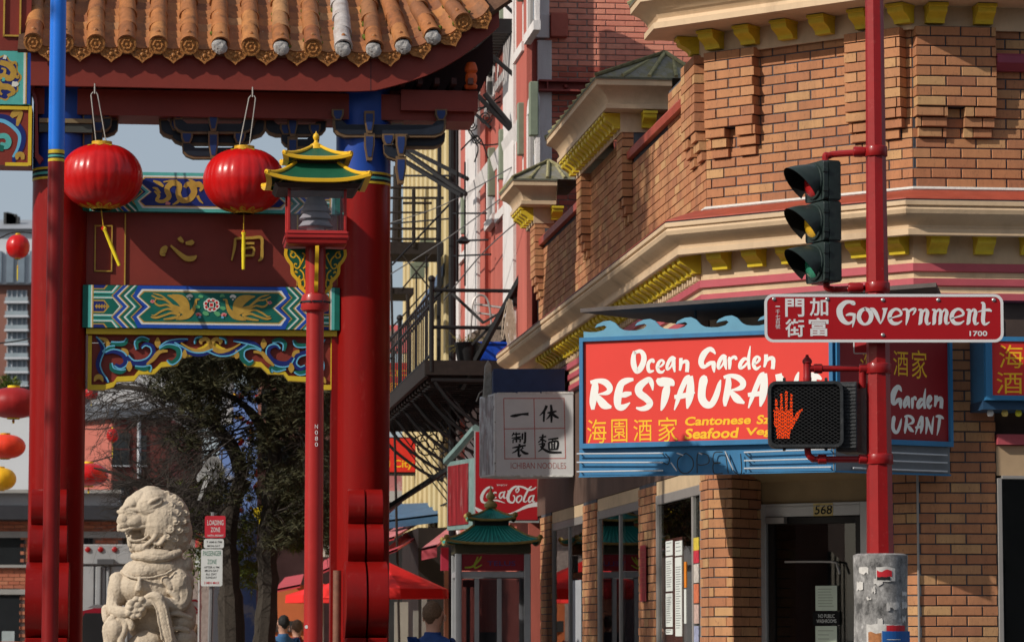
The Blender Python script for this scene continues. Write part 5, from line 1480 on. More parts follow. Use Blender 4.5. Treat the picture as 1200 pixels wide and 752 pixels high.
# boards between the columns --------------------------------------------------------
UL,UR = 97,397
nb_ = 0.10
def outline_poly(mb,pts,nn,mi,w=0.0):
 mb.add([GF.P(a,h,nn) for a,h in pts],[tuple(range(len(pts)))],mi)
PMAT = [M_dteal,M_royal,M_pwhite,M_gold,M_teal,M_dkblue,M_gyel,M_pred,M_pink2,M_pgreen,M_mar,M_ltblue,M_ink]
T_,B_,W_H,G_,TE,DB,YE,RE,PK,LG,MA,LB,IK = range(13)
def painted_beam(v0,v1,motif,n=0.16,edge=1):
 """chevron-framed painted beam; all bands are inlaid sheets of their own"""
 o = gbox('painted_beam',UL,UR + 1,v0,v1,-0.12,n,M_dteal)
 a0 = gp(UL,350,n)[0];a1 = gp(UR + 1,350,n)[0];h0 = gp(247,v1,n)[1];h1 = gp(247,v0,n)[1]
 H = h1 - h0;pxm = 300 / (a1 - a0)
 mb = MB();cm = (a0 + a1) / 2
 e = [0.001]
 def poly(pts,mi):
  e[0] += 0.00006
  for s_ in (1,-1):
   q = [(cm + s_ * (x - cm) if s_ < 0 else x,y) for x,y in pts]
   if s_ < 0: q = q[::-1]
   mb.add([GF.P(x,y,n + e[0]) for x,y in q],[tuple(range(len(q)))],mi)
 X = lambda u: a0 + (u - 97) / pxm
 Yh = lambda t: h0 + H * t
 # end post stripes
 for (ua,ub,m_) in ((97,103,T_),(103,106.5,TE),(106.5,108,W_H),(108,109.5,G_)):
  poly([(X(ua),Yh(0)),(X(ub),Yh(0)),(X(ub),Yh(1)),(X(ua),Yh(1))],m_)
 # horizontal bars running into the chevron
 def chev(u,du,m_):
  # zigzag band from bottom to top
  L = [(u,0),(u - 0,0),(u + 13,0.25),(u,0.5),(u + 13,0.5),(u,1)]
  zz = [(u - 10,0.0),(u + 6,0.5),(u - 10,1.0)]
  pts = [(X(u + 12),Yh(0)),(X(u),Yh(0.25)),(X(u + 12),Yh(0.5)),(X(u),Yh(0.75)),(X(u + 12),Yh(1))]
  pts2 = [(x + du / pxm,y) for x,y in pts][::-1]
  k = len(pts)
  for i in range(k - 1):
   poly([pts[i],(pts[i][0] + du / pxm,pts[i][1]),(pts[i + 1][0] + du / pxm,pts[i + 1][1]),pts[i + 1]],m_)
 def hexa(u0,u1,yc,hh,m_):
  hh_ = hh
  tip = 10 * min(1,hh / 0.25)
  poly([(X(u0),Yh(max(0,yc - hh_))),(X(u1 - tip),Yh(max(0,yc - hh_))),(X(u1),Yh(yc)) if 0 <= yc <= 1 else (X(u1),Yh(yc)),(X(u1 - tip),Yh(min(1,yc + hh_))),(X(u0),Yh(min(1,yc + hh_)))],m_)
 for yc in (0.5,0.0,1.0):
  if yc == 0.5:
   hexa(109.5,143,0.5,0.245,TE);hexa(109.5,141,0.5,0.215,W_H);hexa(109.5,139.5,0.5,0.19,T_)
   hexa(109.5,128,0.5,0.15,G_);hexa(109.5,126,0.5,0.12,DB)
  else:
   s_ = 1 if yc == 0 else -1
   for (ue,hh,m_) in ((140,0.20,TE),(138,0.17,W_H),(136,0.145,T_),(126,0.10,G_),(124,0.075,DB)):
    q = [(X(109.5),Yh(yc)),(X(ue),Yh(yc)),(X(ue - 10 * hh / 0.25),Yh(yc + s_ * hh)),(X(109.5),Yh(yc + s_ * hh))]
    if s_ < 0: q = q[::-1]
    poly(q,m_)
 for s__ in (0.5,):
  for k_ in range(5): poly([(X(111 + k_ * 3),Yh(0.5)),(X(113.5 + k_ * 3),Yh(0.44)),(X(114.5 + k_ * 3),Yh(0.5)),(X(113.5 + k_ * 3),Yh(0.56))],G_)
 for (u,du,m_) in ((130,1.6,G_),(131.6,5,B_),(136.6,1.6,W_H),(138.2,1.6,G_),(140,4.5,T_),(144.5,2,W_H),(146.5,1.3,TE),(148,4.5,T_),(152.5,1.5,G_),(154,5,DB),(159,1.8,W_H)):
  chev(u,du,m_)
 # centre field: nested frames
 def field(d,m_):
  dx = d * H * 0.9
  x0 = X(150 + 12);xL = X(162)
  pts = [(X(161) + dx * 1.0,Yh(0) + d * H * 0.86),(cm,Yh(0) + d * H * 0.86),(cm,Yh(1) - d * H * 0.86),(X(161) + dx,Yh(1) - d * H * 0.86),(X(161) + dx * 0.6 - 0 / pxm + (12 / pxm),Yh(0.5))]
  pts = pts[:4] + [(X(155) + dx,Yh(0.74)),(X(169) + dx * 0.9,Yh(0.5)),(X(155) + dx,Yh(0.26))]
  # the field opens towards its ends like the photograph: corners at left, notch in the middle
  poly(pts,m_)
 field(0.0,edge);field(0.10,W_H);field(0.145,G_);field(0.175,motif)
 mb.build('painted_frames',PMAT,o,sharp=None,kind='stuff')
 return o,a0,a1,h0,h1,n,pxm
pb1 = painted_beam(203,249,DB,edge=TE)
pb2 = painted_beam(335.5,385,T_)
# phoenixes and peony on the lower beam (inlaid in gold)
def gz(x,y,n): return gp(*Zm(90,320,859 / 160)(x,y),n)
def inlay(par,name,zm,sts,mats_,n,polys=(),mirror=None,wk=1.0):
 mb = MB()
 for rep in ((False,True) if mirror is not None else (False,)):
  for i,(st,mi) in enumerate(sts):
   pts = []
   for (x,y,w) in st:
    a,h = gp(*zm(x,y),n);w_ = w / zm.k / 118.0 * wk
    if rep: a = 2 * mirror - a
    pts.append((a,h,w_))
   ribbon(mb,GF,pts,0.01,n + 0.0006 + i * 0.00012,mi,0.0,4)
  for (pl,mi,dn) in polys:
   q = []
   for x,y in pl:
    a,h = gp(*zm(x,y),n)
    if rep: a = 2 * mirror - a
    q.append(GF.P(a,h,n + dn))
   mb.add(q,[tuple(range(len(q)))],mi)
 return mb.build(name,mats_,par,sharp=None,kind='stuff')
zb = Zm(90,320,859 / 160)
o2,a0_,a1_,h0_,h1_,nB,pxm_ = pb2
cmid = gp(247.5,360,nB)[0]
NN = nB + 0.009
phx = [([(772,165,3),(752,168,7),(745,200,9),(730,235,14),(700,265,18),(660,280,14),(625,290,4)],3),
 ([(700,265,14),(680,220,20),(655,180,22),(610,150,14),(570,140,3)],3),([(700,240,10),(690,190,16),(660,150,12),(600,135,3)],3),([(690,260,12),(650,230,16),(600,205,10),(585,190,3)],3),
 ([(650,262,10),(600,250,7),(560,262,6),(500,280,7),(465,275,3)],3),([(640,250,9),(580,225,6),(530,240,6),(490,265,5),(470,262,2)],3),
 ([(630,240,8),(570,200,6),(520,205,6),(490,185,5),(500,160,3)],3),([(620,220,8),(560,170,6),(510,160,5),(470,140,4)],3),([(600,200,6),(545,150,5),(510,135,5),(480,128,2)],3),([(640,275,9),(590,285,8),(545,290,4)],3),
 ([(692,150,8),(712,140,9),(728,150,6)],2),([(705,160,6),(715,165,5)],2),([(466,172,9),(478,180,9),(486,170,6)],8),([(472,176,4),(480,178,4)],7),([(750,262,9),(768,256,9),(780,268,7)],8),([(765,278,6),(782,276,5)],11),([(755,260,4),(770,262,4)],7)]
inlay(o2,'phoenix_painting',zb,phx,PMAT,NN,mirror=cmid)
zc_ = Zm(240,320,859 / 160)
peony = []
for i in range(8):
 t = 2 * pi * i / 8 + 0.3;cx,cy = 42 + 42 * cos(t),200 + 34 * sin(t)
 peony.append(([(cx - 14 * cos(t),cy - 12 * sin(t),13),(cx,cy,17),(cx + 10 * cos(t),cy + 9 * sin(t),8)],2))
for i in range(8):
 t = 2 * pi * i / 8 + 0.3;cx,cy = 42 + 40 * cos(t),200 + 32 * sin(t)
 peony.append(([(cx - 10 * cos(t),cy - 9 * sin(t),8),(cx + 4 * cos(t),cy + 4 * sin(t),9)],7))
peony += [([(28,200,16),(56,200,16)],2),([(32,200,10),(52,200,10)],7)]
leafs = [([(95,150,4),(110,140,10),(125,148,3)],9),([(95,215,6),(120,222,12),(130,228,3)],9),([(60,245,8),(85,258,14),(98,262,3)],9),([(-12,245,8),(10,255,14),(25,262,3)],9),([(-30,215,6),(-50,212,12),(-62,216,3)],9),([(-10,150,6),(-30,146,10),(-40,150,3)],9)]
inlay(o2,'peony_painting',zc_,leafs + peony,PMAT,NN)
# dragon on the upper beam
o1 = pb1[0];zd_ = Zm(0,200,3.76)
drg = [([(680,90,3),(700,110,7),(690,130,7),(720,135,8),(745,115,11),(735,80,12),(760,55,12),(790,65,12),(785,100,12),(800,130,12),(835,125,13),(855,95,14),(845,65,14),(825,60,10),(815,75,8)],3),
 ([(720,70,5),(700,55,8),(675,45,3)],3),([(705,100,5),(690,80,6),(672,75,2)],3),([(850,70,10),(875,60,13),(890,75,8),(880,90,5)],3),([(865,58,6),(845,45,5),(830,40,2)],3),([(800,120,6),(780,140,6),(760,150,2)],3),([(870,110,6),(880,130,5),(895,145,2)],3),([(720,50,3),(750,45,4),(780,42,2)],3),([(730,142,8),(750,146,5)],8)]
inlay(o1,'dragon_painting',zd_,drg,PMAT,pb1[5] + 0.009,mirror=None)
# maroon board with characters
bd = gbox('name_board',UL,UR,250,335,-0.10,0.06,M_mar)
def gline(par,u0,v0,u1,v1,w,n0,n1,m,name='gilt_bead'):
 return gbox(name,min(u0,u1) - w / 2,max(u0,u1) + w / 2,min(v0,v1) - w / 2,max(v0,v1) + w / 2,n0,n1,m,par)
for u in (97.5,146.5,348.5,396): gline(bd,u,251,u,334,1.6,0.06,0.08,M_gold)
for (u0,v0,u1,v1) in ((111.5,264.5,131,264.5),(111.5,317.5,131,317.5),(111.5,264.5,111.5,317.5),(131,264.5,131,317.5),(363,264.5,383,264.5),(363,317.5,383,317.5),(363,264.5,363,317.5),(383,264.5,383,317.5)):
 gline(bd,u0,v0,u1,v1,1.5,0.06,0.078,M_gold)
def relief(par,name,zm,sts,m,n,th,wk=1.0):
 mb = MB()
 for i,st in enumerate(sts):
  pts = []
  for (x,y,w) in st:
   a,h = gp(*zm(x,y),n);pts.append((a,h,w / zm.k / 118.0 * wk))
  ribbon(mb,GF,pts,0.01,n + th + i * 0.0004,0,th,5)
 return mb.build(name,m,par,sharp=40,kind=None)
zch = Zm(0,200,3.76)
relief(bd,'gilt_character',zch,[[(735,335,6),(722,350,14),(715,368,10),(728,374,3)],[(752,332,4),(785,362,8),(820,388,11),(850,388,11),(866,376,3)],[(788,296,9),(798,308,9),(808,318,4)],[(818,322,6),(840,320,11),(852,312,8)]],M_gold,0.061,0.045)
zc2 = Zm(240,250,860 / 80)
relief(bd,'gilt_character',Zm(300,200,3.76),[[(-92,300,5),(-95,340,6),(-108,398,3)],[(-92,301,5),(-20,298,6),(22,298,7),(26,340,6),(24,385,7),(10,400,3)],[(-60,325,5),(-30,322,5),(-8,322,5)],[(-55,345,5),(-55,378,5)],[(-55,345,5),(-12,342,5),(-14,375,6)],[(-55,377,5),(-12,375,5)]],M_gold,0.061,0.045)
gbox('yellow_strip',101,395,386,392.5,-0.06,0.12,M_gyel)
# carved apron with scalloped lower edge
half = [(103,392),(103,453),(128,455),(139,446),(160,444),(167,438),(184,437),(190,430),(206,427),(214,418),(232,410),(247.5,404)]
half = [(103,455.5),(122,455.5),(133,452),(137,446),(157,445),(163,437.5),(181,437),(189,429),(199,428),(208,427),(213,418),(224,416),(236,411),(247.5,403)]
lowE = half + [(495 - u,v) for u,v in half[::-1][1:]]
ap = gbox('carved_apron',103,392,392.5,402,-0.03,0.05,M_mar)
mb = MB();pts = [gp(u,v,0.05) for u,v in lowE] + [gp(392,402,0.05),gp(103,402,0.05)]
mb.prism(GF,pts,-0.03,0.05);mb.build('apron_board',M_mar,ap,sharp=30)
mb = MB();outer = [gp(u,v,0.06) for u,v in lowE]
for i in range(len(outer) - 1):
 (x0,y0),(x1,y1) = outer[i],outer[i + 1]
 w = 0.047
 nx,ny = -(y1 - y0),(x1 - x0);L = math.hypot(nx,ny)
 mb.prism(GF,[(x0,y0 - 0.01),(x1,y1 - 0.01),(x1,y1 + w * 0.85),(x0,y0 + w * 0.85)],-0.035,0.075 + 0.0003 * (i % 3))
for u0,u1 in ((103,107.5),(387.5,392)):
 a0 = gp(u0,420,0.06)[0];a1 = gp(u1,420,0.06)[0];mb.box(GF,a0,a1,gp(u0,455.5,0.06)[1],gp(u0,393,0.06)[1],-0.034,0.077)
mb.build('yellow_edging',M_gyel,ap,sharp=30)
# relief scrolls (left half traced, right half mirrored)
S = []
S.append(([(120,400,3),(150,440,12),(165,480,14),(145,530,16),(135,580,15),(155,630,12),(185,670,9),(195,688,5)],DB))
S.append(([(135,405,3),(180,420,12),(195,450,12),(188,478,5)],G_))
S.append(([(165,500,8),(200,470,10),(240,465,10)],T_));S.append(([(215,440,10),(260,445,14),(300,440,14),(318,410,8)],T_))
S.append(([(175,505,6),(230,490,14),(290,510,16),(310,560,16),(275,590,14),(240,575,10)],DB))
S.append(([(280,480,9),(310,490,11),(322,520,6)],G_))
S.append(([(215,565,8),(225,605,14),(275,620,14),(310,608,6)],T_))
S.append(([(318,520,10),(350,560,18),(400,565,20),(450,545,18),(480,500,14),(470,460,14),(430,448,10),(405,470,6)],DB))
S.append(([(365,590,8),(420,600,15),(460,590,12),(455,620,6)],T_));S.append(([(380,480,8),(375,435,14),(410,412,15),(455,425,10)],T_))
S.append(([(332,555,6),(330,590,18),(330,618,4)],G_));S.append(([(510,405,5),(508,440,18),(512,470,4)],G_))
S.append(([(440,575,6),(480,540,12),(520,495,12),(572,490,6)],G_));S.append(([(520,470,6),(570,440,14),(640,425,12),(700,420,6)],DB))
S.append(([(520,480,6),(560,460,12),(600,460,14),(640,480,18),(640,530,16),(600,565,14),(570,545,6)],T_));S.append(([(612,440,5),(660,470,10),(720,505,12),(790,510,12),(859,485,10)],DB))
S.append(([(680,480,4),(677,515,16),(680,535,4)],G_));S.append(([(655,440,4),(720,478,8),(790,490,14),(840,455,14),(815,415,12),(780,425,12),(785,448,5)],G_));S.append(([(745,445,5),(750,415,7),(790,402,5)],T_))
S.append(([(110,680,4),(125,655,14),(150,655,14),(165,682,4)],G_))
mbr = MB();hl = MB()
for rep in (0,1):
 for i,(st,mi) in enumerate(S):
  pts = []
  for (x,y,w) in st:
   a,h = gp(*zb(x,y),0.07)
   if rep: a = 2 * cmid - a
   pts.append((a,h,w / zb.k / 118.0))
  ribbon(mbr,GF,[(a_,b_,c_ * 1.05) for a_,b_,c_ in pts],0.01,0.075 + 0.0006 * i,mi,0.03 + 0.0006 * i,5)
  if mi in (DB,T_):
   q = catmull(pts,4);e = []
   for j in range(len(q)):
    q0,q1 = q[max(0,j - 1)],q[min(len(q) - 1,j + 1)]
    dx,dy = q1[0] - q0[0],q1[1] - q0[1];d = math.hypot(dx,dy) or 1
    s_ = 1
    e.append((q[j][0] - dy / d * q[j][2] * 0.80 * s_,q[j][1] + dx / d * q[j][2] * 0.80 * s_,0.0065))
   ribbon(hl,GF,e,0.006,0.0765 + 0.0006 * i,LB,0.0,1)
mbr.build('carved_scrolls',PMAT,ap,sharp=40,kind='stuff');hl.build('scroll_highlights',PMAT,ap,sharp=None,kind='stuff')
# header beams under the roof ---------------------------------------------------------
gbox('header_beam',40,556,108,138,-0.35,0.22,M_mar)
gbox('header_beam',470,560,106,130,-0.1,0.30,M_mar)
gbox('soffit_board',36,560,103,108,-1.2,0.10,M_mar)
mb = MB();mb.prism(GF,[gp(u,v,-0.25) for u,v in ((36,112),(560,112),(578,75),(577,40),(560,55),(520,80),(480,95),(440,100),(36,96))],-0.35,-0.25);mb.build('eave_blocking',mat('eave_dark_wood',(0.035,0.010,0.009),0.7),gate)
mb = MB()
for i in range(26):
 u = 60 + i * 19.5
 a = gp(u,104,0.1)[0];mb.box(GF,a - 0.025,a + 0.025,gp(u,107,.1)[1] + 0.01,gp(u,107,.1)[1] + 0.07,-0.2,0.48)
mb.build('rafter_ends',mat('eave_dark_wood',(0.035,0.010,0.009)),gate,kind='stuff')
# bracket sets (dougong) ------------------------------------------------------------------
def dougong(uc,n,scale=1.0,vtop=131,arms=((-38,38,152,159),(-26,26,168,175)),wing=True):
 """bearing block, curved arms with gilt edges and small cups"""
 mb = MB()
 def arm(u0,u1,v0,v1,nn):
  c = 9
  pts = [(u0,v0 - 6),(u0 + 5,v0 - 9),(u0 + 10,v0 - 5),(u0 + 15,v0),(u1 - 15,v0),(u1 - 10,v0 - 5),(u1 - 5,v0 - 9),(u1,v0 - 6),(u1 - 1,v1 - 8),(u1 - 5,v1 - 3),(u1 - 13,v1),(u0 + 13,v1),(u0 + 5,v1 - 3),(u0 + 1,v1 - 8)]
  P1 = [gp(u,v,nn) for u,v in pts]
  mb.prism(GF,P1,nn - 0.10,nn,0)
  cx = sum(p[0] for p in P1) / len(P1);cy = sum(p[1] for p in P1) / len(P1)
  mb.prism(GF,[(cx + (p[0] - cx) * 0.96,p[1] + (cy - p[1]) * 0.24) for p in P1],nn,nn + 0.008,1)
 for (u0,u1,v0,v1) in arms: arm(uc + u0 * scale,uc + u1 * scale,v0,v1,n)
 def cup(u,v0,v1,w=6,nn=None):
  nn = n + 0.02 if nn is None else nn
  pts = [(u - w,v0),(u + w,v0),(u + w,v0 + (v1 - v0) * 0.45),(u + w * 0.5,v1),(u - w * 0.5,v1),(u - w,v0 + (v1 - v0) * 0.45)]
  mb.prism(GF,[gp(a,b,nn) for a,b in pts],nn - 0.12,nn,0)
  cv = (v0 + v1) / 2
  mb.prism(GF,[gp(u + (a - u) * 0.68,cv + (b - cv) * 0.74,nn) for a,b in pts],nn,nn + 0.006,2)
 for (u0,u1,v0,v1) in arms:
  cup(uc + u0 * scale + 6,v0 - 18,v0 - 5,7);cup(uc + u1 * scale - 6,v0 - 18,v0 - 5,7)
 cup(uc,vtop,vtop + 26,6,n + 0.05);cup(uc,vtop + 26,vtop + 58,6,n + 0.04)
 return mb.build('roof_bracket',[mat('bracket_edge_gold',(0.15,0.09,0.045),0.5,0.2,12),mat('bracket_navy',(0.012,0.016,0.026),0.5,0.2,10),mat('bracket_blue',(0.015,0.035,0.13),0.5)],gate,sharp=30)
dougong(250,0.15,1.0,128,((-47,48,145,157),(-37,37,173,186)))
dougong(250,0.06,1.0,128,((-64,62,146,162),(-50,48,158,170)))
dougong(103,0.15,1.0,128,((-30,28,144,156),(-22,18,160,171)))
dougong(103,0.02,1.0,128,((-30,36,146,160),))
dougong(433,0.30,1.0,130,((-43,90,146,161),))
dougong(470,0.22,1.0,157,((-10,52,162,174),))
dougong(470,0.34,0.8,157,((-26,8,175,188),))
dougong(343,0.05,1.0,134,((-33,40,146,160),(-14,32,163,174)))
# roof ---------------------------------------------------------------------------------
NE = 0.62
SL = RAD(37)
def eave_h(a):
 """height of the tile edge along the eave: level, sweeping up to the right end"""
 aR = gp(440,60,NE)[0]
 t = max(0.0,a - aR)
 return gp(300,62,NE)[1] + 0.36 * t ** 1.75 if t > 0 else gp(300,62,NE)[1]
# fascia board
us = [36,120,240,360,400,420,440,460,480,500,520,540,560,575,585]
lowv = {36: 100,120: 101.5,240: 104,360: 106.5,400: 107,420: 107,440: 106,460: 101,480: 95.5,500: 88.5,520: 79,540: 67,560: 52,575: 40,585: 31}
upv = {36: 58,120: 58,240: 58,360: 60,400: 60,420: 58,440: 57,460: 52,480: 46,500: 40,520: 33,540: 26,560: 18,575: 11,585: 6}
nF = NE - 0.08
pts = [gp(u,lowv[u],nF) for u in us] + [gp(u,upv[u],nF) for u in us[::-1]]
mb = MB();mb.prism(GF,pts,nF - 0.06,nF);mb.build('fascia',M_mar,gate,sharp=30)
mb = MB();a_,h_ = gp(434.5,106,nF);a2_,h2_ = gp(434.5,58,nF);mb.box(GF,a_ - 0.003,a_ + 0.003,h_,h2_,nF - 0.002,nF + 0.0015);mb.build('fascia_joint',M_ink,gate)
mb = MB()
for i in range(len(us) - 1):
 for (v_) in (0,):
  a,h = gp(us[i],lowv[us[i]],nF);b,hh = gp(us[i + 1],lowv[us[i + 1]],nF)
  mb.add([GF.P(a,h + 0.02,nF - 0.06),GF.P(b,hh + 0.02,nF - 0.06),GF.P(b,hh + 0.02 + 0.35,-1.2),GF.P(a,h + 0.02 + 0.35,-1.2)],[(0,1,2,3)])
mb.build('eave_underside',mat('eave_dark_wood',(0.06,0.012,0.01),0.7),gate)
# right end bargeboard
a,h = gp(585,31,nF);a2,h2 = gp(585,-10,nF)
mb = MB();mb.add([GF.P(a,h,nF),GF.P(a,h2,nF),GF.P(a - 0.05,h2 + 0.9,-1.2),GF.P(a - 0.05,h + 0.1,-1.2),GF.P(a - .05,h,nF),GF.P(a - 0.05,h2,nF)],[(0,1,2,3)])
mb.build('bargeboard',mat('eave_dark_wood',(0.06,0.012,0.01)),gate)
# orange turned baluster under the corner
mb = MB();p = GF.P(*gp(552,90,0.35),0.35);r = 0.06
mb.lathe(Vector((p.x,p.y,gp(552,104,0.35)[1])),[(r,0),(r * 1.1,0.03),(r * 0.8,0.05),(r,0.08),(r,0.13),(r * 0.8,0.15),(r * 1.1,0.18),(r,0.22),(r * 0.7,0.26)],16)
mb.build('turned_post',mat('orange_paint',(0.48,0.07,0.01),0.5),gate)
# tile rows
M_tile = mat('terracotta_tile',(0.4,0.16,0.05),0.6,0.18,10,0.35,60,rnd=[(0.35,0.130,0.042),(0.26,0.088,0.032),(0.42,0.175,0.055),(0.30,0.11,0.038),(0.38,0.145,0.045),(0.21,0.075,0.030),(0.42,0.21,0.085)],
   grime=0.75,gs=9,gcol=(0.085,0.042,0.02,1),wear=(0.8,16,(0.36,0.31,0.22,1),0.64,0.72))
M_tilew = mat('limewashed_tile',(0.42,0.38,0.36),0.75,0.2,12,0.4,40,grime=0.5,gs=9,gcol=(0.22,0.12,0.07,1))
M_tmoss = mat('roof_moss',(0.10,0.12,0.015),0.95,0.3,30,0.5,90)
M_tend = mat('gilt_terracotta',(0.38,0.16,0.045),0.5,0.35,45,0.6,70,grime=0.7,gs=30,gcol=(0.09,0.035,0.015,1))
PITCHT = 0.302
aT0 = gp(39,50,NE)[0]
ncol = 15
bar_len,pan_len = 0.30,0.155
def tframe(a):
 """local axes of the roof at column a: up-slope S, across A, normal N (with the sweep of the eave)"""
 d = 0.01
 sl = (eave_h(a + d) - eave_h(a - d)) / (2 * d)
 A = (GF.ax + Vector((0,0,sl))).normalized()
 S0 = (-GF.n * cos(SL) + Vector((0,0,sin(SL))));
 S0 = (S0 - GF.ax * min(0.30,sl * 0.34)).normalized()
 N = A.cross(S0).normalized()
 return A,S0,N
# barrel and pan meshes in local coords: x across, y up-slope, z normal
def half_tube(r0,r1,L,seg=10,thick=0.014):
 vs = [];fs = []
 rows = [(0,r0 * 1.04),(0.03,r0 * 1.06),(0.045,r0 * 1.0),(L,r1)]
 for (y,r) in rows:
  for j in range(seg + 1):
   t = pi * j / seg * 1.16 - 0.08 * pi;vs.append((-cos(t) * r,y,sin(t) * r))
 for i in range(len(rows) - 1):
  for j in range(seg): fs.append((i * (seg + 1) + j,i * (seg + 1) + j + 1,(i + 1) * (seg + 1) + j + 1,(i + 1) * (seg + 1) + j))
 b = len(vs)
 for j in range(seg + 1):
  t = pi * j / seg * 1.16 - 0.08 * pi;vs.append((-cos(t) * (r0 - thick),0.0,sin(t) * (r0 - thick)))
 for j in range(seg): fs.append((j + 1,j,b + j,b + j + 1))
 return vs,fs
def mk(name,vs,fs,m,smooth=True):
 me = bpy.data.meshes.new(name);me.from_pydata(vs,[],fs)
 for q in (m if isinstance(m,list) else [m]): me.materials.append(q)
 bm = bmesh.new();bm.from_mesh(me);bmesh.ops.recalc_face_normals(bm,faces=bm.faces);bm.to_mesh(me);bm.free()
 if smooth:
  me.polygons.foreach_set('use_smooth',[True] * len(me.polygons));me.set_sharp_from_angle(angle=RAD(35))
 return me
RBt = 0.088
bv,bf = half_tube(RBt,RBt * 0.90,bar_len + 0.03)
me_bar = mk('barrel_tile',bv,bf,M_tile);me_barw = mk('barrel_tile',bv,bf,M_tilew)
def pan_mesh(drip=False,m=M_tile):
 w = PITCHT * 0.43;seg = 8;vs = [];fs = []
 L = pan_len + 0.03;th = 0.022
 for y,dz in ((0,0.0),(L,0.0)):
  for j in range(seg + 1):
   x = -w + 2 * w * j / seg;z = 0.055 * (x / w) ** 2;vs.append((x,y,z + dz))
 for j in range(seg): fs.append((j,j + 1,seg + 2 + j,seg + 1 + j))
 b = len(vs)
 for j in range(seg + 1):
  x = -w + 2 * w * j / seg;z = 0.055 * (x / w) ** 2;vs.append((x,0,z - th))
 for j in range(seg): fs.append((j + 1,j,b + j,b + j + 1))
 return vs,fs
pv,pf_ = pan_mesh();me_pan = mk('pan_tile',pv,pf_,M_tile)
def drip_mesh():
 """leaf-shaped drip hanging at the foot of a pan, with raised border and boss work"""
 mb = MB();fr0 = Frame(0,0,0)
 w = PITCHT * 0.40
 top = [(-w + 2 * w * j / 8,0.05 * ((-w + 2 * w * j / 8) / w) ** 2) for j in range(9)]
 low = [(w * 0.92,-0.03),(w * 0.75,-0.065),(w * 0.45,-0.085),(w * 0.2,-0.105),(0,-0.13),(-w * 0.2,-0.105),(-w * 0.45,-0.085),(-w * 0.75,-0.065),(-w * 0.92,-0.03)]
 out = top + low
 mb.prism(fr0,out,-0.012,0.004)
 cx,cy = 0,-0.02
 inn = [(x * 0.84,cy + (y - cy) * 0.78) for x,y in out]
 ring(mb,fr0,out,inn,0.0,0.012)
 for (x0,y0,r) in ((0,-0.045,0.022),(-0.045,-0.02,0.016),(0.045,-0.02,0.016),(-0.075,0.0,0.01),(0.075,0.0,0.01),(0.022,-0.075,0.01),(-0.022,-0.075,0.01),(0,-0.005,0.013),(-0.03,-0.058,0.009),(0.03,-0.058,0.009)):
  mb.ball((x0,-0.006,y0),r,7,5)
 return mb.mesh('drip_tile')
me_drip = drip_mesh();me_drip.materials.append(M_tend)
def cap_mesh():
 mb = MB();fr0 = Frame(0,0,0)
 mb.lathe((0,0,0),[(RBt * 1.04,-0.02),(RBt * 1.04,0.008),(RBt * 0.86,0.010),(RBt * 0.82,0.002),(RBt * 0.62,0.0),(RBt * 0.56,0.012),(RBt * 0.45,0.014),(RBt * 0.36,0.004),(RBt * 0.2,0.004),(RBt * 0.12,0.016),(0.001,0.018)],18,axis='n',fr=fr0)
 for i in range(6):
  t = i * pi / 3;mb.ball((0.045 * cos(t),-0.008,0.045 * sin(t)),0.012,6,4)
 return mb.mesh('end_cap')
me_cap = cap_mesh();me_cap.materials.append(M_tend)
def broken_cap():
 mb = MB();
 bm = bmesh.new();bmesh.ops.create_icosphere(bm,subdivisions=3,radius=0.078)
 from mathutils import noise as mn
 for v in bm.verts:
  k = 1 + 0.30 * mn.noise(v.co * 17) + 0.12 * mn.noise(v.co * 50)
  v.co = Vector((v.co.x * k,v.co.y * k * 0.55,v.co.z * k * (0.95 if v.co.z < 0 else 0.85)))
 mb.add([v.co.copy() for v in bm.verts],[[v.index for v in f.verts] for f in bm.faces]);bm.free()
 return mb.mesh('mortar_plug',sharp=None)
me_plug = broken_cap();me_plug.materials.append(mat('grey_mortar',(0.40,0.38,0.36),0.9,0.25,25,0.5,60))
def place(me,name,mtx):
 o = bpy.data.objects.new(name,me);COL.objects.link(o);o.parent = gate
 WL[o.name] = Vector((0,0,0))
 m = mtx.copy();m.translation = mtx.translation - wloc(gate);o.matrix_local = m
 return o
def basis(A,S_,N,loc):
 m = Matrix.Identity(4)
 for i,c in enumerate((A,S_,N)):
  for j in range(3): m[j][i] = c[j]
 m.translation = loc
 return m
WHITE = {(10,r) for r in range(0,4)}
PLUG = {6,8,10,11,12,13}
moss = MB();sl_ = MB()
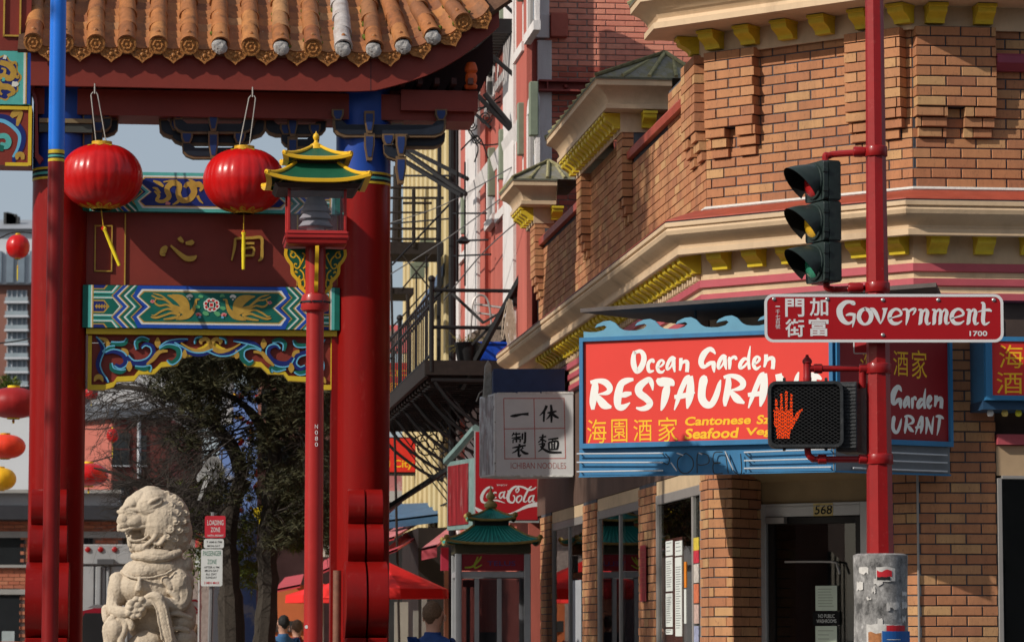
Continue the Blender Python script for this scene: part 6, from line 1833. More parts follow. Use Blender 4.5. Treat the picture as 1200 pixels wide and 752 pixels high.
for c in range(ncol):
 a = aT0 + c * PITCHT
 A,S_,N = tframe(a)
 e0 = GF.P(a,eave_h(a),NE)
 for r in range(6):
  jit = random.uniform(-0.006,0.006)
  loc = e0 + S_ * (r * bar_len) + N * (0.068 + 0.012) + A * jit - S_ * 0.0
  me = me_barw if (c,r) in WHITE else me_bar
  m = basis(A,S_,N,loc) @ Matrix.Rotation(RAD(2.2),4,'X') @ Matrix.Rotation(random.uniform(-0.035,0.035),4,'Z')
  place(me,'barrel_tile',m)
 # round end cap or a broken plug
 cm = basis(A,(-N).cross(A).normalized() * -1,N,e0 + N * 0.075 - S_ * 0.02)
 face = Matrix.Identity(4)
 out_ = (-S_ * 0.55 + GF.n).normalized()
 Xa = A;Zc = Xa.cross(-out_ * -1);Yc = -out_;Zc = Xa.cross(Yc).normalized()
 mm = basis(Xa,Yc,Zc,e0 + N * 0.07 - S_ * 0.012)
 place(me_plug if c in PLUG else me_cap,'mortar_plug' if c in PLUG else 'end_cap',mm)
 # nub on the first barrel
 moss.ball(e0 + N * 0.165 + S_ * 0.09,0.022,7,5,mi=1)
 if c < ncol - 1 or True:
  am = a + PITCHT / 2;A2_,S2_,N2_ = tframe(am);f0 = GF.P(am,eave_h(am),NE)
  for r in range(12):
   loc = f0 + S2_ * (r * pan_len) + N2_ * 0.024 + A2_ * random.uniform(-0.006,0.006)
   m = basis(A2_,S2_,N2_,loc) @ Matrix.Rotation(RAD(7.5),4,'X')
   place(me_pan,'pan_tile',m)
   if 7 <= c <= 14 or random.random() < 0.25:
    for sgn in (-1,1):
     for _ in range(3 if 7 <= c <= 13 else 1):
      if random.random() < 0.75:
       q = loc + A2_ * sgn * (PITCHT * 0.29 + random.uniform(-0.02,0.02)) + S2_ * random.uniform(0,pan_len) + N2_ * 0.05
       moss.ball(q,random.uniform(0.012,0.028),5,4)
  out2 = GF.n;Z2 = Vector((0,0,1));X2 = A2_;Y2 = -(GF.n * 0.96 + Vector((0,0,-0.1))).normalized();Z2 = X2.cross(Y2).normalized()
  place(me_drip,'drip_tile',basis(X2,Y2,Z2,f0 + N2_ * 0.012 - S2_ * 0.01))
moss.build('moss_tufts',[M_tmoss,M_tile],gate,kind='stuff')
# roof deck below the tiles
mb = MB()
for c in range(ncol + 1):
 a = aT0 + (c - 0.5) * PITCHT;b = a + PITCHT
 A,S_,N = tframe(a);A2_,S2_,N2_ = tframe(b)
 p0 = GF.P(a,eave_h(a),NE) - N * 0.01;p1 = GF.P(b,eave_h(b),NE) - N2_ * 0.01
 mb.add([p0,p1,p1 + S2_ * 2.0,p0 + S_ * 2.0,p0 - N * 0.04,p1 - N * 0.04,p1 + S2_ * 2.0 - N * 0.04,p0 + S_ * 2.0 - N * 0.04],[(0,1,2,3),(4,7,6,5),(0,4,5,1),(3,2,6,7)])
mb.build('roof_deck',mat('deck_mortar',(0.10,0.05,0.03),0.9,0.3,20),gate)
# left end: part of the higher middle bay ------------------------------------------------
nL = 0.35
gbox('tall_board',-60,37,-60,59,-0.1,nL - 0.02,M_mar)
for (u0,v0,u1,v1) in ((5,-40,5,42),(24,-40,24,42),(5,42,24,42)): gbox('gilt_bead',u0 - 1,u1 + 1,v0 - 1,v1 + 1,nL - 0.02,nL + 0.004,M_gold)
b3 = gbox('painted_beam',-60,36,59.5,122,-0.1,nL + 0.03,M_teal)
gbox('white_stripe',27.5,30,59.6,121.9,nL + 0.03,nL + 0.034,M_pwhite,b3);gbox('gold_stripe',30,31.5,59.6,121.9,nL + 0.03,nL + 0.036,M_gold,b3);gbox('blue_stripe',31.5,36,59.6,121.9,nL + 0.03,nL + 0.033,M_royal,b3)
zl = Zm(0,0,547 / 160)
med = []
cxm,cym = -4,313
mb = MB()
def lobed(r1,r2,k=10,ph=0.3):
 P_ = []
 for i in range(60):
  t = 2 * pi * i / 60;q = 1 + 0.07 * cos(k * t + ph);P_.append((cxm + r1 * q * cos(t),cym + r2 * q * sin(t)))
 return P_
for (r1,r2,mi,dn) in ((86,90,3,0.031),(79,83,5,0.0315)):
 mb.add([GF.P(*gp(*zl(x,y),nL + 0.03),nL + dn) for x,y in lobed(r1,r2)],[tuple(range(60))],mi)
mb.build('medallion',PMAT,b3,sharp=None)
inlay(b3,'dragon_painting',zl,[([(0,250,10),(35,262,12),(55,290,12),(40,315,12),(10,305,11),(-10,320,10),(5,345,12),(35,350,12),(55,370,8),(30,385,6)],3),([(40,262,6),(60,250,5),(66,262,3)],3),([(55,300,6),(72,312,5),(74,300,3)],3),([(10,345,7),(-5,365,7),(8,380,4)],3),([(15,300,6),(20,280,5),(5,275,3)],3),([(14,228,9),(26,232,7)],2),([(48,336,10),(62,338,10),(72,332,6)],2),([(8,318,8),(20,320,7)],4)],PMAT,nL + 0.034)
b4 = gbox('carved_board',-60,37,124,193,-0.05,nL,M_mar)
gbox('yellow_edging',-60,33,124,128,nL,nL + 0.02,M_gyel,b4);gbox('yellow_edging',33,37,124,194,nL,nL + 0.021,M_gyel,b4)
gbox('yellow_edging',6,33,190.5,194.5,nL,nL + 0.02,M_gyel,b4)
inlay(b4,'carved_scrolls',zl,[([(-30,470,12),(20,475,14),(60,500,16),(90,540,12),(85,590,10),(60,630,9),(55,650,5)],5),([(-30,482,6),(15,486,7),(55,512,7),(78,545,6),(72,590,5),(52,630,4)],11),([(45,470,6),(60,455,12),(85,450,6),(75,480,8),(68,505,4)],3),([(0,580,10),(25,585,12),(35,565,10),(20,545,10),(-15,548,8)],4),([(-10,590,12),(15,596,10)],0),([(68,640,4),(70,622,9),(88,620,9),(92,640,5)],3)],PMAT,nL + 0.005,wk=1.1)
# dark curved corbel beside it and the blue post behind
mb = MB();pts = [(37,98),(100,98),(100,104),(44,106),(44,120),(46,140),(45,160),(45,180),(50,188),(48,192),(42,185),(41,160),(42,130),(40,112),(36,104)]
pts = [(36,60),(46,60),(40,104),(44,120),(45,180),(51,186),(46,192),(41,184),(41,122),(35,104)]
mb.prism(GF,[gp(u,v,0.3) for u,v in pts],0.2,0.3);mb.build('curved_corbel',M_gdark,gate,sharp=30)
gbox('cross_rail',46,108,139,144,0.2,0.3,mat('rail_gold',(0.2,0.15,0.08),0.5));gbox('cross_rail',46,108,145,155,0.18,0.28,mat('rail_slate',(0.05,0.055,0.05),0.5))
# lanterns
M_silk = mat('red_silk',(0.50,0.006,0.006),0.30,0.10,9,0.15,30,spec=0.4)
M_silkd = mat('dark_red_silk',(0.30,0.012,0.012),0.5,0.10,9)
M_silko = mat('orange_red_silk',(0.70,0.045,0.015),0.5,0.10,9)
M_silky = mat('yellow_silk',(0.72,0.38,0.01),0.5,0.10,9)
M_lgold = mat('lantern_gold',(0.62,0.36,0.03),0.35,0.3,50,0.3,90,metal=0.2)
M_tassel = mat('yellow_tassel',(0.78,0.60,0.02),0.55,0.1,20)
M_wire = mat('pale_wire',(0.35,0.33,0.30),0.5)
M_bwire = mat('black_cable',(0.02,0.02,0.02),0.6)
def lantern(name,label,c,rx,rz,m,group=None,ribs=24,tassel=0.5,tilt=0.0,wires=None,trim=True,capm=None,leaning=0.0):
 c = Vector(c)
 t = thing(name,label,'lantern',tuple(c),group)
 capm = capm or M_lgold
 mb = MB();vs = [];fs = []
 seg = ribs * 6;rings = 22
 for i in range(rings + 1):
  ph = (-0.5 + i / rings) * pi * 0.90
  for j in range(seg):
   th = 2 * pi * j / seg
   rib = abs(sin(th * ribs / 2))
   k = 1 - 0.014 * (1 - rib) ** 2 + 0.004 * sin(th * 57 + ph * 31)
   rr = rx * (cos(ph) ** 0.82) * k
   vs.append(c + Vector((cos(th) * rr,sin(th) * rr,sin(ph) * rz * 1.0 / sin(pi * 0.45))))
 for i in range(rings):
  for j in range(seg): fs.append((i * seg + j,i * seg + (j + 1) % seg,(i + 1) * seg + (j + 1) % seg,(i + 1) * seg + j))
 mb.add(vs,fs)
 body = mb.build('shade',m,t,sharp=60)
 cr_ = rx * 0.25
 mb = MB();
 for s_ in (1,-1):
  z = s_ * rz
  mb.lathe(c + Vector((0,0,z)),[(cr_ * 0.98,-0.012),(cr_ * 1.0,0.012 if s_ > 0 else 0.0),(cr_ * 0.8,0.022 if s_ > 0 else 0.008),(0.001,0.022 if s_ > 0 else 0.008)],20)
  mb.lathe(c + Vector((0,0,z - 0.012 if s_ < 0 else z)),[(cr_ * 1.0,0.0),(cr_ * 1.0,0.03 * rx / 0.4)],20)
 mb.build_each('gold_cap',2,capm,t)
 if trim:
  for s_ in (1,-1):
   mb = MB()
   for k in range(ribs // 2):
    th0 = 2 * pi * k / (ribs // 2)
    P_ = []
    for (dth,ph) in ((-0.5,0.437),(0.5,0.437),(0.36,0.375),(0.0,0.335),(-0.36,0.375)):
     th = th0 + dth * 2 * pi / (ribs // 2) * 0.9;p_ = ph * pi * s_ * 0.995
     rr = rx * (cos(p_) ** 0.82) * 1.015
     P_.append(c + Vector((cos(th) * rr,sin(th) * rr,sin(p_) * rz / sin(pi * 0.45) * 1.008)))
    mb.add(P_,[tuple(range(5))])
   mb.build('gold_petals',capm,t,sharp=None)
 if tassel:
  z0 = c.z - rz;mb = MB()
  tp = c + Vector((0,0,-rz))
  q = tp + Vector((leaning * 0.15,0,-tassel * 0.32))
  mb.tube([tp,q],rx * 0.012,5);
  mb.build('tassel_cord',M_lgold,t)
  mb = MB();end = q + Vector((leaning,0,-tassel * 0.68))
  mb.tube([q,q.lerp(end,0.06),q.lerp(end,0.12),q.lerp(end,0.5),end],[rx * 0.036,rx * 0.062,rx * 0.042,rx * 0.05,rx * 0.04],8)
  mb.lathe(q + Vector((0,0,-0.012)),[(rx * 0.05,-0.02),(rx * 0.055,0.0),(rx * 0.03,0.015)],8,mi=1)
  mb.build('tassel',[M_tassel,m],t)
 if wires:
  top = Vector(wires);mb = MB()
  for dx in (-0.055,0.045):
   a_ = c + Vector((dx,0,rz));b_ = top + Vector((dx * 0.65,0,-0.06));mb.tube([a_,b_,top + Vector((dx * 0.3,0,-0.035))],0.006,5)
  mb.tube([top + Vector((0,0,-0.05)),top + Vector((0,0,0.05))],0.008,5)
  mb.build_each('hanging_wire',1,M_wire,t)
 return t
nL_ = 0.56
def gl(u,v,n=nL_): return GF.P(*GF.px(u,v,n),n)
l1 = lantern('red_lantern','large red silk lantern under the eave, nearest the blue-topped pole',gl(119,207),0.400,0.312,M_silk,'large red lanterns hanging from the gate eave',tassel=0.56,wires=tuple(gl(111,104)),leaning=0.16)
l2 = lantern('red_lantern','large red silk lantern under the eave, beside the pagoda lamp top',gl(286,212),0.400,0.312,M_silk,'large red lanterns hanging from the gate eave',tassel=0.56,wires=tuple(gl(296,108)),leaning=0.0)
# far lanterns strung over the plaza
def fl(name,label,u,v,Y,rpx,hpx,m,**k):
 s_ = Y / F
 return lantern(name,label,tuple(at(u,v,Y)),rpx * s_,hpx * s_,m,'small lanterns strung over the plaza',ribs=12,trim=False,tassel=k.pop('tassel',14) * s_,**k)
fl('plaza_lantern','small round red lantern against the grey tower, left edge',21,289,48,14,14,M_silk,tassel=26)
fl('plaza_lantern','wide dark red lantern half hidden by the left gate column',16,472,46,30,18,M_silkd,tassel=6,capm=M_tassel)
fl('plaza_lantern','orange red lantern at the left edge above the yellow one',6,523,48,24,14,M_silko,tassel=0)
fl('plaza_lantern','yellow lantern at the left edge below the orange one',1,561,50,18,13,M_silky,tassel=0)
fl('plaza_lantern','tiny red lantern just under the left end of the carved apron',107,461,62,8,7,M_silk,tassel=8)
fl('plaza_lantern','small red lantern in front of the salmon building',132,510,58,7,8,M_silk,tassel=18)
fl('plaza_lantern','wide red lantern beside the left gate column, above the lion',104,556,52,23,13.5,M_silk,tassel=8,capm=M_tassel)
for (name,lab,pts) in (('lantern_cable','black cable sagging over the plaza with the small round lantern',[(-20,290,48),(0,279,48),(20,272,48),(60,276,48),(100,284,48)]),
      ('lantern_cable','lower black cable crossing in front of the tower balconies',[(-20,402,50),(10,401,50),(60,392,50),(100,384,50)]),
      ('lantern_cable','black cable carrying the wide dark red lantern',[(-30,456,46),(20,454,46),(110,448,46)]),
      ('lantern_cable','black cable crossing before the salmon wall',[(95,502,58),(132,500,58),(220,470,58),(300,462,58)]),
      ('lantern_cable','low cable carrying the lantern above the lion',[(60,546,52),(107,541,52),(180,520,52),(300,500,52)])):
 mb = MB();P_ = [at(u,v,Y) for u,v,Y in pts];mb.tube(catmull([tuple(p) for p in P_],5),0.012,5)
 mb.build(name,M_bwire,loc=tuple(P_[0]),label=lab,cat='cable')
# front pole, blue over red
YB = 24.5
bp0 = at(59,700,YB);
bpole = thing('banded_pole','slim pole, bright blue above and dark red below, in front of the left gate column','pole',(bp0.x,YB,0))
rB = 19.3 / 2 * YB / F
zz = lambda v: at(60,v,YB).z
mb = MB();mb.lathe((bp0.x,YB,0),[(rB * 1.02,0),(rB,zz(190))],24);mb.build('lower_shaft',mat('dark_pole_red',(0.21,0.010,0.010),0.36,0.12,4,grime=0.25,gs=3,gcol=(0.14,0.01,0.01,1)),bpole)
mb = MB();mb.lathe((bp0.x,YB,0),[(rB,zz(176)),(rB * 0.99,zz(-80))],24);mb.build('upper_shaft',M_pblue,bpole)
mb = MB()
for i,(va,vb,mi) in enumerate(((190,186.5,0),(186.5,184.8,1),(184.8,182.4,2),(182.4,180.6,1),(180.6,176.2,0))):
 mb.lathe((bp0.x,YB,0),[(rB * 1.01,zz(va) + 0.0003),(rB * 1.01,zz(vb) - 0.0003)],24,mi=mi)
mb.build('painted_bands',[M_gyel,M_ink,M_teal],bpole)
# pagoda lamp post
YL = 22.0
lc = at(368.5,500,YL);
LF = Frame(lc.x,YL,GA)
M_lpr = mat('lamp_red',(0.36,0.022,0.020),0.36,0.12,4,0.05,30,coat=0.08,grime=0.2,gs=4,gcol=(0.22,0.014,0.012,1))
M_roofg = mat('lamp_roof_green',(0.012,0.085,0.045),0.4,0.15,6)
M_lyel = mat('lamp_yellow',(0.72,0.42,0.02),0.4,0.06,8)
lamp = thing('pagoda_lamp_post','red lamp post topped by a green and yellow pagoda lantern, before the right gate column','street lamp',(LF.o.x,YL,0))
zl_ = lambda v: at(370,v,YL).z
pxl = F / YL
s_ = 1 / pxl
mb = MB();mb.lathe((LF.o.x,YL,0),[(11.4 * s_,0.0),(11.2 * s_,1.6),(10.6 * s_,zl_(470)),(10.2 * s_,zl_(364))],28);mb.build('pole_shaft',M_lpr,lamp)
mb = MB();zc0 = zl_(365);zc1 = zl_(344)
mb.lathe((LF.o.x,YL,0),[(11 * s_,zc0 - 0.004),(15.5 * s_,zc0 + 0.006),(16.8 * s_,zc0 + 0.03),(16.8 * s_,zc1 - 0.04),(15 * s_,zc1 - 0.01),(12 * s_,zc1)],28);mb.build('collar',M_lpr,lamp)
mb = MB()
for i in range(8):
 t = i * pi / 4 + 0.2;p = Vector((LF.o.x + cos(t) * 16.9 * s_,YL + sin(t) * 16.9 * s_,(zc0 + zc1) / 2 + 0.0))
 mb.box(Frame(p.x,p.y,t + pi / 2),-0.035,0.035,p.z - 0.006,p.z + 0.006,-0.002,0.003)
mb.build('collar_slots',M_ink,lamp,kind='stuff')
mb = MB();mb.lathe((LF.o.x,YL,0),[(12.0 * s_,zc1 - 0.005),(12.0 * s_,zl_(288))],28);mb.build('neck',M_lpr,lamp)
mb = MB();a,h = LF.px(371.5,315,13 * s_);mb.box(LF,a - 1.6 * s_,a + 1.6 * s_,zl_(341),zl_(289),0.0,13.4 * s_)
mb.build('gold_stripe',M_lyel,lamp,bevel=0.003)
# scroll bracket panels
zp = Zm(300,150,3.76)
outl = [(130,535),(128,560),(140,585),(155,605),(158,640),(175,662),(190,680),(192,700),(215,722),(222,722),(222,532)]
axu = 368.5
def panel(sgn,frp,name,front=True):
 pts = []
 for (x,y) in outl:
  u,v = zp(x,y);d = (axu + 0.6 - u) * s_;pts.append((-sgn * d if sgn > 0 else d,zl_(v)))
 mb = MB();P1 = [(a,h) for a,h in pts]
 mb.prism(frp,P1,-0.008,0.008);o = mb.build(name,M_roofg,lamp,sharp=30)
 mb = MB();ou = catmull([p for p in P1[:-1]],3)
 ribbon(mb,frp,[(a,h,0.0105) for a,h in ou],0.0105,0.012,0,0.024,1)
 for st in ([(150,545),(165,548),(172,560),(165,572),(152,568),(150,556),(158,553)],[(172,560),(190,580),(192,605),(180,620),(166,612),(168,600),(178,602)],[(192,605),(205,580),(212,560),(200,552)],[(190,625),(205,640),(208,660),(198,672),(186,662),(192,652)],[(208,660),(214,690),(206,705),(198,694)],[(205,620),(214,612),(218,600)],[(180,640),(172,632),(168,640)]):
  q = []
  for (x,y) in st:
   u,v = zp(x,y);d = (axu + 0.6 - u) * s_;q.append((-sgn * d if sgn > 0 else d,zl_(v)))
  for nn in (0.0095,): ribbon(mb,frp,[(a,h,0.0048) for a,h in q],0.0048,nn,0,0.0,4)
 mb.build('gold_scroll',M_lyel,o,sharp=30)
panel(1,LF,'scroll_panel');panel(-1,LF,'scroll_panel')
LS = Frame(LF.o.x,YL,GA + pi / 2)
panel(1,LS,'scroll_panel');panel(-1,LS,'scroll_panel')
# lantern base and box
def sq(mb,r0,r1,z0,z1,mi=0,rot=GA):
 P_ = []
 for (r,z) in ((r0,z0),(r1,z1)):
  for (sx,sy) in ((-1,-1),(1,-1),(1,1),(-1,1)):
   P_.append(LF.o + LF.ax * (sx * r) - LF.n * (sy * r) + Vector((0,0,z)))
 mb.add(P_,[(0,3,2,1),(4,5,6,7),(0,1,5,4),(1,2,6,5),(2,3,7,6),(3,0,4,7)],mi)
B0,B1 = zl_(290),zl_(274)
hb = 37.5 * s_
mb = MB();sq(mb,hb * 0.93,hb * 0.98,B0 - 0.0,B0 + 0.035);sq(mb,hb,hb,B0 + 0.0351,B1 - 0.03);sq(mb,hb * 1.0,hb * 0.96,B1 - 0.0299,B1);mb.build('lantern_base',M_lpr,lamp,bevel=0.008,seg=2)
G1 = zl_(218)
mb = MB();pr_ = 34.5 * s_;w_ = 3.2 * s_
for sx in (-1,1):
 for sy in (-1,1):
  mb.box(LF,sx * pr_ - w_ if sx > 0 else sx * pr_,sx * pr_ if sx > 0 else sx * pr_ + w_,B1,G1,sy * pr_ - w_ if sy > 0 else sy * pr_,sy * pr_ if sy > 0 else sy * pr_ + w_)
mb.build_each('lantern_post',1,M_lpr,lamp,bevel=0.003)
M_lglass = glass('lantern_glass',(0.95,0.93,0.94),1.0,0.02,1.3)
for fr_l in (LF,LS,Frame(LF.o.x,YL,GA + pi),Frame(LF.o.x,YL,GA - pi / 2)):
 mb = MB();mb.box(fr_l,-pr_ + w_ + 0.002,pr_ - w_ - 0.002,B1 + 0.001,G1,pr_ - 0.012,pr_ - 0.008);mb.build('glass_pane',M_lglass,lamp)
# louvred lamp inside
M_lou = mat('louvre_grey',(0.30,0.31,0.33),0.5,0.1,10)
base = LF.o
mb = MB()
for i,(v,r) in enumerate(((266,20.5),(257,20),(248.5,18.5),(241,15))):
 z = zl_(v);mb.lathe((base.x,base.y,z),[(r * s_ * 1.0,0.0),(r * s_ * 0.66,0.052),(r * s_ * 0.62,0.05),(r * s_ * 0.96,-0.004)],28)
mb.lathe((base.x,base.y,zl_(241) + 0.05),[(10 * s_,-0.005),(9 * s_,0.008),(0.001,0.012)],24)
mb.build_each('louvre',1,M_lou,lamp)
mb = MB();mb.lathe((base.x,base.y,B1),[(10.5 * s_,0.0),(10.5 * s_,0.06),(9 * s_,0.07),(9 * s_,0.2)],24);mb.build('lamp_socket',mat('frosted_lamp',(0.6,0.6,0.6),0.3),lamp)
# two-tier roof with upturned corners
def pagoda(mb_g,mb_y,z0,r0,r1,hgt,lift,N_=14,thick=0.012):
 def pt(t,s,side):
  r = r0 + (r1 - r0) * t
  k = (1 - t) ** 2
  z = z0 + hgt * (t ** 1.5 * 0.75 + t * 0.25) + lift * k * abs(s) ** 3
  r2 = r * (1 + 0.05 * k * abs(s) ** 4)
  x,y = s * r2,r2
  ax = [LF.ax,-LF.n,-LF.ax,LF.n][side];nn = [LF.n,LF.ax,-LF.n,-LF.ax][side]
  return LF.o + ax * x + nn * y + Vector((0,0,z))
 for side in range(4):
  vs = [];fs = []
  M_ = 8
  for i in range(M_ + 1):
   for j in range(N_ + 1): vs.append(pt(i / M_,-1 + 2 * j / N_,side))
  for i in range(M_):
   for j in range(N_): fs.append((i * (N_ + 1) + j,i * (N_ + 1) + j + 1,(i + 1) * (N_ + 1) + j + 1,(i + 1) * (N_ + 1) + j))
  mb_g.add(vs,fs)
  # yellow eave strip
  e = [pt(0,-1 + 2 * j / N_,side) for j in range(N_ + 1)];b = len(mb_y.v)
  dn = Vector((0,0,-thick));nn = [LF.n,LF.ax,-LF.n,-LF.ax][side]
  for p in e: mb_y.v.extend([p + nn * 0.008 + Vector((0,0,0.008)),p + nn * 0.008 + dn])
  for p in e: mb_y.v.extend([p - nn * 0.03 + Vector((0,0,0.018)),p - nn * 0.03 + dn])
  for j in range(N_):
   o2_ = 2 * (N_ + 1)
   mb_y.f.append([b + 2 * j,b + 2 * j + 1,b + 2 * j + 3,b + 2 * j + 2]);mb_y.m.append(0)
   mb_y.f.append([b + 2 * j,b + 2 * j + 2,b + o2_ + 2 * j + 2,b + o2_ + 2 * j]);mb_y.m.append(0)
   mb_y.f.append([b + 2 * j + 1,b + o2_ + 2 * j + 1,b + o2_ + 2 * j + 3,b + 2 * j + 3]);mb_y.m.append(0)
  mb_y.tube([pt(i / 8,1,side) + Vector((0,0,0.006)) for i in range(9)],[0.017 - 0.006 * i / 8 for i in range(9)],8)
z_r1 = zl_(219)
g_ = MB();y_ = MB();pagoda(g_,y_,z_r1,58.0 * s_,22 * s_,zl_(192) - z_r1,0.045)
mb = MB();sq(mb,46 * s_,50 * s_,zl_(226),z_r1 - 0.012);sq(mb,38 * s_,44 * s_,G1 - 0.002,zl_(226) - 0.001);mb.build('roof_soffit',mat('roof_dark',(0.03,0.012,0.01),0.6),lamp)
z_r2 = zl_(190.5);pagoda(g_,y_,z_r2,38 * s_,5 * s_,zl_(173) - z_r2,0.028)
mb = MB();sq(mb,24 * s_,27 * s_,zl_(197),z_r2 - 0.008);mb.build('roof_drum',mat('roof_dark',(0.03,0.012,0.01)),lamp)
g_.build('green_roof',M_roofg,lamp);
y_.lathe((base.x,base.y,zl_(175)),[(9 * s_,0),(7 * s_,0.03),(3 * s_,0.045),(2 * s_,0.06),(3.6 * s_,0.075),(3.8 * s_,0.09),(2.6 * s_,0.105),(0.9 * s_,0.112),(0.001,0.125)],14)
y_.build('yellow_ridges',M_lyel,lamp)
# number on the pole and a small sticker
PFm = Frame(LF.o.x,YL - 10.75 * s_,0)
mb = MB()
for i,ch in enumerate('N080'):
 ptext(mb,PFm,ch,369,497 + i * 7,372.5,502 + i * 7,0.002)
mb.build('number_lettering',M_signwhite,lamp,sharp=None)
mb = MB();mb.lathe(PFm.P(*PFm.px(359,734,0.0),-0.012),[(0.012,0),(0.012,0.004)],10,axis='n',fr=PFm);mb.build('round_sticker',M_signwhite,lamp)
# rose building with white piers (side street, beyond the brick one)
sW = lambda u: -(25.2 * 656 / max(1,(u - 170)) - CL.y) / cos(GA)
M_rose = mat('rose_render',(0.44,0.115,0.085),0.8,0.12,4,0.25,30,grime=0.3,gs=2,gcol=(0.2,0.05,0.04,1),streak=True)
M_wpt = mat('flaking_white_paint',(0.66,0.62,0.60),0.75,0.08,10,0.4,50,grime=0.35,gs=5,gcol=(0.4,0.33,0.30,1),streak=True)
M_sage = mat('sage_green_trim',(0.19,0.22,0.16),0.7,0.1,10)
M_iron = mat('black_iron',(0.010,0.010,0.011),0.55,0.3,12)
M_rust = mat('rusty_iron',(0.020,0.015,0.013),0.8,0.3,14)
a_near,a_far = sW(622) - 0.55,sW(537)
rose = thing('rose_building','tall rose building with white piers and sage green window hoods beyond the brick one','building',tuple(WF.P(a_near,0,0)))
ZR = 12.5
mb = MB();mb.box(WF,a_far,a_near,0.0,ZR,-6.0,-0.02);mb.build('wall',M_rose,rose)
# side wall facing the viewer, brick by brick
SW_ = Frame(WF.P(a_near,0).x,WF.P(a_near,0).y,GA)
M_sidemort = mat('grey_lime_mortar',(0.30,0.25,0.22),0.95,0.25,14,0.3,80)
mb = MB();mb.box(SW_,0.16,5.8,3.0,ZR,-0.02,0.004);mb.build('side_wall_backing',M_sidemort,rose)
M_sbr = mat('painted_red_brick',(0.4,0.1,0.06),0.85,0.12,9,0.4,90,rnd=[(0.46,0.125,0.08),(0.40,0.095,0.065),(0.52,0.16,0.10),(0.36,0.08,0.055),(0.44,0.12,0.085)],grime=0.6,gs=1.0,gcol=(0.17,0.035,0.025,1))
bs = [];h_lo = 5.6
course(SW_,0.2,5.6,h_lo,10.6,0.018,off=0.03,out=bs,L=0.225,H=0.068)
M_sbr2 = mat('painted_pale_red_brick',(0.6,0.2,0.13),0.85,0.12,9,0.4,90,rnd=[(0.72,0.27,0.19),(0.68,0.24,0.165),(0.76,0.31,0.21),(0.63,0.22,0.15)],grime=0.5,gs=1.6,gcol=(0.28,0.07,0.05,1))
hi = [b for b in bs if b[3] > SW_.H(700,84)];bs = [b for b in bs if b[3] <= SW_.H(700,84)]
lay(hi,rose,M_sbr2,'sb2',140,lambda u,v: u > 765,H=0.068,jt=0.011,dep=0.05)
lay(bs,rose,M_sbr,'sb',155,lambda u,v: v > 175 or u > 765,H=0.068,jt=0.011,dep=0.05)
# white corner pier with cap, red steel beam
hS = lambda v: SW_.H(640,v)
aS = lambda u: SW_.A(u,100)
mb = MB();mb.box(SW_,aS(629),aS(646),3.0,hS(48),-0.3,0.05);mb.box(SW_,aS(627.5),aS(643),hS(-40),hS(18),-0.3,0.07)
mb.prism(SW_,[(aS(625),hS(46)),(aS(643),hS(46)),(aS(643),hS(18)),(aS(630),hS(18)),(aS(626),hS(26))],-0.3,0.09)
mb.build('corner_pier',M_wpt,rose,bevel=0.006)
mb = MB();mb.box(SW_,aS(644),aS(664),hS(45),hS(18),0.02,0.14);mb.build('corbel_block',M_sbr,rose,bevel=0.006)
mb = MB();z0,z1 = hS(109),hS(96)
mb.box(SW_,aS(630),4.5,z0,z0 + 0.02,0.02,0.16);mb.box(SW_,aS(630),4.5,z1 - 0.02,z1,0.02,0.16);mb.box(SW_,aS(630),4.5,z0 + 0.02,z1 - 0.02,0.02,0.06)
for u in (640,): mb.box(SW_,aS(u) - 0.006,aS(u) + 0.006,z0 + 0.02,z1 - 0.02,0.06,0.15)
mb.lathe(SW_.P(aS(662),(z0 + z1) / 2,0.06),[(0.03,0),(0.03,0.03),(0.015,0.05)],8,axis='n',fr=SW_)
mb.build('steel_beam',mat('red_oxide_steel',(0.27,0.055,0.045),0.6,0.2,8),rose)
# white piers on the street face
def wp(u0,u1,h0,h1,n,name='white_pier',m=M_wpt,n0=-0.02):
 mb = MB();mb.box(WF,sW(u0),sW(u1),h0,h1,n0,n);return mb.build(name,m,rose,bevel=0.005)
for (u0,u1,n) in ((549,563,0.07),(594,606,0.07),(535,540,0.06)): wp(u0,u1,3.0,ZR,n)
for (u0,u1,n) in ((541,548,0.04),(565,571,0.05),(582,592,0.04),(608,620,0.05)): wp(u0,u1,3.0,ZR,n,'rose_pier',M_rose)
# diagonal white band and belt courses up the facade
# windows: sash set back, white surround, sage hood
M_wglass = mat('dark_window_glass',(0.02,0.022,0.024),0.08,0.1,3,spec=0.5)
def facade_win(uc,vtop,vbot,wu):
 a0,a1 = sW(uc - wu / 2),sW(uc + wu / 2)
 ac = (a0 + a1) / 2;w = 0.42
 h1 = WF.H(uc,vtop,0.1);h0 = WF.H(uc,vbot,0.1)
 f = MB();f.box(WF,ac - w,ac - w + 0.09,h0,h1,0.0,0.055);f.box(WF,ac + w - 0.09,ac + w,h0,h1,0.0,0.055)
 pts = [(ac - w,h1)] + [(ac + w * cos(t),h1 + 0.22 * sin(t)) for t in [pi - pi * i / 8 for i in range(9)]] + [(ac + w,h1)]
 f.prism(WF,pts,0.0,0.055)
 win = f.build('window',M_wpt,rose,bevel=0.004)
 g = MB();g.box(WF,ac - w + 0.09,ac + w - 0.09,h0,h1,0.0,0.02);g.build('pane',M_wglass,win)
 hd = MB();hd.box(WF,ac + w - 0.09,ac + w + 0.02,h1 - 0.35,h1 + 0.26,0.02,0.12);hd.build('hood',M_sage,win,bevel=0.01)
 sl = MB();sl.box(WF,ac - w - 0.05,ac + w + 0.05,h0 - 0.1,h0 + 0.01,0.0,0.08);sl.build('sill',M_wpt,win)
for (uc,vt,vb) in ((622,115,172),(613,132,200),(604,150,212)): pass
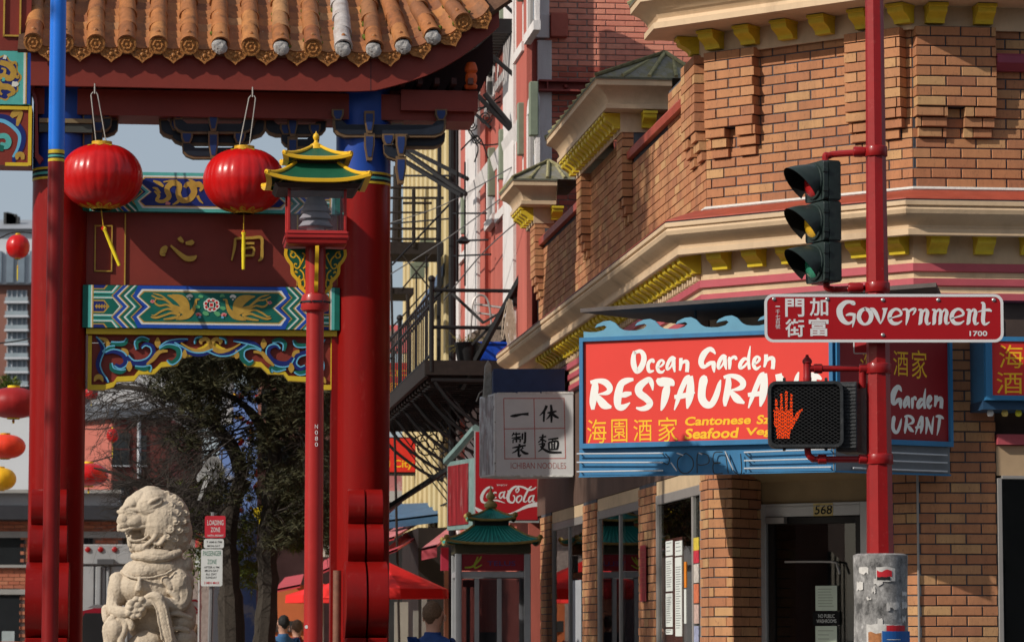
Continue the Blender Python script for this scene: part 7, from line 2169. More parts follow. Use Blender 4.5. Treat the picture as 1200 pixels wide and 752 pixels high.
for (uc,vt,vb,wu) in ((626,118,200,6),(612,142,215,6),(590,172,238,6),(577,193,248,5),(545,240,290,4),(626,-60,20,6),(612,-40,45,6),(590,0,80,6),(577,25,110,5)):
 facade_win(uc,vt,vb,wu)
# cornice band running diagonally in view
for (v_,d) in ((98,0.0),):
 hq = WF.H(622,v_ + 30,0.1)
 mb = MB();mb.sweep([tuple(WF.P(a_far,0).xy),tuple(WF.P(a_near - 0.1,0).xy)],[(0,hq - 0.1),(0.05,hq - 0.09),(0.08,hq),(0.10,hq + 0.08),(0.0,hq + 0.11)])
 mb.build('string_course',M_wpt,rose)
# iron balcony over the pavement
def rod(mb,p,q,r=0.02,seg=6,mi=0): mb.tube([p,q],r,seg,mi)
a_n = -(38.0 - CL.y) / cos(GA);a_f = -(47.5 - CL.y) / cos(GA)
W_ = lambda a,h,n: WF.P(a,h,n)
nB_ = 1.02
zf = at(580,426,38.0).z;zr = at(580,341,38.0).z
bal = thing('iron_balcony','black iron balcony with cluttered deck and curved brackets above the noodle sign','balcony',tuple(W_(a_n,zf,0.0)))
mb = MB();mb.box(WF,a_f,a_n,zf - 0.10,zf,0.0,nB_ + 0.05);mb.box(WF,a_n - 0.02,a_n + 0.02,zf - 0.14,zf + 0.03,0.0,nB_ + 0.07);mb.box(WF,a_f,a_n,zf - 0.16,zf + 0.02,nB_ + 0.03,nB_ + 0.08);mb.build('deck',M_rust,bal)
mb = MB()
k = a_f
while k < a_n: mb.box(WF,k,k + 0.06,zf - 0.22,zf - 0.101,0.02,nB_ + 0.03);k += 0.42
mb.build('joists',M_rust,bal,kind='stuff')
mb = MB()
for z in (zf + 0.10,zr - 0.02,zr - 0.16): rod(mb,W_(a_f,z,nB_),W_(a_n,z,nB_),0.017)
for z in (zr,zf + 0.42): rod(mb,W_(a_n,z,0),W_(a_n,z,nB_),0.022)
mb.build_each('rail',1,M_iron,bal)
mb = MB();k = a_f
while k < a_n:
 rod(mb,W_(k,zf,nB_),W_(k,zr,nB_),0.009,5)
 k += 0.30
mb.build('balusters',M_iron,bal,kind='stuff')
mb = MB()
for k in (a_f,(a_f + a_n) / 2,a_n): rod(mb,W_(k,zf - 0.1,nB_),W_(k,zr + 0.1,nB_),0.03,8);mb.ball(W_(k,zr + 0.13,nB_),0.045,8,6)
mb.build_each('newel',2,M_iron,bal)
mb = MB();k = a_n
while k > a_f:
 # scrolled bracket: wall leg, deck arm, curved brace
 rod(mb,W_(k,zf - 0.12,0.02),W_(k,zf - 0.95,0.02),0.022);rod(mb,W_(k,zf - 0.2,0),W_(k,zf - 0.2,nB_),0.022)
 P_ = catmull([tuple(W_(k,zf - 0.95,0.03)),tuple(W_(k,zf - 0.80,0.35)),tuple(W_(k,zf - 0.50,0.75)),tuple(W_(k,zf - 0.22,0.98))],5);mb.tube(P_,0.022,6)
 sp = []
 for i in range(22):
  t = i * 0.55;r = 0.19 - 0.0075 * i;sp.append(tuple(W_(k,zf - 0.45 + r * sin(t),0.30 + r * cos(t))))
 mb.tube(sp,0.011,5)
 k -= 1.55
mb.build_each('scroll_bracket',4,M_iron,bal)
mb = MB();pD = W_(a_n + 0.02,0,0)
rod(mb,at(540,455,38.3),at(641,268,37.2),0.040,4);rod(mb,at(440,604,39.5),at(530,546,38.6),0.038,4);rod(mb,at(530,344,38.2),at(566,378,38.0),0.02,5);rod(mb,at(566,378,38),at(626,343,37.8),0.015,5);rod(mb,at(553,404,38),at(612,345,37.9),0.018,5)
mb.build_each('diagonal_strut',1,M_iron,bal)
mb = MB();c = at(610,347,37.7);mb.box(Frame(c.x,c.y,GA),-0.09,0.09,c.z - 0.12,c.z + 0.03,-0.06,0.06);c2 = at(610,347,37.7);rod(mb,at(600,342,37.7),at(625,342,37.7),0.02);mb.build('floodlight',M_iron,bal)
mb = MB()
for i in range(26):
 k = a_n - 0.25 - i * 0.34
 rod(mb,W_(k,zf - 0.24,0.05),W_(k - 0.3,zf - 0.24,nB_),0.011,4);rod(mb,W_(k,zf - 0.24,nB_),W_(k - 0.3,zf - 0.24,0.05),0.011,4)
 if i % 2 == 0: rod(mb,W_(k,zf - 0.25,0.03),W_(k,zf - 1.45,0.03),0.014,4);rod(mb,W_(k,zf - 1.3,0.03),W_(k,zf - 0.3,nB_ * 0.8),0.012,4)
for z in (zf - 0.55,zf - 0.9,zf - 1.3): rod(mb,W_(a_n,z,0.04),W_(a_f,z,0.04),0.014,4)
mb.build('under_lattice',M_iron,bal,kind='stuff')
# deck clutter
chr_ = thing('folded_chair','folded pale metal chair on the iron balcony deck','chair',tuple(at(560,420,38.5)))
mb = MB();mb.tube(catmull([tuple(at(u,v,38.6)) for u,v in ((550,422),(552,380),(555,352),(566,346),(574,362),(578,420))],4),0.014,6);rod(mb,at(556,356,38.7),at(600,362,38.5),0.014);rod(mb,at(556,366,38.7),at(600,372,38.5),0.012);rod(mb,at(598,360,38.5),at(600,420,38.5),0.014)
mb.build_each('chair_tube',1,mat('dull_steel',(0.30,0.28,0.27),0.5,0.2,12,metal=0.5),chr_)
mb = MB();P_ = [at(548,392,38.7),at(596,368,38.6),at(606,388,38.5),at(560,416,38.5)];mb.add(P_ + [p + Vector((0,0.1,-0.05)) for p in P_],[(0,1,2,3),(4,7,6,5),(0,4,5,1),(1,5,6,2),(2,6,7,3),(3,7,4,0)]);mb.build('seat_slats',mat('woven_brown',(0.12,0.09,0.07),0.9,0.5,60,0.5,80),chr_)
bin_ = thing('blue_crate','bright blue plastic crate on the balcony deck','crate',tuple(at(582,424,38.4)))
mb = MB();c = at(578,420,38.5);fb = Frame(c.x,c.y,GA);mb.box(fb,-0.20,0.50,c.z - 0.03,c.z + 0.17,-0.3,0.0);mb.build('crate_body',mat('blue_plastic',(0.01,0.06,0.42),0.35,0.15,8),bin_,bevel=0.01)
mb = MB();mb.box(fb,-0.22,0.52,c.z + 0.171,c.z + 0.20,-0.32,0.02);mb.build('lid',mat('blue_plastic',(0.01,0.06,0.42)),bin_,bevel=0.005)
pl = thing('planter','dark planter with dry grass at the near corner of the iron balcony','planter',tuple(at(552,424,38.2)))
mb = MB();c = at(548,424,38.2);mb.lathe(c,[(0.12,0.0),(0.16,0.22),(0.15,0.23),(0.001,0.2)],14);mb.build('pot',M_iron,pl)
mb = MB()
for i in range(90):
 p = c + Vector((random.uniform(-0.13,0.13),random.uniform(-0.1,0.1),0.2));q = p + Vector((random.uniform(-0.2,0.2),random.uniform(-0.1,0.1),random.uniform(-0.12,0.18)));mb.tube([p,q],[0.004,0.0015],3)
mb.build('dry_grass',mat('dry_grass',(0.22,0.19,0.05),0.9,0.3,20),pl,kind='stuff')
mp_ = thing('ragged_mop','ragged pale bundle hanging by the balcony end post','mop',tuple(at(600,350,37.6)))
mb = MB()
for i in range(60):
 u = 597 + random.gauss(0,4);p = at(u * 0.3 + 597 * 0.7,350 + random.uniform(0,10),37.6);q = at(u,385 + random.uniform(0,20),37.6);mb.tube([p,p.lerp(q,0.5) + Vector((random.uniform(-.02,.02),0,0)),q],0.005,3)
mb.build('mop_strands',mat('rag_beige',(0.40,0.33,0.25),0.9,0.2,20),mp_,kind='stuff')
# upper landing and fire escape uprights
fe = thing('fire_escape','black iron fire escape landing high on the rose building beside the gate roof','fire escape',tuple(W_(a_n,3,0.6)))
z_l = at(600,34,38.0).z
mb = MB();aa = a_n
mb.box(WF,aa - 4.5,aa,z_l - 0.04,z_l + 0.06,0.9,0.97);mb.box(WF,aa - 4.5,aa,z_l - 0.04,z_l + 0.06,0.02,0.08);mb.box(WF,aa - 0.06,aa,z_l - 0.05,z_l + 0.12,0.02,0.97)
mb.build_each('landing_beam',1,M_iron,fe)
mb = MB()
k = aa - 4.4
while k < aa - 0.1: mb.box(WF,k,k + 0.10,z_l - 0.03,z_l,0.08,0.90);k += 0.19
mb.build('landing_slats',M_rust,fe,kind='stuff')
mb = MB()
rod(mb,at(530,-10,42),at(530,752,42),0.052,8);rod(mb,at(515,160,43),at(514,470,43),0.03,8)
mb.build_each('upright',1,M_iron,fe)
mb = MB()
for (p,q,r) in (((440,155,40),(546,228,39),0.035),((455,178,40),(541,229,39),0.035),((478,175,42),(548,210,41),0.03),((568,110,38),(605,155,38),0.035),((560,112,38),(598,152,38),0.03),((570,60,38),(610,95,38),0.028),((520,100,41),(575,150,40),0.02),((586,0,38),(618,32,38),0.022),((480,180,42),(548,300,42),0.0)):
 if r: rod(mb,at(*p),at(*q),r,5)
mb.build_each('brace',1,M_iron,fe)
mb = MB()
for (cx,cy,r0) in ((569,138,8),(552,147,7),(558,163,6),(575,128,5)):
 P_ = []
 for i in range(24): t = i * 0.5;r = r0 * (1 - i / 30);P_.append(tuple(at(cx + r * cos(t),cy + r * sin(t),39.5)))
 mb.tube(P_,0.011,4)
for pts in ([(540,150),(560,130),(600,115),(628,104)],[(545,143),(556,160),(566,170),(590,168)],[(540,176),(560,160),(572,186)],[(540,120),(556,132),(548,150),(560,172),(556,190)],[(536,128),(566,126),(590,110)]):
 mb.tube(catmull([tuple(at(u,v,39.5)) for u,v in pts],4),0.012,4)
mb.build('scroll_work',M_iron,fe,kind='stuff')
for lab,pts in (('thin wire running from the yellow building up to the green hood',[(440,332,40),(520,282,39),(580,238,38),(632,196,37)]),('thin wire crossing the rose facade low down',[(520,352,40),(570,292,38),(640,232,36)]),('thin wire crossing the fire escape',[(455,262,42),(520,240,41),(600,196,38)])):
 P_ = [tuple(at(*p)) for p in pts];mb = MB();mb.tube(catmull(P_,5),0.0075,4);mb.build('overhead_wire',mat('grey_wire',(0.10,0.10,0.10),0.6),loc=P_[0],label=lab,cat='wire')
mb = MB();rod(mb,at(540,282,40),at(572,281,39),0.012);c = at(543,282,40);mb.lathe(c + Vector((0,0,-0.04)),[(0.05,0),(0.09,0.03),(0.03,0.09)],10);mb.build('gooseneck_lamp',M_iron,loc=tuple(c),label='small black gooseneck lamp on the rose facade',cat='lamp')
mb = MB()
for (p,q,r) in (((536,60,41),(536,330,41),0.02),((545,190,40.5),(545,335,40.5),0.012),((458,206,45),(530,206,43),0.016),((458,262,45),(530,256,43),0.012),((530,250,42),(570,250,40),0.012),((530,300,42),(575,298,40),0.012),((460,310,44),(530,236,42),0.014),((458,420,44),(512,350,42),0.016),((500,300,42),(500,480,42),0.014),((488,320,43),(488,480,43),0.012),((458,396,44),(530,330,42),0.02)):
 rod(mb,at(*p),at(*q),r,5)
mb.build_each('thin_bar',1,M_iron,fe)
# yellow building
M_ysid = mat('yellow_siding',(0.56,0.46,0.25),0.7,0.1,5,0.2,30,grime=0.3,gs=3,gcol=(0.35,0.25,0.1,1),streak=True)
yb = thing('yellow_building','pale yellow ribbed building between the gate and the rose building','building',tuple(W_(sW(500),0,0)))
ay0,ay1 = sW(472),sW(536) - 0.05
mb = MB();mb.box(WF,ay0,ay1,0.0,10.2,-5.0,-0.08);mb.build('wall',M_ysid,yb)
k = ay0;i = 0
while k < ay1 - 0.4:
 mb = MB();mb.box(WF,k,k + 0.30,3.2,10.2,-0.08,-0.03 if i % 2 else 0.03);mb.build('siding_panel',M_ysid,yb,bevel=0.01);k += 0.42;i += 1
mb = MB();mb.sweep([tuple(WF.P(ay0,0).xy),tuple(WF.P(ay1,0).xy)],[(0,10.0),(0.3,10.05),(0.35,10.3),(0,10.4)]);mb.build('eave',M_ysid,yb)
EFy = Frame(WF.P(ay1,0).x,WF.P(ay1,0).y,GA)
for (u,v,hh,w) in ((497,345,0.9,0.5),(505,318,0.5,0.3)):
 pass
mb = MB();p = [at(482,372,49),at(520,308,47),at(519,322,47),at(488,376,49)]
mb.add(p + [q + Vector((0.05,0.35,0)) for q in p],[(0,1,2,3),(4,7,6,5),(0,4,5,1),(1,5,6,2),(2,6,7,3),(3,7,4,0)]);mb.build('slate_awning',mat('slate_blue',(0.13,0.19,0.30),0.5,0.1,8),yb)
for (u,v) in ((489,318),(494,305),(500,292)):
 c = at(u,v,47.5);mb = MB();mb.box(Frame(c.x,c.y,GA),-0.1,0.1,c.z - 0.1,c.z + 0.12,-0.1,0.1);mb.build('wall_light',M_sage,yb)
fy = thing('yellow_fire_escape','weathered iron platforms and railings on the yellow building','fire escape',tuple(at(480,752,46)))
FYF = Frame(at(458,300,46).x,46,GA)
X_ = lambda u,v: FYF.px(u,v)
mb = MB()
for (u0,u1,v0,v1) in ((440,520,284,297),(440,485,337,344)):
 a0,h0 = X_(u0,v1);a1,h1 = X_(u1,v0);mb.box(FYF,a0,a1,h0,h1,-1.0,0.0)
mb.build_each('platform',1,M_rust,fy)
mb = MB()
for (u0,v0,u1,v1,r) in [(440,220,515,220,.02),(440,232,520,232,.02),(472,238,506,238,.02),(440,249,500,249,.015),(440,268,513,268,.02),(440,280,513,280,.02)] + [(u,232,u,284,.014) for u in (470,484,498,512)] + [(485,222,485,290,.03),(458,300,468,752,.02),(478,345,480,460,.03),(470,297,506,340,.012),(506,297,470,340,.012),(458,385,500,340,.012)]:
 rod(mb,FYF.P(*X_(u0,v0),0.0),FYF.P(*X_(u1,v1),0.0),r,5)
rod(mb,at(466,195,50),at(464,290,50),0.07,8)
mb.build_each('rail',1,M_rust,fy)
# far shops seen between gate and cola sign
def card(name,label,cat,u0,u1,v0,v1,Y,dep,m,bevel=0.0,kindpart='panel',extra=None):
 f = Frame(at((u0 + u1) / 2,v1,Y).x,Y,GA)
 t = thing(name,label,cat,tuple(f.P(0,at(600,v1,Y).z,0)))
 a0,h0 = f.px(u0,v1);a1,h1 = f.px(u1,v0)
 mb = MB();mb.box(f,a0,a1,h0,h1,-dep,0.0);mb.build(kindpart,m,t,bevel=bevel)
 return t,f
t,f = card('city_sign','red sign with yellow letters ending in City, right of the gate column','sign',446,489,512,556,52,0.3,mat('dark_frame',(0.02,0.02,0.02),0.6),kindpart='sign_box')
mb = MB();a0,h0 = f.px(446,552.5,0.02);a1,h1 = f.px(486.5,513.5,0.02);mb.box(f,a0,a1,h0,h1,0.001,0.02);mb.build('sign_face',mat('city_red',(0.62,0.03,0.02),0.45),t)
mb = MB();ptext(mb,f,'i City',455,538.5,484,550,0.022,0,0.02);mb.build('yellow_lettering',M_rsyel,t,sharp=None)
t,f = card('red_banner_sign','tall red sign with yellow characters behind the balcony railing','sign',455,482,425,500,54,0.2,mat('banner_red',(0.60,0.03,0.02),0.5),kindpart='sign_face')
mb = MB()
for i,ch in enumerate('中華酒家'):
 for k_,u0 in enumerate((456,470)): ptext(mb,f,ch,u0,431 + i * 17,u0 + 10,445 + i * 17,0.004)
mb.build('yellow_lettering',M_rsyel,t,sharp=None)
t,f = card('pink_mural_panel','pink panel with grey swirls under the fire escape platforms','mural',450,490,381,413,53,0.2,mat('pink_grey_swirl',(0.55,0.13,0.15),0.7,0.15,3,wear=(0.9,2.2,(0.20,0.19,0.19,1),0.52,0.56)),kindpart='painted_panel')
t,f = card('far_shop','far shop with pale pink storey and dark ground floor under the awnings','building',420,500,556,760,60,4.0,mat('far_shop_pink',(0.45,0.16,0.15),0.8,0.2,1.2,wear=(0.7,1.5,(0.5,0.42,0.38,1),0.5,0.55)),kindpart='wall')
mb = MB();a0,h0 = f.px(420,760,0.05);a1,h1 = f.px(500,600,0.05);mb.box(f,a0,a1,h0,h1,0.001,0.05);mb.build('shopfront',M_dark,t)
mb = MB();a0,h0 = f.px(440,588,0.3);a1,h1 = f.px(500,575,0.3);mb.box(f,a0,a1,h0,h1,0.001,0.3);mb.build('cornice',mat('dusty_white',(0.5,0.47,0.43),0.8,0.1,5),t)
t,f = card('dark_shopfronts','dark row of shop fronts along the pavement under the balcony','building',490,545,618,770,47,3.0,mat('dark_shopfront',(0.018,0.013,0.012),0.7,0.4,2),kindpart='wall')
for i,(u0,u1,v0,v1,c) in enumerate(((462,478,705,752,(0.28,0.27,0.24)),(494,500,690,752,(0.20,0.19,0.18)),(520,526,668,752,(0.18,0.07,0.05)),(484,490,715,752,(0.2,0.2,0.19)))):
 f2 = Frame(at(u0,700,46.5).x,46.5,GA);a0,h0 = f2.px(u0,v1);a1,h1 = f2.px(u1,v0);mb = MB();mb.box(f2,a0,a1,h0,h1,0.0,0.06);mb.build('door_post',mat('shopfront_post_%d' % i,c,0.6),t)
def awning(name,label,pts,Y0,Y1,m,vm=None,v_=5):
 """pts: near lower left, near lower right, far upper right, far upper left"""
 P_ = [at(u,v,Y) for (u,v),Y in zip(pts,(Y0,Y0,Y1,Y1))]
 t = thing(name,label,'awning',tuple(P_[0]))
 mb = MB();mb.add(P_ + [p - Vector((0,0,0.03)) for p in P_],[(0,1,2,3),(4,7,6,5),(0,4,5,1),(1,5,6,2),(2,6,7,3),(3,7,4,0)]);mb.build('canopy_cloth',m,t)
 mb = MB();q = [P_[0],P_[1],P_[1] - Vector((0,0,v_ * Y0 / F)),P_[0] - Vector((0,0,v_ * Y0 / F))];mb.add(q + [p + Vector((0,0.02,0)) for p in q],[(0,3,2,1),(4,5,6,7),(0,1,5,4),(1,2,6,5),(2,3,7,6),(3,0,4,7)]);mb.build('valance',vm or m,t)
 return t
M_awblue = mat('awning_blue',(0.05,0.12,0.22),0.6,0.15,6);M_awred = mat('awning_red',(0.42,0.05,0.06),0.6,0.15,6);M_awpink = mat('awning_pink',(0.55,0.18,0.19),0.6,0.15,6)
awning('shop_awning','slate blue shop awning right of the gate column',[(446,610),(527,600),(522,588),(470,590)],48,50,M_awblue,None,10)
awning('shop_awning','sloping pink edged awning below the blue one',[(440,634),(462,628),(492,611),(470,612)],46,50,M_awpink,M_awred,4)
awning('shop_awning','dark red awning lowest beside the gate column',[(440,652),(466,642),(495,624),(475,624)],45,49,M_awred,M_awred,3)
awning('shop_awning','rose awning left of the phone kiosk roof',[(494,642),(512,638),(540,616),(528,616)],42,46,M_awpink,mat('awning_rose',(0.60,0.12,0.15),0.6),14)
t,f = card('red_wall_panel','plain crimson panel behind the kiosk roof edge','panel',517,532,641,668,43,0.1,mat('crimson_panel',(0.35,0.03,0.06),0.6),kindpart='panel_board')
# red parasols
M_par = mat('parasol_red',(0.72,0.022,0.018),0.6,0.06,6)
def parasol(label,uc,vtop,vrim,w,Y):
 c = at(uc,vrim,Y);top = at(uc,vtop,Y);R_ = w * Y / F
 t = thing('parasol',label,'parasol',(c.x,c.y,0))
 mb = MB();k = 8
 rim = [Vector((c.x + R_ * cos(2 * pi * i / k + 0.3),c.y + R_ * sin(2 * pi * i / k + 0.3),c.z)) for i in range(k)]
 vs = [top] + rim + [r - Vector((0,0,0.12)) + (r - c) * 0.02 for r in rim]
 mb.add(vs,[(0,1 + i,1 + (i + 1) % k) for i in range(k)] + [(1 + i,1 + k + i,1 + k + (i + 1) % k,1 + (i + 1) % k) for i in range(k)]);mb.build('canopy',M_par,t,sharp=5,normals=True)
 mb = MB();mb.tube([(c.x,c.y,0),tuple(top)],0.025,8);mb.build('pole',mat('pale_pole',(0.4,0.38,0.35),0.6),t)
parasol('large red parasol behind the red drum stone',448,655,690,80,42)
parasol('red parasol glimpsed left of the drum stone, behind the lamp post',378,683,697,44,50)
# phone kiosk with pagoda roof
YKs = 35.0
kx = at(575,700,YKs).x
KF = Frame(kx,YKs,GA * 0.6)
sk = YKs / F
zk = lambda v: at(575,v,YKs).z
kiosk = thing('phone_kiosk','grey phone kiosk with a two-tier green pagoda roof and gold gourd finial','phone booth',(kx,YKs,0))
M_kal = mat('kiosk_aluminium',(0.38,0.39,0.40),0.45,0.08,8,metal=0.4)
M_kgr = mat('kiosk_green_tile',(0.02,0.28,0.24),0.45,0.15,12)
M_kgo = mat('kiosk_dull_gold',(0.30,0.21,0.06),0.55,0.25,14)
def kroof(z0,z1,r0,r1,lift):
 Nn = 17
 g_ = MB();y_ = MB()
 dirs = [(KF.ax,KF.n),(-KF.n,KF.ax),(-KF.ax,-KF.n),(KF.n,-KF.ax)]
 for ax,nn in dirs:
  def P_(t,s):
   r = r0 + (r1 - r0) * t;k = (1 - t) ** 2
   return KF.o + ax * (s * r) + nn * r + Vector((0,0,z0 + (z1 - z0) * (t ** 1.3) + lift * k * abs(s) ** 3))
  vs = [P_(i / 6,-1 + 2 * j / 40) for i in range(7) for j in range(41)]
  g_.add(vs,[(i * 41 + j,i * 41 + j + 1,(i + 1) * 41 + j + 1,(i + 1) * 41 + j) for i in range(6) for j in range(40)])
  for j in range(Nn):
   s = -0.94 + 1.88 * j / (Nn - 1)
   g_.tube([P_(i / 4,s * (1.0 if i < 1 else 1.0)) + Vector((0,0,0.004)) for i in range(5)],0.009,5)
  y_.tube([P_(i / 6,1) + Vector((0,0,0.006)) for i in range(7)],0.017,6)
  y_.tube([P_(0,-1 + 2 * j / 12) - Vector((0,0,0.008)) for j in range(13)],0.014,6)
  y_.ball(P_(0,1) + Vector((0,0,0.02)),0.03,8,6)
 g_.build('green_tiles',M_kgr,kiosk);y_.build('gold_ridges',M_kgo,kiosk)
kroof(zk(637),zk(617),54 * sk,21 * sk,0.04)
kroof(zk(609),zk(596),27 * sk,2 * sk,0.03)
def ksq(name,r,z0,z1,m,bevel=0.004):
 mb = MB();mb.box(KF,-r,r,z0,z1,-r,r);return mb.build(name,m,kiosk,bevel=bevel)
ksq('roof_neck',20 * sk,zk(619),zk(609.5),mat('kiosk_dark',(0.02,0.02,0.018),0.6))
ksq('eave_board',44 * sk,zk(649),zk(638),mat('kiosk_olive',(0.055,0.05,0.025),0.6))
mb = MB();mb.lathe((kx,YKs,zk(597)),[(2.5 * sk,0),(7.5 * sk,0.03),(7.8 * sk,0.06),(4 * sk,0.095),(2.5 * sk,0.105),(5.0 * sk,0.125),(5.2 * sk,0.15),(3 * sk,0.18),(1.2 * sk,0.20),(0.8 * sk,0.25),(0.001,0.26)],14);mb.build('gourd_finial',mat('gourd_gold',(0.42,0.32,0.12),0.5,0.15,14),kiosk)
rk = 40 * sk;zkt = zk(649.5)
mb = MB()
for sx in (-1,1):
 for sy in (-1,1): mb.box(KF,sx * rk - 0.035,sx * rk + 0.035,0.0,zkt,sy * rk - 0.035,sy * rk + 0.035)
for (z0,z1) in ((zk(677),zk(670)),):
 mb.box(KF,-rk + 0.035,rk - 0.035,z0,z1,rk - 0.03,rk + 0.02);mb.box(KF,-rk + 0.035,rk - 0.035,z0,z1,-rk - 0.02,-rk + 0.03);mb.box(KF,rk - 0.02,rk + 0.03,z0,z1,-rk + 0.035,rk - 0.035);mb.box(KF,-rk - 0.03,-rk + 0.02,z0,z1,-rk + 0.035,rk - 0.035)
for a_ in (-0.17,0.07): mb.box(KF,a_ - 0.025,a_ + 0.025,0.3,zk(678),rk - 0.02,rk + 0.015)
mb.build_each('frame_bar',1,M_kal,kiosk,bevel=0.005)
for (fr_k,nm) in ((KF,'front'),(Frame(kx,YKs,KF.ang + pi / 2),'r'),(Frame(kx,YKs,KF.ang - pi / 2),'l'),(Frame(kx,YKs,KF.ang + pi),'b')):
 mb = MB();mb.box(fr_k,-rk + 0.036,rk - 0.036,0.3,zk(678),rk - 0.005,rk + 0.003);mb.build('glass_pane',glass('kiosk_glass',(0.60,0.60,0.62),1.0,0.03,1.5),kiosk)
mb = MB();mb.box(KF,-rk + 0.036,rk - 0.036,zk(669),zk(650),rk - 0.03,rk + 0.005);sb_ = mb.build('sign_band',mat('kiosk_sign_red',(0.26,0.012,0.022),0.45),kiosk)
mb = MB();ptext(mb,KF,'TELUS',571,657,604,662.5,rk + 0.0065,0,0.01);mb.build('violet_lettering',mat('violet_print',(0.07,0.04,0.16),0.5),sb_,sharp=None)
mb = MB();zt_ = Zm(440,560,3.75)
strokes(mb,KF,zt_,[[(392,392,3),(425,388,4),(455,360,4),(466,342,2)],[(450,345,3),(436,380,4),(440,394,4),(468,380,2)]],rk + 0.0065,0,0,1.0);mb.build('green_squiggle',mat('lime_print',(0.35,0.40,0.03),0.5),sb_,sharp=None)
mb = MB();mb.box(KF,-rk + 0.1,-rk + 0.14,0.3,zk(679),0.1,0.14);mb.box(KF,-0.12,0.12,1.0,1.7,-0.15,0.0);mb.build('phone_unit',mat('phone_metal',(0.25,0.23,0.22),0.5),kiosk)
mb = MB();c = KF.P(-rk + 0.06,zk(684),rk - 0.03);mb.box(KF,-rk + 0.05,-rk + 0.17,zk(688),zk(680),rk - 0.03,rk - 0.02);mb.build('small_red_label',mat('kiosk_label',(0.5,0.1,0.1),0.5,0.3,90),kiosk)
# stone lion
from mathutils import noise as mnoise
YLn = 30.3
SL_ = YLn / F / 3.92
def LP(x,y,d=0.0):
 """enlargement pixel + depth towards the viewer (same pixel unit)"""
 p = at(120 + x / 3.92,560 + y / 3.92,YLn)
 return Vector((p.x,p.y - d * SL_,p.z))
lb = MB()
def blob(x,y,d,rx,ry,rd,rot=0.0,tilt=0.0):
 R_ = Matrix.Rotation(-rot,3,'Y') @ Matrix.Rotation(tilt,3,'X')
 lb.ball(LP(x,y,d),1.0,18,12,sc=(rx * SL_,rd * SL_,ry * SL_),rotm=R_)
def limb(pts,seg=10):
 """pts (x,y,d,r)"""
 P_ = catmull(pts,5);lb.tube([LP(q[0],q[1],q[2]) for q in P_],[max(1,q[3]) * SL_ for q in P_],seg)
 for q in (pts[0],pts[-1]): lb.ball(LP(q[0],q[1],q[2]),q[3] * SL_ * 0.98,10,8)
# head masses
blob(285,190,0,118,128,125);blob(320,250,-20,92,110,120);blob(230,125,20,98,78,100,0.2);blob(215,75,10,62,38,70,0.25)
blob(150,120,30,55,42,70,0.55);blob(118,138,35,40,20,62,0.5);blob(180,105,20,60,50,80,0.5)
# upper muzzle
blob(150,205,40,62,34,62,-0.05);blob(112,212,45,34,28,50);blob(92,226,45,20,14,38);blob(205,190,45,50,45,55);blob(88,200,45,16,14,26);blob(112,182,45,36,26,42);blob(160,180,45,50,34,52);blob(165,262,-20,60,34,45)
limb([(82,236,66,7),(105,243,76,7),(135,234,80,7),(175,226,80,8),(210,222,78,10),(226,240,74,9),(220,265,72,8)])
limb([(80,238,50,9),(84,242,70,8)]);
blob(84,222,62,10,8,9);blob(98,214,82,9,8,8)
# brow ridge, eye
limb([(80,156,58,9),(100,158,76,10),(128,152,86,11),(165,150,90,10),(195,156,88,8)]);blob(110,190,50,36,34,50);blob(165,190,50,55,38,54);blob(140,172,80,20,11,18);limb([(118,182,88,4),(140,186,94,4),(162,178,94,4)])
limb([(120,166,90,4),(140,161,97,4),(164,168,95,4)])
# lower jaw, chin, tongue, teeth
blob(162,312,30,36,24,52,0.15);blob(192,320,30,52,34,62);blob(150,325,25,24,22,45);limb([(128,278,72,6),(150,290,80,7),(185,288,82,7),(212,272,78,7)]);limb([(125,270,30,8),(128,285,60,9),(136,310,66,12)])
blob(118,252,74,6,10,6);blob(140,270,74,5,8,5);blob(205,262,62,6,9,6)
# cheek folds around the mouth
limb([(215,190,88,9),(250,205,92,11),(262,240,92,12),(250,275,90,12),(222,300,86,11),(190,320,78,10)]);limb([(235,180,84,7),(274,205,90,8),(286,245,88,9),(272,288,84,9),(238,320,78,9)])
blob(245,240,60,28,45,38)
# beard flap behind the cheek
limb([(262,160,96,7),(290,185,104,9),(300,215,104,10),(292,245,102,9),(302,262,100,8),(288,290,98,10),(270,306,92,9),(250,302,90,7)])
# ear
limb([(222,128,110,7),(240,112,118,9),(265,98,118,9),(284,96,112,7),(280,115,110,8),(258,130,112,8),(232,142,110,7)]);blob(255,118,104,22,12,10,0.4)
limb([(205,150,98,8),(222,156,104,9),(245,152,106,9),(270,150,104,7)])
# mane curls: flat spirals over the back of the head
def curl(x,y,r,s_=1):
 # depth from the big mane ball
 dx,dy = (x - 292) / 120.0,(y - 205) / 145.0
 q = 1 - dx * dx - dy * dy
 d = 118 * math.sqrt(max(0.02,q)) - 6
 P_ = []
 for i in range(15):
  t = i * 0.62;rr = r * (1 - i / 17)
  P_.append((x + s_ * rr * cos(t),y + rr * sin(t),d + 5 + i * 0.5,max(3.6,r * 0.27 * (1 - i / 26))))
 lb.tube([LP(q_[0],q_[1],q_[2]) for q_ in P_],[q_[3] * SL_ for q_ in P_],7);blob(x,y,d,r * 0.85,r * 0.85,r * 0.5)
for i,(x,y,r) in enumerate(((300,75,20),(338,92,20),(290,112,18),(325,128,20),(366,122,19),(352,160,20),(318,165,18),(388,160,17),(380,198,20),(345,200,20),(392,236,18),(360,238,20),(326,236,20),(378,276,20),(345,278,20),(314,272,16),(392,312,16),(362,316,18),(330,312,17),(300,318,14),(340,345,14),(260,70,16),(398,196,12))):
 curl(x,y,r,1 if i % 2 else -1)
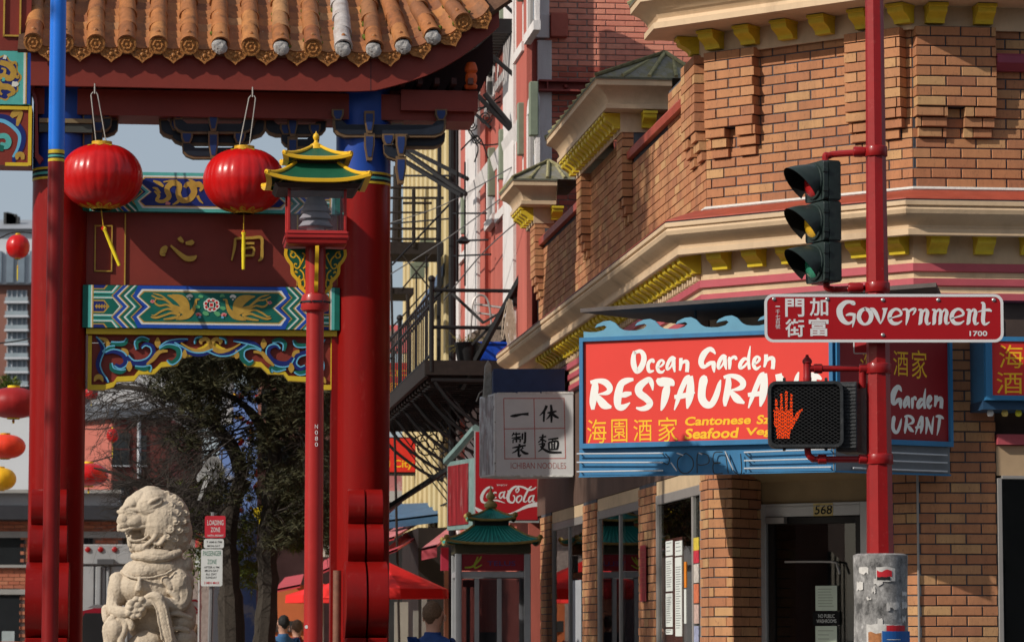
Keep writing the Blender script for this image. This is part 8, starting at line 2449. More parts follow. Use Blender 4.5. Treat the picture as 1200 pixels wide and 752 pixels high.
# neck roll, chest, collar, bell
blob(262,350,15,110,32,95,-0.1);blob(262,420,-10,140,85,110);blob(200,430,20,110,62,92);limb([(150,360,60,16),(200,362,86,20),(250,368,92,20),(310,362,84,20),(360,340,60,18)])
limb([(92,425,40,6),(120,445,90,6),(155,458,108,6),(200,460,116,6),(250,455,116,6),(300,442,108,6),(330,425,98,6)])
limb([(186,458,118,5),(184,478,120,10),(182,500,120,16),(180,516,118,17),(180,526,118,6)])
# torso
blob(230,520,-10,150,130,110);blob(180,500,30,110,75,80);blob(250,640,-30,150,130,100);blob(330,640,-40,98,120,100)
# near side arm (viewer's right): shoulder, elbow, forearm to the clasped paws
blob(352,490,30,66,78,78);limb([(355,470,50,55),(378,540,55,45),(360,585,75,34),(300,575,100,30),(245,570,118,27),(205,580,125,24)])
limb([(320,520,90,14),(350,545,92,16),(352,570,92,12)]);limb([(300,470,88,20),(322,500,92,18)])
# far arm (viewer's left)
blob(78,510,20,50,80,65);limb([(75,470,30,42),(62,540,45,36),(60,600,70,30),(100,618,105,28),(140,615,118,24)])
# paws: round toes
for (x,y,r) in ((195,560,19),(172,556,18),(152,572,19),(178,585,20),(146,596,18),(170,612,20),(140,620,18),(196,606,18),(160,636,17),(184,630,16)): blob(x,y,138,r,r * 0.85,20)
blob(168,600,112,52,46,30)
# ribbon folding down over the knee
limb([(215,552,120,16),(245,540,132,20),(275,555,136,24),(292,600,134,27),(300,650,130,28),(312,710,124,30),(330,770,116,32)]);limb([(240,560,138,5),(262,600,150,5),(275,660,150,5),(290,740,146,5)]);limb([(275,545,148,5),(305,590,156,5),(318,650,152,5),(335,740,146,5)])
# cords and ball under the left paw
limb([(60,650,90,26),(40,690,92,28),(45,740,95,30),(50,790,95,34)]);blob(72,700,80,52,62,60);limb([(95,640,108,14),(120,665,116,14),(118,700,118,14),(100,740,118,16),(110,780,110,18)])
limb([(130,650,120,10),(150,672,124,16),(148,690,124,12)]);limb([(20,600,30,22),(28,650,50,20)]);limb([(58,560,68,10),(78,600,96,8),(66,640,100,8)])
blob(205,760,60,90,60,60,0.3);blob(370,660,10,60,55,80);blob(372,740,10,66,60,85);limb([(300,700,80,12),(350,690,92,12),(400,700,70,12)]);limb([(300,630,85,12),(350,622,95,12),(410,640,66,12)])
# back fin beside the shoulder
limb([(392,430,10,18),(408,470,15,16),(402,510,15,16)]);blob(395,400,-10,22,40,50)
blob(240,860,0,170,120,130)
tmp = lb.mesh('lion_tmp',sharp=None)
to = bpy.data.objects.new('lion_tmp',tmp);COL.objects.link(to)
rm = to.modifiers.new('r','REMESH');rm.mode = 'VOXEL';rm.voxel_size = 0.0062;rm.use_smooth_shade = True
smm = to.modifiers.new('s','SMOOTH');smm.iterations = 2;smm.factor = 0.5
dg = bpy.context.evaluated_depsgraph_get();dg.update()
me = bpy.data.meshes.new_from_object(to.evaluated_get(dg));bpy.data.objects.remove(to);bpy.data.meshes.remove(tmp)
nrm = [v.normal.copy() for v in me.vertices]
for v,n_ in zip(me.vertices,nrm):
 v.co += n_ * (0.006 * mnoise.noise(v.co * 12) + 0.0028 * mnoise.noise(v.co * 46))
M_stone = mat('carved_granite',(0.55,0.46,0.35),0.9,0.09,5,0.6,120,grime=0.55,gs=4.5,gcol=(0.36,0.28,0.20,1),wear=(0.4,70,(0.34,0.26,0.19,1),0.50,0.62))
lroot = LP(240,752 + 300,0);
lion = thing('stone_lion','pale carved stone guardian lion with open mouth and curled mane before the gate opening','statue',(lroot.x,lroot.y,0))
for p in me.polygons: p.use_smooth = True
me.transform(Matrix.Translation(-Vector(lion.location)));me.materials.append(M_stone)
lo = bpy.data.objects.new('statue_body',me);COL.objects.link(lo);lo.parent = lion;WL[lo.name] = Vector((0,0,0))
zb_ = LP(240,900,0).z
mb = MB();PFd = Frame(lroot.x,lroot.y,GA);mb.box(PFd,-0.52,0.52,0.0,zb_ + 0.02,-0.45,0.45);mb.box(PFd,-0.58,0.58,zb_ - 0.12,zb_,-0.5,0.5);mb.build('pedestal',M_stone,lion,bevel=0.012)
# pine with bare branches behind the gate
random.seed(5)
M_bark = mat('dark_bark',(0.042,0.034,0.027),0.95,0.3,9,0.7,30,streak=True)
M_twig = mat('grey_twig',(0.05,0.041,0.035),0.9,0.2,12)
M_needle = mat('pine_needle',(0.03,0.045,0.015),0.7,0.3,4,rnd=[(0.020,0.023,0.010),(0.040,0.040,0.016),(0.068,0.062,0.024),(0.028,0.028,0.013)])
M_needle2 = mat('bright_needle',(0.08,0.11,0.02),0.7,0.3,4,rnd=[(0.11,0.15,0.022),(0.16,0.19,0.03),(0.07,0.10,0.018)])
YT = 39.0
def tp(u,v,dy=0.0): return at(u,v,YT + dy)
pine = thing('pine_tree','dark pine with crooked trunks and bare twigs filling the gate opening','tree',(tp(285,752).x,YT,0))
mb = MB()
def branch(pts,r0,r1,dys=None,seg=8):
 P_ = catmull([tuple(tp(u,v,(dys[i] if dys else 0))) for i,(u,v) in enumerate(pts)],5)
 k = len(P_);mb.tube(P_,[(r0 + (r1 - r0) * i / (k - 1)) * random.uniform(0.88,1.14) for i in range(k)],seg);return P_
g0 = at(292,752,YT).z
mb.tube([(tp(285,752).x,YT,0.0),(tp(276,752).x,YT,0.9),tuple(tp(272,770))],[0.30,0.24,0.17],12);mb.tube([(tp(290,752).x,YT,0.0),(tp(300,752).x,YT,0.9),tuple(tp(308,770))],[0.30,0.22,0.16],12)
branch([(272,770),(270,700),(266,650),(270,600),(285,560)],0.16,0.10);branch([(308,770),(314,690),(313,640),(318,590),(322,540),(318,490)],0.15,0.08)
branch([(285,560),(270,520),(240,490),(205,468),(160,455),(118,452)],0.10,0.02);branch([(270,600),(230,590),(190,585),(150,560),(110,548)],0.06,0.012)
branch([(318,560),(345,540),(370,500),(395,480)],0.09,0.03);branch([(318,520),(300,490),(280,470),(250,455)],0.08,0.02);branch([(318,500),(330,470),(325,440)],0.08,0.03);branch([(300,470),(320,462),(345,466),(370,456)],0.05,0.03)
branch([(312,640),(345,620),(375,612)],0.05,0.02);branch([(270,640),(240,620),(215,600)],0.05,0.015)
mb.build('trunk',M_bark,pine)
# bare twigs, recursively
tw = MB()
def twig(p,d,L,r,dep):
 q = p + d * L
 m_ = p.lerp(q,0.5) + Vector((random.gauss(0,1),random.gauss(0,1),random.gauss(0,1))) * L * 0.05
 tw.tube([p,m_,q],[r,r * 0.8,r * 0.6],3,cap=False)
 if dep <= 0 or L < 0.05: return
 for _ in range(3 if dep > 1 else 2):
  nd = (d + Vector((random.gauss(0,0.45),random.gauss(0,0.3),random.gauss(0.0,0.45)))).normalized()
  twig(p.lerp(q,random.uniform(0.45,1.0)),nd,L * random.uniform(0.55,0.85),r * 0.62,dep - 1)
for (u,v,du,dv,L,n_) in ((240,490,-1,-0.1,0.5,9),(205,470,-1,0.1,0.45,8),(270,520,-1,0.5,0.6,10),(250,560,-1,0.2,0.6,10),(230,590,-1,-0.1,0.5,9),(285,560,-0.8,0.9,0.55,8),(190,580,-1,-0.5,0.4,7),(280,480,-0.9,0.6,0.5,8),(300,500,-1,0.6,0.6,8),(160,456,-1,0.3,0.35,5),(330,500,0.8,0.5,0.5,6),(345,560,0.8,-0.4,0.4,6),(350,600,0.9,0.1,0.4,6),(300,640,0.3,-0.8,0.5,5),(260,640,-0.9,-0.4,0.4,6)):
 for _ in range(n_):
  p = tp(u + random.uniform(-14,14),v + random.uniform(-12,12),random.uniform(-0.8,0.8))
  d = Vector((du + random.gauss(0,0.35),random.gauss(0,0.3),-dv + random.gauss(0,0.4))).normalized()
  twig(p,d,L * random.uniform(0.7,1.2),0.011,4)
tw.build('bare_twigs',M_twig,pine,kind='stuff',sharp=None,normals=False)
# needle clumps
def needles(mb,c,R_,n,sq=0.7,L=0.11,w=0.006):
 for _ in range(n):
  d = Vector((random.gauss(0,1),random.gauss(0,1),random.gauss(0,1))).normalized()
  p = c + Vector((d.x,d.y,d.z * sq)) * R_ * random.uniform(0.25,1.0)
  # a tuft: a few crossing blades
  ax_ = (d + Vector((random.gauss(0,.5),random.gauss(0,.5),random.gauss(0.3,.5)))).normalized()
  for k in range(4):
   e = (ax_ + Vector((random.gauss(0,.45),random.gauss(0,.45),random.gauss(0,.45)))).normalized()
   s_ = e.orthogonal().normalized() * w
   q = p + e * L * random.uniform(0.6,1.2)
   b = len(mb.v);mb.v.extend([p - s_,p + s_,q]);mb.f.append([b,b + 1,b + 2]);mb.m.append(0)
nd = MB();nd2 = MB()
clumps = []
for _ in range(700):
 # dark mass: measured outline of the crown
 u = random.uniform(170,396);v = random.uniform(408,640)
 ok = (v < 470 and u > 160 + (v - 408) * 0.6 and random.random() < 0.95) or (v < 560 and u > 308) or (u > 318 and v < 640)
 if 225 < u < 300 and 475 < v < 600: ok = random.random() < 0.22
 if 190 < u < 260 and 440 < v < 520: ok = ok or random.random() < 0.25
 if ok: clumps.append((u,v))
for (u,v) in clumps:
 needles(nd,tp(u,v,random.uniform(-1.1,1.1)),random.uniform(0.10,0.22),36)
for _ in range(150):
 u = random.uniform(165,390);v = 395 + random.uniform(0,45);needles(nd,tp(u,v,random.uniform(-1,1)),random.uniform(0.12,0.24),36)
for (u0,u1,v0,v1,n_) in ((205,250,565,612,26),(228,268,595,680,26),(360,390,560,600,8),(325,350,565,590,8),(330,358,595,640,14),(272,300,605,690,26),(318,352,540,600,12),(372,394,600,650,10)):
 for _ in range(n_): needles(nd2,tp(random.uniform(u0,u1),random.uniform(v0,v1),random.uniform(0.3,1.4)),random.uniform(0.08,0.16),28)
nd.build('crown',M_needle,pine,kind='stuff',sharp=None,normals=False);nd2.build('bright_needles',M_needle2,pine,kind='stuff',sharp=None,normals=False)
# torn plastic in the branches
mb = MB();c = tp(246,560,-0.6)
for st in ([(236,556,.03),(243,547,.05),(250,541,.07),(256,546,.06),(261,556,.03)],[(250,545,.05),(246,556,.035),(240,568,.025),(233,586,.02)],[(240,552,.04),(234,558,.035),(232,564,.01)],[(254,548,.06),(258,560,.035),(262,570,.012)],[(248,550,.05),(252,560,.03),(250,568,.01)]):
 fb_ = Frame(tp(246,560,-0.6).x,YT - 0.6 + random.uniform(0,0.2),random.uniform(-0.3,0.3))
 ribbon(mb,fb_,[fb_.px(u,v) + (w,) for u,v,w in st],0.03,0.0,0,0.012,4)
mb.build('torn_plastic_bag',mat('pale_plastic',(0.42,0.42,0.42),0.5,0.3,9),loc=tuple(c),label='pale torn plastic bag caught in the pine branches',cat='bag')
# unseen tree added left of the frame to cast dappled shade on the side wall
st_ = thing('added_shade_tree','tall leafy tree added out of frame on the left to shade the brick side wall','tree',(-11.6,22.0,0))
mb = MB();mb.tube([(-11.6,22.0,0),(-11.5,21.9,4),(-11.7,22.1,9),(-11.5,22.0,18)],[0.3,0.24,0.16,0.05],10)
for i in range(16):
 z = 5 + i * 0.75;t = i * 2.4;mb.tube([(-11.6,22.0,z),(-11.6 + 1.1 * cos(t),22.0 + 2.0 * sin(t),z + 0.9)],[0.08,0.03],6)
mb.build('trunk',M_bark,st_)
lf = MB()
for i in range(560):
 z = random.uniform(4.5,20.5);rr = 2.15 * (1 - ((z - 12.2) / 9.0) ** 4) * math.sqrt(random.random());t = random.uniform(0,2 * pi)
 c = Vector((-11.6 + rr * 0.55 * cos(t),22.0 + rr * sin(t),z))
 for _ in range(60):
  p = c + Vector((random.gauss(0,.22),random.gauss(0,.28),random.gauss(0,.24)));e = Vector((random.gauss(0,1),random.gauss(0,1),random.gauss(0,1))).normalized();s_ = e.orthogonal().normalized() * 0.06;q = p + e * 0.16
  b = len(lf.v);lf.v.extend([p - s_ * 0.3,p + e * 0.05 + s_,q,p + e * 0.05 - s_]);lf.f.append([b,b + 1,b + 2,b + 3]);lf.m.append(0)
lf.build('crown',mat('broad_leaf',(0.05,0.085,0.02),0.6,0.3,3,rnd=[(0.04,0.07,0.018),(0.06,0.10,0.024),(0.05,0.08,0.02)]),st_,kind='stuff',sharp=None,normals=False)
# buildings beyond the plaza
def bldg(name,label,u0,u1,v0,v1,Y,dep,m,ang=0.0):
 f = Frame(at((u0 + u1) / 2,740,Y).x,Y,ang)
 t = thing(name,label,'building',tuple(f.P(0,0,0)))
 a0,h0 = f.px(u0,v1);a1,h1 = f.px(u1,v0)
 mb = MB();mb.box(f,a0,a1,min(0,h0),h1,-dep,0.0);mb.build('wall',m,t)
 return t,f
def fb(t,f,name,u0,u1,v0,v1,n0,n1,m,par=None):
 a0,h0 = f.px(u0,v1,n1);a1,h1 = f.px(u1,v0,n1);mb = MB();mb.box(f,a0,a1,h0,h1,n0,n1);return mb.build(name,m,par or t)
# far tower
M_tb = mat('tower_brick',(0.22,0.10,0.075),0.8,0.1,0.3);M_tg = mat('tower_glass',(0.16,0.20,0.24),0.3,0.2,0.3,spec=0.5);M_tw = mat('tower_white',(0.55,0.57,0.60),0.7,0.05,0.2)
YA = 420.0
t,f = bldg('apartment_tower','far brick apartment tower with stacked balconies and pale glazed top, left edge',-60,75,333,740,YA,30,M_tb)
fb(t,f,'glazed_top',-60,75,268,332.8,-24,1.0,M_tw)
for (u0,u1) in ((7,16),(20,29),(34,44),(-8,2)): fb(t,f,'window',u0,u1,294,331,1.0,1.6,M_tg)
mb = MB();P_ = [f.P(*f.px(u,v,2.0),n) for (u,v,n) in ((-60,268,2.0),(75,262,2.0))];a0,h0 = f.px(-60,268,2);a1,h1 = f.px(75,268,2);a2,h2 = f.px(20,244,2)
mb.add([f.P(a0,h0,2),f.P(a1,h1,2),f.P(a1,h2,-10),f.P(a0,h2,-10),f.P(a1,h0 - 0.5,-24),f.P(a0,h0 - 0.5,-24)],[(0,1,2,3),(3,2,4,5),(0,3,5),(1,4,2)]);mb.build('metal_roof',mat('tower_roof',(0.30,0.31,0.33),0.6,0.1,0.5),t)
mb = MB()
for i in range(5): a_,h_ = f.px(4 + i * 3,262,-4);mb.box(f,a_,a_ + 0.7,h_,h_ + random.uniform(0.8,1.6),-5,-4)
mb.build('roof_plant',mat('dark_plant',(0.05,0.05,0.05),0.8),t,kind='stuff')
v = 340.0
while v < 560:
 w_ = fb(t,f,'window',8,31,v,v + 12.5,0.0,0.2,M_tg)
 for u in (8,13.5,19.5,25.5,30.5): fb(t,f,'mullion',u,u + 0.9,v,v + 12.4,0.201,0.4,M_tw,w_)
 fb(t,f,'balcony',5,33,v + 12.8,v + 15.0,0.0,1.3,M_tw);fb(t,f,'balcony_glass',6,32.5,v + 7.8,v + 12.7,1.2,1.25,mat('balcony_glass',(0.28,0.33,0.36),0.25,0.1,1))
 v += 16.4
# white wall + its little roof garden
t,f = bldg('white_building','plain white building behind the orange and yellow lanterns',-60,60,478,740,110,12,mat('white_render',(0.58,0.59,0.60),0.8,0.05,0.6,grime=0.2,gs=0.5,gcol=(0.4,0.4,0.4,1)))
fb(t,f,'parapet',-60,60,473,477.8,-0.4,0.25,mat('grey_flashing',(0.22,0.23,0.25),0.6))
mb = MB()
for i in range(2):
 pass
sh_ = thing('rooftop_shrub','small green shrub on the white building roof edge','shrub',tuple(at(11,474,109)))
needles(mb,at(10,455,108.8),0.42,260,1.0,0.22,0.02);mb.tube([at(10,474,108.8),at(10,450,108.8)],0.03,5);mb.build('foliage',M_needle2,sh_,kind='stuff',sharp=None,normals=False)
# salmon building with seamed metal roof
M_sal = mat('salmon_render',(0.40,0.12,0.09),0.8,0.06,1,grime=0.15,gs=1,gcol=(0.35,0.1,0.08,1));M_sald = mat('shaded_salmon_render',(0.13,0.034,0.028),0.8,0.1,1)  # second tone: shade of the right-hand face put into the salmon colour
c = at(128,740,80);
fl1 = Frame(c.x,c.y,RAD(-55));fl2 = Frame(c.x,c.y,RAD(8))
sal = thing('salmon_building','salmon building with grey seamed metal roof behind the bare twigs','building',(c.x,c.y,0))
hs0 = fl2.H(150,490);a1 = fl2.A(200,600);a0 = fl1.A(90,600)
mb = MB();p0 = fl1.P(a0,0);p1 = fl1.P(0,0);p2 = fl2.P(a1,0)
mb.plan([tuple(p0.xy),tuple(p1.xy),tuple(p2.xy),(p2.x,p2.y + 8),(p0.x,p2.y + 8)],0,hs0);mb.build('wall',M_sal,sal)
mb = MB();mb.box(fl2,0.02,a1,0.0,hs0 - 0.02,0.0,0.06);mb.build('shaded_wall_face',M_sald,sal)
mb = MB();mb.sweep([tuple(p0.xy),tuple(p1.xy),tuple(p2.xy)],[(0,hs0 - 0.02),(0.2,hs0),(0.22,hs0 + 0.22),(-0.3,hs0 + 0.24)]);mb.build('parapet',mat('slate_flashing',(0.13,0.14,0.16),0.6),sal)
mb = MB();h_r = fl2.H(150,455)
R0 = [Vector((p0.x - 0.3,p0.y + 1.0,hs0 + 0.1)),Vector((p2.x + 1,p2.y + 1.2,hs0 + 0.1)),Vector((p2.x + 1,p2.y + 4.5,h_r)),Vector((p0.x - 0.3,p0.y + 4.5,h_r))]
mb.add(R0,[(0,1,2,3)]);
for i in range(40):
 t_ = i / 39;p = R0[0].lerp(R0[1],t_);q = R0[3].lerp(R0[2],t_);mb.tube([p + Vector((0,0,.04)),q + Vector((0,0,.04))],0.035,4)
mb.build('metal_roof',mat('zinc_roof',(0.30,0.31,0.33),0.5,0.1,1,metal=0.3),sal)
mb = MB();mb.box(Frame(p0.x - 0.3,p0.y + 4.6,0),0,p2.x - p0.x + 1.3,h_r - 0.5,h_r + 2.2,-0.3,0);mb.build('upper_wall',mat('pale_upper_wall',(0.46,0.46,0.46),0.8,0.05,1),sal)
for (u0,u1,v0,v1) in ((131,152,507,545),(132,152,563,600),(160,172,510,545)):
 w_ = fb(sal,fl2,'window',u0,u1,v0,v1,0.06,0.10,M_wglass,sal)
 fb(sal,fl2,'sill',u0 - 0.5,u1 + 0.5,v1,v1 + 1.2,0.06,0.16,M_tw,w_);fb(sal,fl2,'glazing_bar',u0,u1,(v0 + v1) / 2 - 0.4,(v0 + v1) / 2 + 0.4,0.101,0.12,M_sald,w_)
mb = MB();mb.tube([fl2.P(*fl2.px(163,485,0.1),0.1),fl2.P(*fl2.px(163,560,0.1),0.1)],0.05,6);mb.build('downpipe',M_tw,sal)
# low brick block with sills
M_lb = mat('low_brick',(0.33,0.115,0.065),0.85,0.12,3,0.2,30,grime=0.3,gs=1.5,gcol=(0.2,0.07,0.05,1))
M_lbs = mat('stone_band',(0.30,0.29,0.27),0.8,0.1,3)
YB2 = 66.0
t,f = bldg('low_brick_building','low orange brick block with dark cornice and pale stone sills behind the truck',-60,250,600,752,YB2,12,M_mort2,GA * 0.5)
fb(t,f,'cornice',-60,148,592,608,-0.3,0.45,mat('near_black_cornice',(0.03,0.03,0.035),0.6));fb(t,f,'parapet',-60,140,577,591.5,-0.3,0.3,mat('grey_parapet',(0.34,0.35,0.36),0.6,0.1,2));fb(t,f,'parapet_cap',-60,142,573.5,577,-0.3,0.5,M_lbs)
bl_ = []
def skipw(a,h):
 u,v,_ = proj(f.P(a,h,0))
 return (622 < v < 630) or (661.5 < v < 665) or (-40 < u < 29.5 and 630 < v < 662) or (690 < v < 752 and u < 24) or (624 < v < 660 and 97 < u < 115) or (142 < u < 158 and 625 < v < 650)
course(f,f.A(-30,650),f.A(152,650),f.H(50,752),f.H(50,608),0.035,off=0.03,skip=skipw,out=bl_)
lay(bl_,t,mat('low_brick_units',(0.4,0.15,0.08),0.85,0.1,8,rnd=[(0.42,0.145,0.08),(0.36,0.115,0.065),(0.46,0.18,0.10),(0.31,0.10,0.06)]),'lw',0,None,dep=0.05)
fb(t,f,'stone_band',-60,150,622.5,629.5,0.0,0.09,M_lbs);fb(t,f,'stone_band',-60,150,661.5,664.5,0.0,0.12,M_lbs);fb(t,f,'stone_band',-60,30,690,696,0.0,0.09,M_lbs)
for (u0,u1,v0,v1) in ((-40,28.5,630,661),(-40,24,697,752),(98,109,630,660),(143,156,630,650)):
 w_ = fb(t,f,'window',u0,u1,v0,v1,0.0,0.03,M_wglass);
 for uu in (u0,(u0 + u1) / 2,u1 - 0.8): fb(t,f,'glazing_bar',uu,uu + 0.8,v0,v1,0.031,0.06,mat('dark_bar',(0.05,0.05,0.055),0.5),w_)
fb(t,f,'window_notice',2,17,739,752,0.031,0.036,mat('pale_notice',(0.35,0.40,0.40),0.6))
# painted garland wall behind the pine
t,f = bldg('mural_building','pale blue and white wall behind the pine, dotted with coloured lanterns',255,330,455,740,90,10,mat('mural_blue',(0.16,0.26,0.55),0.8,0.2,1.5,wear=(1.0,1.3,(0.45,0.48,0.55,1),0.54,0.60)))
g1 = MB()
for i in range(70):
 k = random.choice((0,0,1));u = random.choice((276,284,292,302,307)) + random.gauss(0,2.0);v = random.uniform(463,600)
 g1.ball(at(u,v,88),random.uniform(0.04,0.085),8,6,mi=random.randrange(3))
g1.build('lantern_garland',[M_silk,M_silky,M_silko],loc=tuple(at(290,460,88)),label='strings of tiny red and yellow lanterns seen through the pine',cat='garland',kind='stuff')
t,f = bldg('brown_building','brown brick building seen through the crown of the pine',300,400,430,740,85,10,mat('brown_render',(0.22,0.10,0.075),0.85,0.4,0.8))
for i in range(4):
 for j in range(3): fb(t,f,'window',306 + i * 22,318 + i * 22,455 + j * 60,490 + j * 60,0.0,0.05,M_wglass)
t,f = bldg('grey_backdrop_building','grey building glimpsed between the pine twigs',170,260,560,740,95,10,mat('grey_render',(0.30,0.31,0.32),0.85,0.2,0.8))
# orange shop and awning low through the tree
t,f = bldg('orange_shop','small orange shop front low behind the pine trunks',316,357,685,740,52,5,mat('orange_render',(0.46,0.12,0.04),0.8,0.15,2))
fb(t,f,'dark_window',318,352,727,740,0.0,0.05,M_dark)
awning('shop_awning','dark red awning low between the pine trunk and the lamp post',[(322,690),(352,684),(356,672),(334,676)],50,52,M_awred,M_awred,4)
awning('shop_awning','dull red awning between the lamp post and the gate column',[(372,670),(396,660),(396,648),(380,656)],50,52,M_awred,M_awred,4)
card('maroon_hoarding','dark maroon hoarding between lamp post and gate post','hoarding',382,400,607,634,55,0.1,mat('maroon_board',(0.22,0.02,0.03),0.6),kindpart='board')
card('white_shop_sign','white strip sign below the maroon hoarding','sign',378,395,633,652,54,0.1,mat('dusty_white',(0.5,0.47,0.43),0.8,0.1,5),kindpart='sign_face')
# off-frame blocks on the left so that the plaza is closed (they show in the shop windows)
for i,(x,y,w,h,c) in enumerate(((-20,62,14,9,(0.25,0.10,0.07)),(-36,50,14,11,(0.3,0.26,0.2)),(-34,34,12,8.5,(0.2,0.09,0.06)),(-30,14,12,9.5,(0.27,0.12,0.08)))):
 tt = thing('plaza_block',['brick block left of the plaza, out of frame','cream block left of the plaza, out of frame','dark brick block beside the plaza, out of frame','rust brick block at the near corner, out of frame'][i],'building',(x,y,0))
 fr_l = Frame(x + 6,y,pi / 2 - 0.0)
 fr_l = Frame(x,y,-0.2 + pi / 2)
 mb = MB();mb.box(Frame(x,y,0.35),-w / 2,w / 2,0,h,-8,0);mb.build('wall',mat('block_wall_%d' % i,c,0.8,0.15,1),tt)
 for k in range(4):
  for z in (1.0,4.4):
   mb = MB();mb.box(Frame(x,y,0.35),-w / 2 + 1 + k * 3.2,-w / 2 + 2.8 + k * 3.2,z,z + 2.0,0.0,0.06);mb.build('window',M_opw,tt)
# truck, red car
YV = 52.0
VF = Frame(at(100,740,YV).x,YV,GA * 0.5)
M_vw = mat('van_white',(0.33,0.335,0.34),0.45,0.1,3,grime=0.4,gs=2,gcol=(0.25,0.25,0.24,1))
tr = thing('box_truck','grey white box truck seen from behind between the gate column and the lion','truck',tuple(VF.P(0.3,0,0)))
g = lambda u,v: VF.px(u,v)
a0,h0 = g(72,752);a1,h1 = g(152,637.5)
mb = MB();mb.box(VF,a0,a1 + 0.25,0.95,h1 - 0.02,-5.0,-0.05);mb.build('cargo_box',M_vw,tr,bevel=0.03)
mb = MB();mb.box(VF,a0,a1 + 0.25,g(100,661)[1],h1,-0.05,0.03);mb.build('rear_header',M_vw,tr,bevel=0.015)
for (u0,u1) in ((78,110),(111.5,123),(124.5,150)):
 q0,_ = g(u0,700);q1,_ = g(u1,700);mb = MB();mb.box(VF,q0,q1,1.0,g(100,663)[1],-0.05,0.0);mb.build('rear_door',M_vw,tr,bevel=0.012)
for u in (103,118,134.5):
 c_ = VF.P(*g(u,643.5),0.03);mb = MB();mb.lathe(c_,[(0.045,0),(0.045,0.02),(0.02,0.035)],14,axis='n',fr=VF);mb.build('marker_light',mat('tail_red',(0.30,0.01,0.012),0.3),tr)
mb = MB();
for u in (118,128): q0,_ = g(u,700);mb.tube([VF.P(q0,1.1,0.02),VF.P(q0,g(u,664)[1],0.02)],0.018,6)
q0,hh = g(124,657);mb.box(VF,q0 - 0.13,q0 + 0.13,hh - 0.05,hh + 0.03,0.0,0.1);mb.build_each('lock_rod',1,mat('dark_steel',(0.08,0.08,0.085),0.5),tr)
mb = MB();mb.box(VF,a0,a1 + 0.2,0.5,0.93,-0.3,0.05);mb.build('bumper',M_iron,tr)
for sx in (a0 + 0.35,a1 - 0.1):
 for n_ in (-1.0,-4.3):
  c_ = VF.P(sx,0.45,n_);mb = MB();mb.lathe(c_ - VF.ax * 0.13,[(0.43,0),(0.45,0.03),(0.45,0.23),(0.43,0.26)],20,axis='a',fr=VF);mb.build('wheel',M_iron,tr)
YC2 = 46.0
CF = Frame(at(95,740,YC2).x,YC2,GA * 0.4 + 0.1)
M_cr = mat('car_red',(0.24,0.012,0.025),0.25,0.05,3,coat=0.5)
car = thing('parked_car','dark red parked car low between the gate columns and the truck','car',tuple(CF.P(0,0,0)))
aL = CF.A(64,740);aR = CF.A(136,740);hT = CF.H(100,712)
mb = MB()
prof = [(aL - 0.5,0.3),(aR + 0.8,0.3),(aR + 0.85,0.85),(aR + 0.3,0.98),(aR - 0.02,hT - 0.04),(aR - 0.15,hT),(aL + 0.55,hT),(aL + 0.3,hT - 0.06),(aL - 0.35,0.98),(aL - 0.6,0.85)]
mb.prism(CF,prof,-1.6,0.0);mb.build('car_body',M_cr,car,bevel=0.05,seg=2)
mb = MB();mb.prism(CF,[(aL - 0.12,1.02),(aR + 0.12,1.02),(aR - 0.06,hT - 0.07),(aL + 0.42,hT - 0.07)],-0.01,0.02);mb.build('side_window',M_wglass,car)
mb = MB();mb.prism(CF,[(aL + 0.45,hT + 0.002),(aR - 0.15,hT + 0.002),(aR - 0.2,hT + 0.05),(aL + 0.55,hT + 0.05)],-0.12,-0.08);mb.build('roof_rail',M_steel,car)
for sx in (aL - 0.1,aR + 0.35):
 c_ = CF.P(sx,0.33,0.0);mb = MB();mb.lathe(c_,[(0.33,-0.2),(0.33,0.02),(0.28,0.03)],22,axis='n',fr=CF);w_ = mb.build('wheel',M_iron,car);mb = MB();mb.lathe(c_,[(0.2,0.031),(0.1,0.05),(0.001,0.05)],14,axis='n',fr=CF);mb.build('rim',M_steel,w_)
# parking signs
YS = 34.0
pf2 = Frame(at(248,740,YS).x,YS,RAD(-7))
pk = thing('parking_sign_post','steel post with red loading zone sign above white passenger zone sign','sign',tuple(pf2.P(0,0,0)))
sg = lambda u,v: pf2.px(u,v)
mb = MB();q = at(243,752,YS + 0.05);p = at(250,600,YS + 0.05);mb.tube([(q.x,q.y,0),tuple(p)],0.026,8);mb.build('post',M_steel,pk)
tiltr = RAD(3.5)
def plate(name,x0,x1,y0,y1,m,par=pk):
 a0,h0 = sg(x0,y1);a1,h1 = sg(x1,y0);mb = MB();mb.prism(pf2,rrect(a0,a1,h0,h1,0.02),0.0,0.006);o = mb.build(name,m,par);return o,a0,a1,h0,h1
M_ppw = mat('parking_white',(0.52,0.54,0.53),0.5,0.08,8);M_pgr = mat('parking_green',(0.04,0.16,0.10),0.5);M_ppr = mat('parking_red',(0.42,0.015,0.03),0.5,0.1,8)
o1_,*_q = plate('red_plate',240,264.5,604,630,M_ppr);o2_,*_q = plate('arrow_plate',239,262.5,631,642,M_ppw);o3_,*_q = plate('white_plate',235.5,261,643,686.5,M_ppw)
tb = MB()
for s_,x0,x1,y0,y1 in (('LOADING',243,262,609,615),('ZONE',247,258,617.5,623),('WITH PERMIT',243,262,626,628.5)): ptext(tb,pf2,s_,x0,y0,x1,y1,0.0075,0,0.01)
tb.build('white_lettering',M_ppw,o1_,sharp=None)
tb = MB()
for s_,x0,x1,y0,y1 in (('7 AM-6 PM',242,260,633.5,636),('MON-SAT',243,258,638,640.5)): ptext(tb,pf2,s_,x0,y0,x1,y1,0.0075,0,0.01)
tb.build('black_lettering',M_blackp,o2_,sharp=None)
tb = MB()
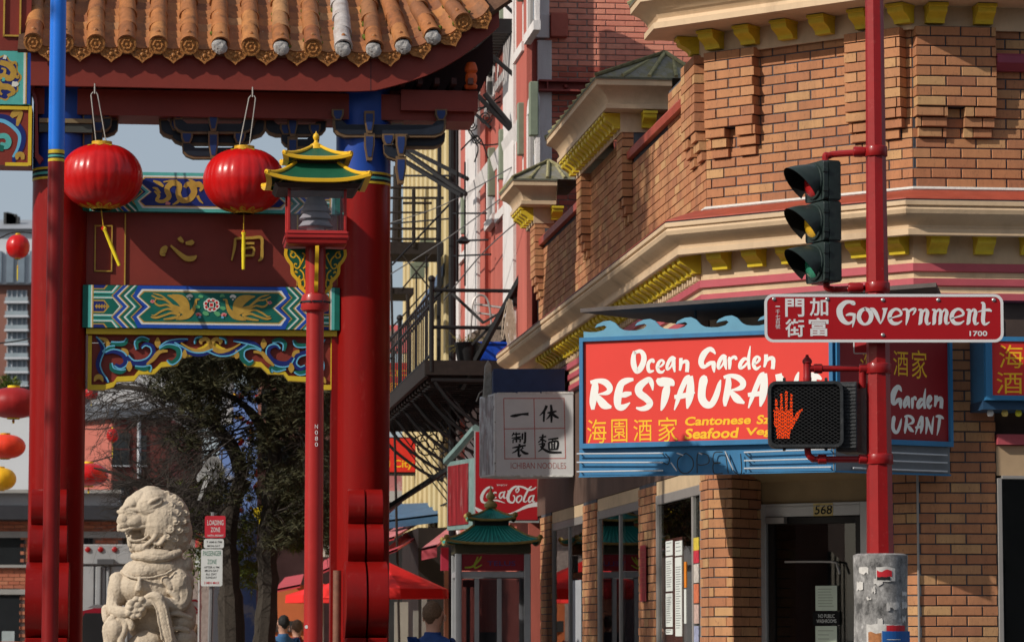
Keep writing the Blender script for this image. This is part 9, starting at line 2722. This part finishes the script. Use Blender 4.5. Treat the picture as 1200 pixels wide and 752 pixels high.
for s_,x0,x1,y0,y1 in (('PASSENGER',238,259.5,645,651),('ZONE',243,254,655,660.5)): ptext(tb,pf2,s_,x0,y0,x1,y1,0.0075,0,0.0)
tb.build('green_lettering',M_pgr,o3_,sharp=None)
tb = MB()
for s_,x0,x1,y0,y1 in (('AFTER 6 PM',239,257,663,665.5),('MON-SAT',240,256,667,669.5),('ALL DAY',241,254,671,673.5),('SUNDAY',241,254,675,677.5)): ptext(tb,pf2,s_,x0,y0,x1,y1,0.0075,0,0.01)
tb.build('black_lettering',M_blackp,o3_,sharp=None)
tb = MB();ptext(tb,pf2,'3 MIN MAX',239,681,257,684,0.0075,0,0.01);tb.build('red_lettering',M_ppr,o3_,sharp=None)
pf3 = Frame(at(233,740,44).x,44,RAD(-20))
pk2 = thing('far_parking_sign','second red and white parking sign half hidden behind the lion mane','sign',tuple(pf3.P(0,0,0)))
for nm,v0,v1,m in (('red_plate',624,642,M_ppr),('white_plate',643,664,M_ppw)):
 a0,h0 = pf3.px(229,v1);a1,h1 = pf3.px(238,v0);mb = MB();mb.prism(pf3,rrect(a0,a1,h0,h1,0.015),0,0.006);mb.build(nm,m,pk2)
q = at(234,700,44.05);mb = MB();mb.tube([(q.x,q.y,0),(q.x,q.y,at(234,625,44).z)],0.025,6);mb.build('post',M_steel,pk2)
# little prohibition sign, yellow diamond scraps
mb = MB();f5 = Frame(at(347,710,56).x,56,0);c_ = f5.P(*f5.px(348,711),0)
f5 = Frame(at(349,711,57).x,57,0)
ns_ = thing('prohibition_sign','small round red and white no entry sign low behind the lion','sign',tuple(at(349,711,57)))
c_ = at(228 + 120 / 3.92 - 30 + 0,590,57)
c_ = at(120 + 422 / 3.92,560 + 590 / 3.92,57)
mb.lathe(c_,[(0.14,0),(0.14,0.01)],18,axis='n',fr=Frame(0,0,0));mb.build('white_disc',M_ppw,ns_)
mb = MB();R1 = [(0.13 * cos(2 * pi * i / 20),0.13 * sin(2 * pi * i / 20)) for i in range(20)];R2 = [(x * 0.75,y * 0.75) for x,y in R1];fz = Frame(c_.x,c_.y,0,c_.z);ring(mb,fz,R1,R2,0.011,0.016);ribbon(mb,fz,[(-0.09,0.09),(0.09,-0.09)],0.016,0.017,0,0,1);mb.build('red_ring',M_ppr,ns_)
fl_ = thing('yellow_banner','yellow cloth banner hanging between the pine trunks','banner',tuple(at(303,620,44)))
mb = MB();pts = [(296,596),(308,592),(309,606),(305,618),(302,608),(297,604)];vs = [at(u,v,44 + 0.05 * i) for i,(u,v) in enumerate(pts)];mb.add(vs + [v_ + Vector((0,0.03,0)) for v_ in vs],[tuple(range(6)),tuple(range(11,5,-1))] + [(i,(i + 1) % 6,6 + (i + 1) % 6,6 + i) for i in range(6)])
mb.build('banner_cloth',M_tassel,fl_)
# people
M_skin = mat('skin',(0.42,0.23,0.16),0.6,0.06,20);M_hair = mat('brown_hair',(0.12,0.07,0.04),0.7,0.3,60,0.5,200);M_jack = mat('blue_jacket',(0.012,0.045,0.17),0.7,0.12,10,0.3,25);M_trou = mat('dark_trousers',(0.02,0.022,0.03),0.8)
def person(label,x,y,h,jm,hm,lean=0.0,turn=0.0,group=None,bob=False):
 """standing figure seen from the back; one continuous skinned body"""
 t = thing('person',label,'person',(x,y,0.125),group)
 z_0 = 0.125
 S_ = h / 1.75
 J = [((0,0,0.95),0.15),((0,0,1.15),0.145),((0,-0.01,1.36),0.165),((0,0,1.47),0.075),((0,0.01,1.53),0.058),((0,0.02,1.60),0.085),((0,0.02,1.66),0.100),((0,0.01,1.73),0.055)]
 E = [(i,i + 1) for i in range(7)]
 def chain(root,pts):
  prev = root
  for p,r in pts: J.append((p,r));E.append((prev,len(J) - 1));prev = len(J) - 1
  return prev
 for s_ in (-1,1):
  e = chain(2,[((s_ * 0.17,0,1.40),0.075),((s_ * 0.23,0.0,1.22),0.055),((s_ * 0.25,0.02,1.08),0.046),((s_ * 0.24,0.08,0.93),0.037),((s_ * 0.235,0.11,0.84),0.030),((s_ * 0.235,0.12,0.78),0.036)])
  for k in range(4): chain(e,[((s_ * (0.215 + 0.012 * k),0.115 + 0.012 * k,0.72),0.011),((s_ * (0.213 + 0.012 * k),0.13 + 0.008 * k,0.675 + 0.008 * abs(k - 1)),0.009)])
  chain(e,[((s_ * 0.20,0.14,0.765),0.012),((s_ * 0.19,0.155,0.735),0.010)])
  chain(0,[((s_ * 0.09,0,0.86),0.10),((s_ * 0.10,-0.01,0.50),0.065),((s_ * 0.10,0.01,0.28),0.055),((s_ * 0.10,0.03,0.09),0.042),((s_ * 0.11,-0.12,0.05),0.04)])
 me = bpy.data.meshes.new('person_body');me.from_pydata([Vector(p) * S_ for p,r in J],E,[])
 o = bpy.data.objects.new('person_body',me);COL.objects.link(o)
 md = o.modifiers.new('skin','SKIN');sv = me.skin_vertices[0].data
 for i,(p,r) in enumerate(J): sv[i].radius = (r * S_,r * S_ * (0.75 if i < 3 else 1.0))
 sv[0].use_root = True
 ss = o.modifiers.new('sub','SUBSURF');ss.levels = 2;ss.render_levels = 2
 dg = bpy.context.evaluated_depsgraph_get();dg.update()
 m2 = bpy.data.meshes.new_from_object(o.evaluated_get(dg));bpy.data.objects.remove(o);bpy.data.meshes.remove(me)
 m2.name = 'person_body'
 for m in (M_skin,jm,M_trou): m2.materials.append(m)
 for p in m2.polygons:
  z = p.center.z / S_;p.use_smooth = True
  p.material_index = 1 if (0.90 < z < 1.50) or (abs(p.center.x) / S_ > 0.17 and 0.86 < z < 1.5) else (2 if z <= 0.90 and abs(p.center.x) / S_ < 0.17 else 0)
 m2.transform(Matrix.Rotation(turn,4,'Z'))
 b = bpy.data.objects.new('person_body',m2);COL.objects.link(b);b.parent = t;WL[b.name] = Vector((0,0,0))
 R_ = Matrix.Rotation(turn,3,'Z')
 mb = MB();c = Vector((x,y,z_0)) + R_ @ Vector((0,-0.01,1.665 * S_))
 bmh = bmesh.new();bmesh.ops.create_icosphere(bmh,subdivisions=4,radius=0.088 * S_)
 for v in bmh.verts:
  k = 1 + 0.05 * mnoise.noise(Vector((v.co.x * 60,v.co.y * 60,v.co.z * 18))) + 0.04 * mnoise.noise(v.co * 22)
  v.co = Vector((v.co.x * 0.93 * k,v.co.y * 1.06 * k,v.co.z * 1.20 * k))
  if v.co.z < -0.045: v.co.x *= 0.82;v.co.y *= 0.9
  if v.co.y > 0.045 * S_ and v.co.z < 0.03: v.co.y *= 0.6
 mb.add([c + R_ @ v.co for v in bmh.verts],[[v.index for v in f_.verts] for f_ in bmh.faces]);bmh.free();mb.build('hair',hm,t)
 mb = MB()
 for s_ in (-1,1): mb.ball(Vector((x,y,z_0)) + R_ @ Vector((s_ * 0.105 * S_,0.03,1.625 * S_)),0.024 * S_,8,6,sc=(0.5,1,1.3))
 mb.ball(Vector((x,y,z_0)) + R_ @ Vector((0,0.125 * S_,1.62 * S_)),0.018 * S_,8,6,sc=(0.8,1.2,1.2));mb.build('ears_and_nose',M_skin,t)
 mb = MB();mb.lathe(Vector((x,y,1.455 * S_ + z_0)),[(0.085,0),(0.075,0.05),(0.06,0.055)],16,sy=0.9);mb.build('collar',jm,t)
 return t
p = at(507,740,29.0);person('person in a dark blue jacket seen from behind, left of the phone kiosk',p.x,29.0,1.83,M_jack,M_hair,turn=-0.5)
p = at(332,740,47.0);person('person in a blue top with dark hair behind the pine trunk',p.x,47.0,1.80,mat('mid_blue_top',(0.03,0.10,0.22),0.7),mat('black_hair',(0.01,0.01,0.01),0.7),turn=0.6)
p = at(348,740,48.5);person('person in dark red beside the lamp post',p.x,48.5,1.74,mat('dark_red_top',(0.16,0.02,0.02),0.7),M_hair,turn=0.4)
p = at(228,740,50);person('person in bright blue behind the lion back',p.x,50,1.68,mat('bright_blue_top',(0.01,0.06,0.35),0.7),M_hair,turn=1.1)
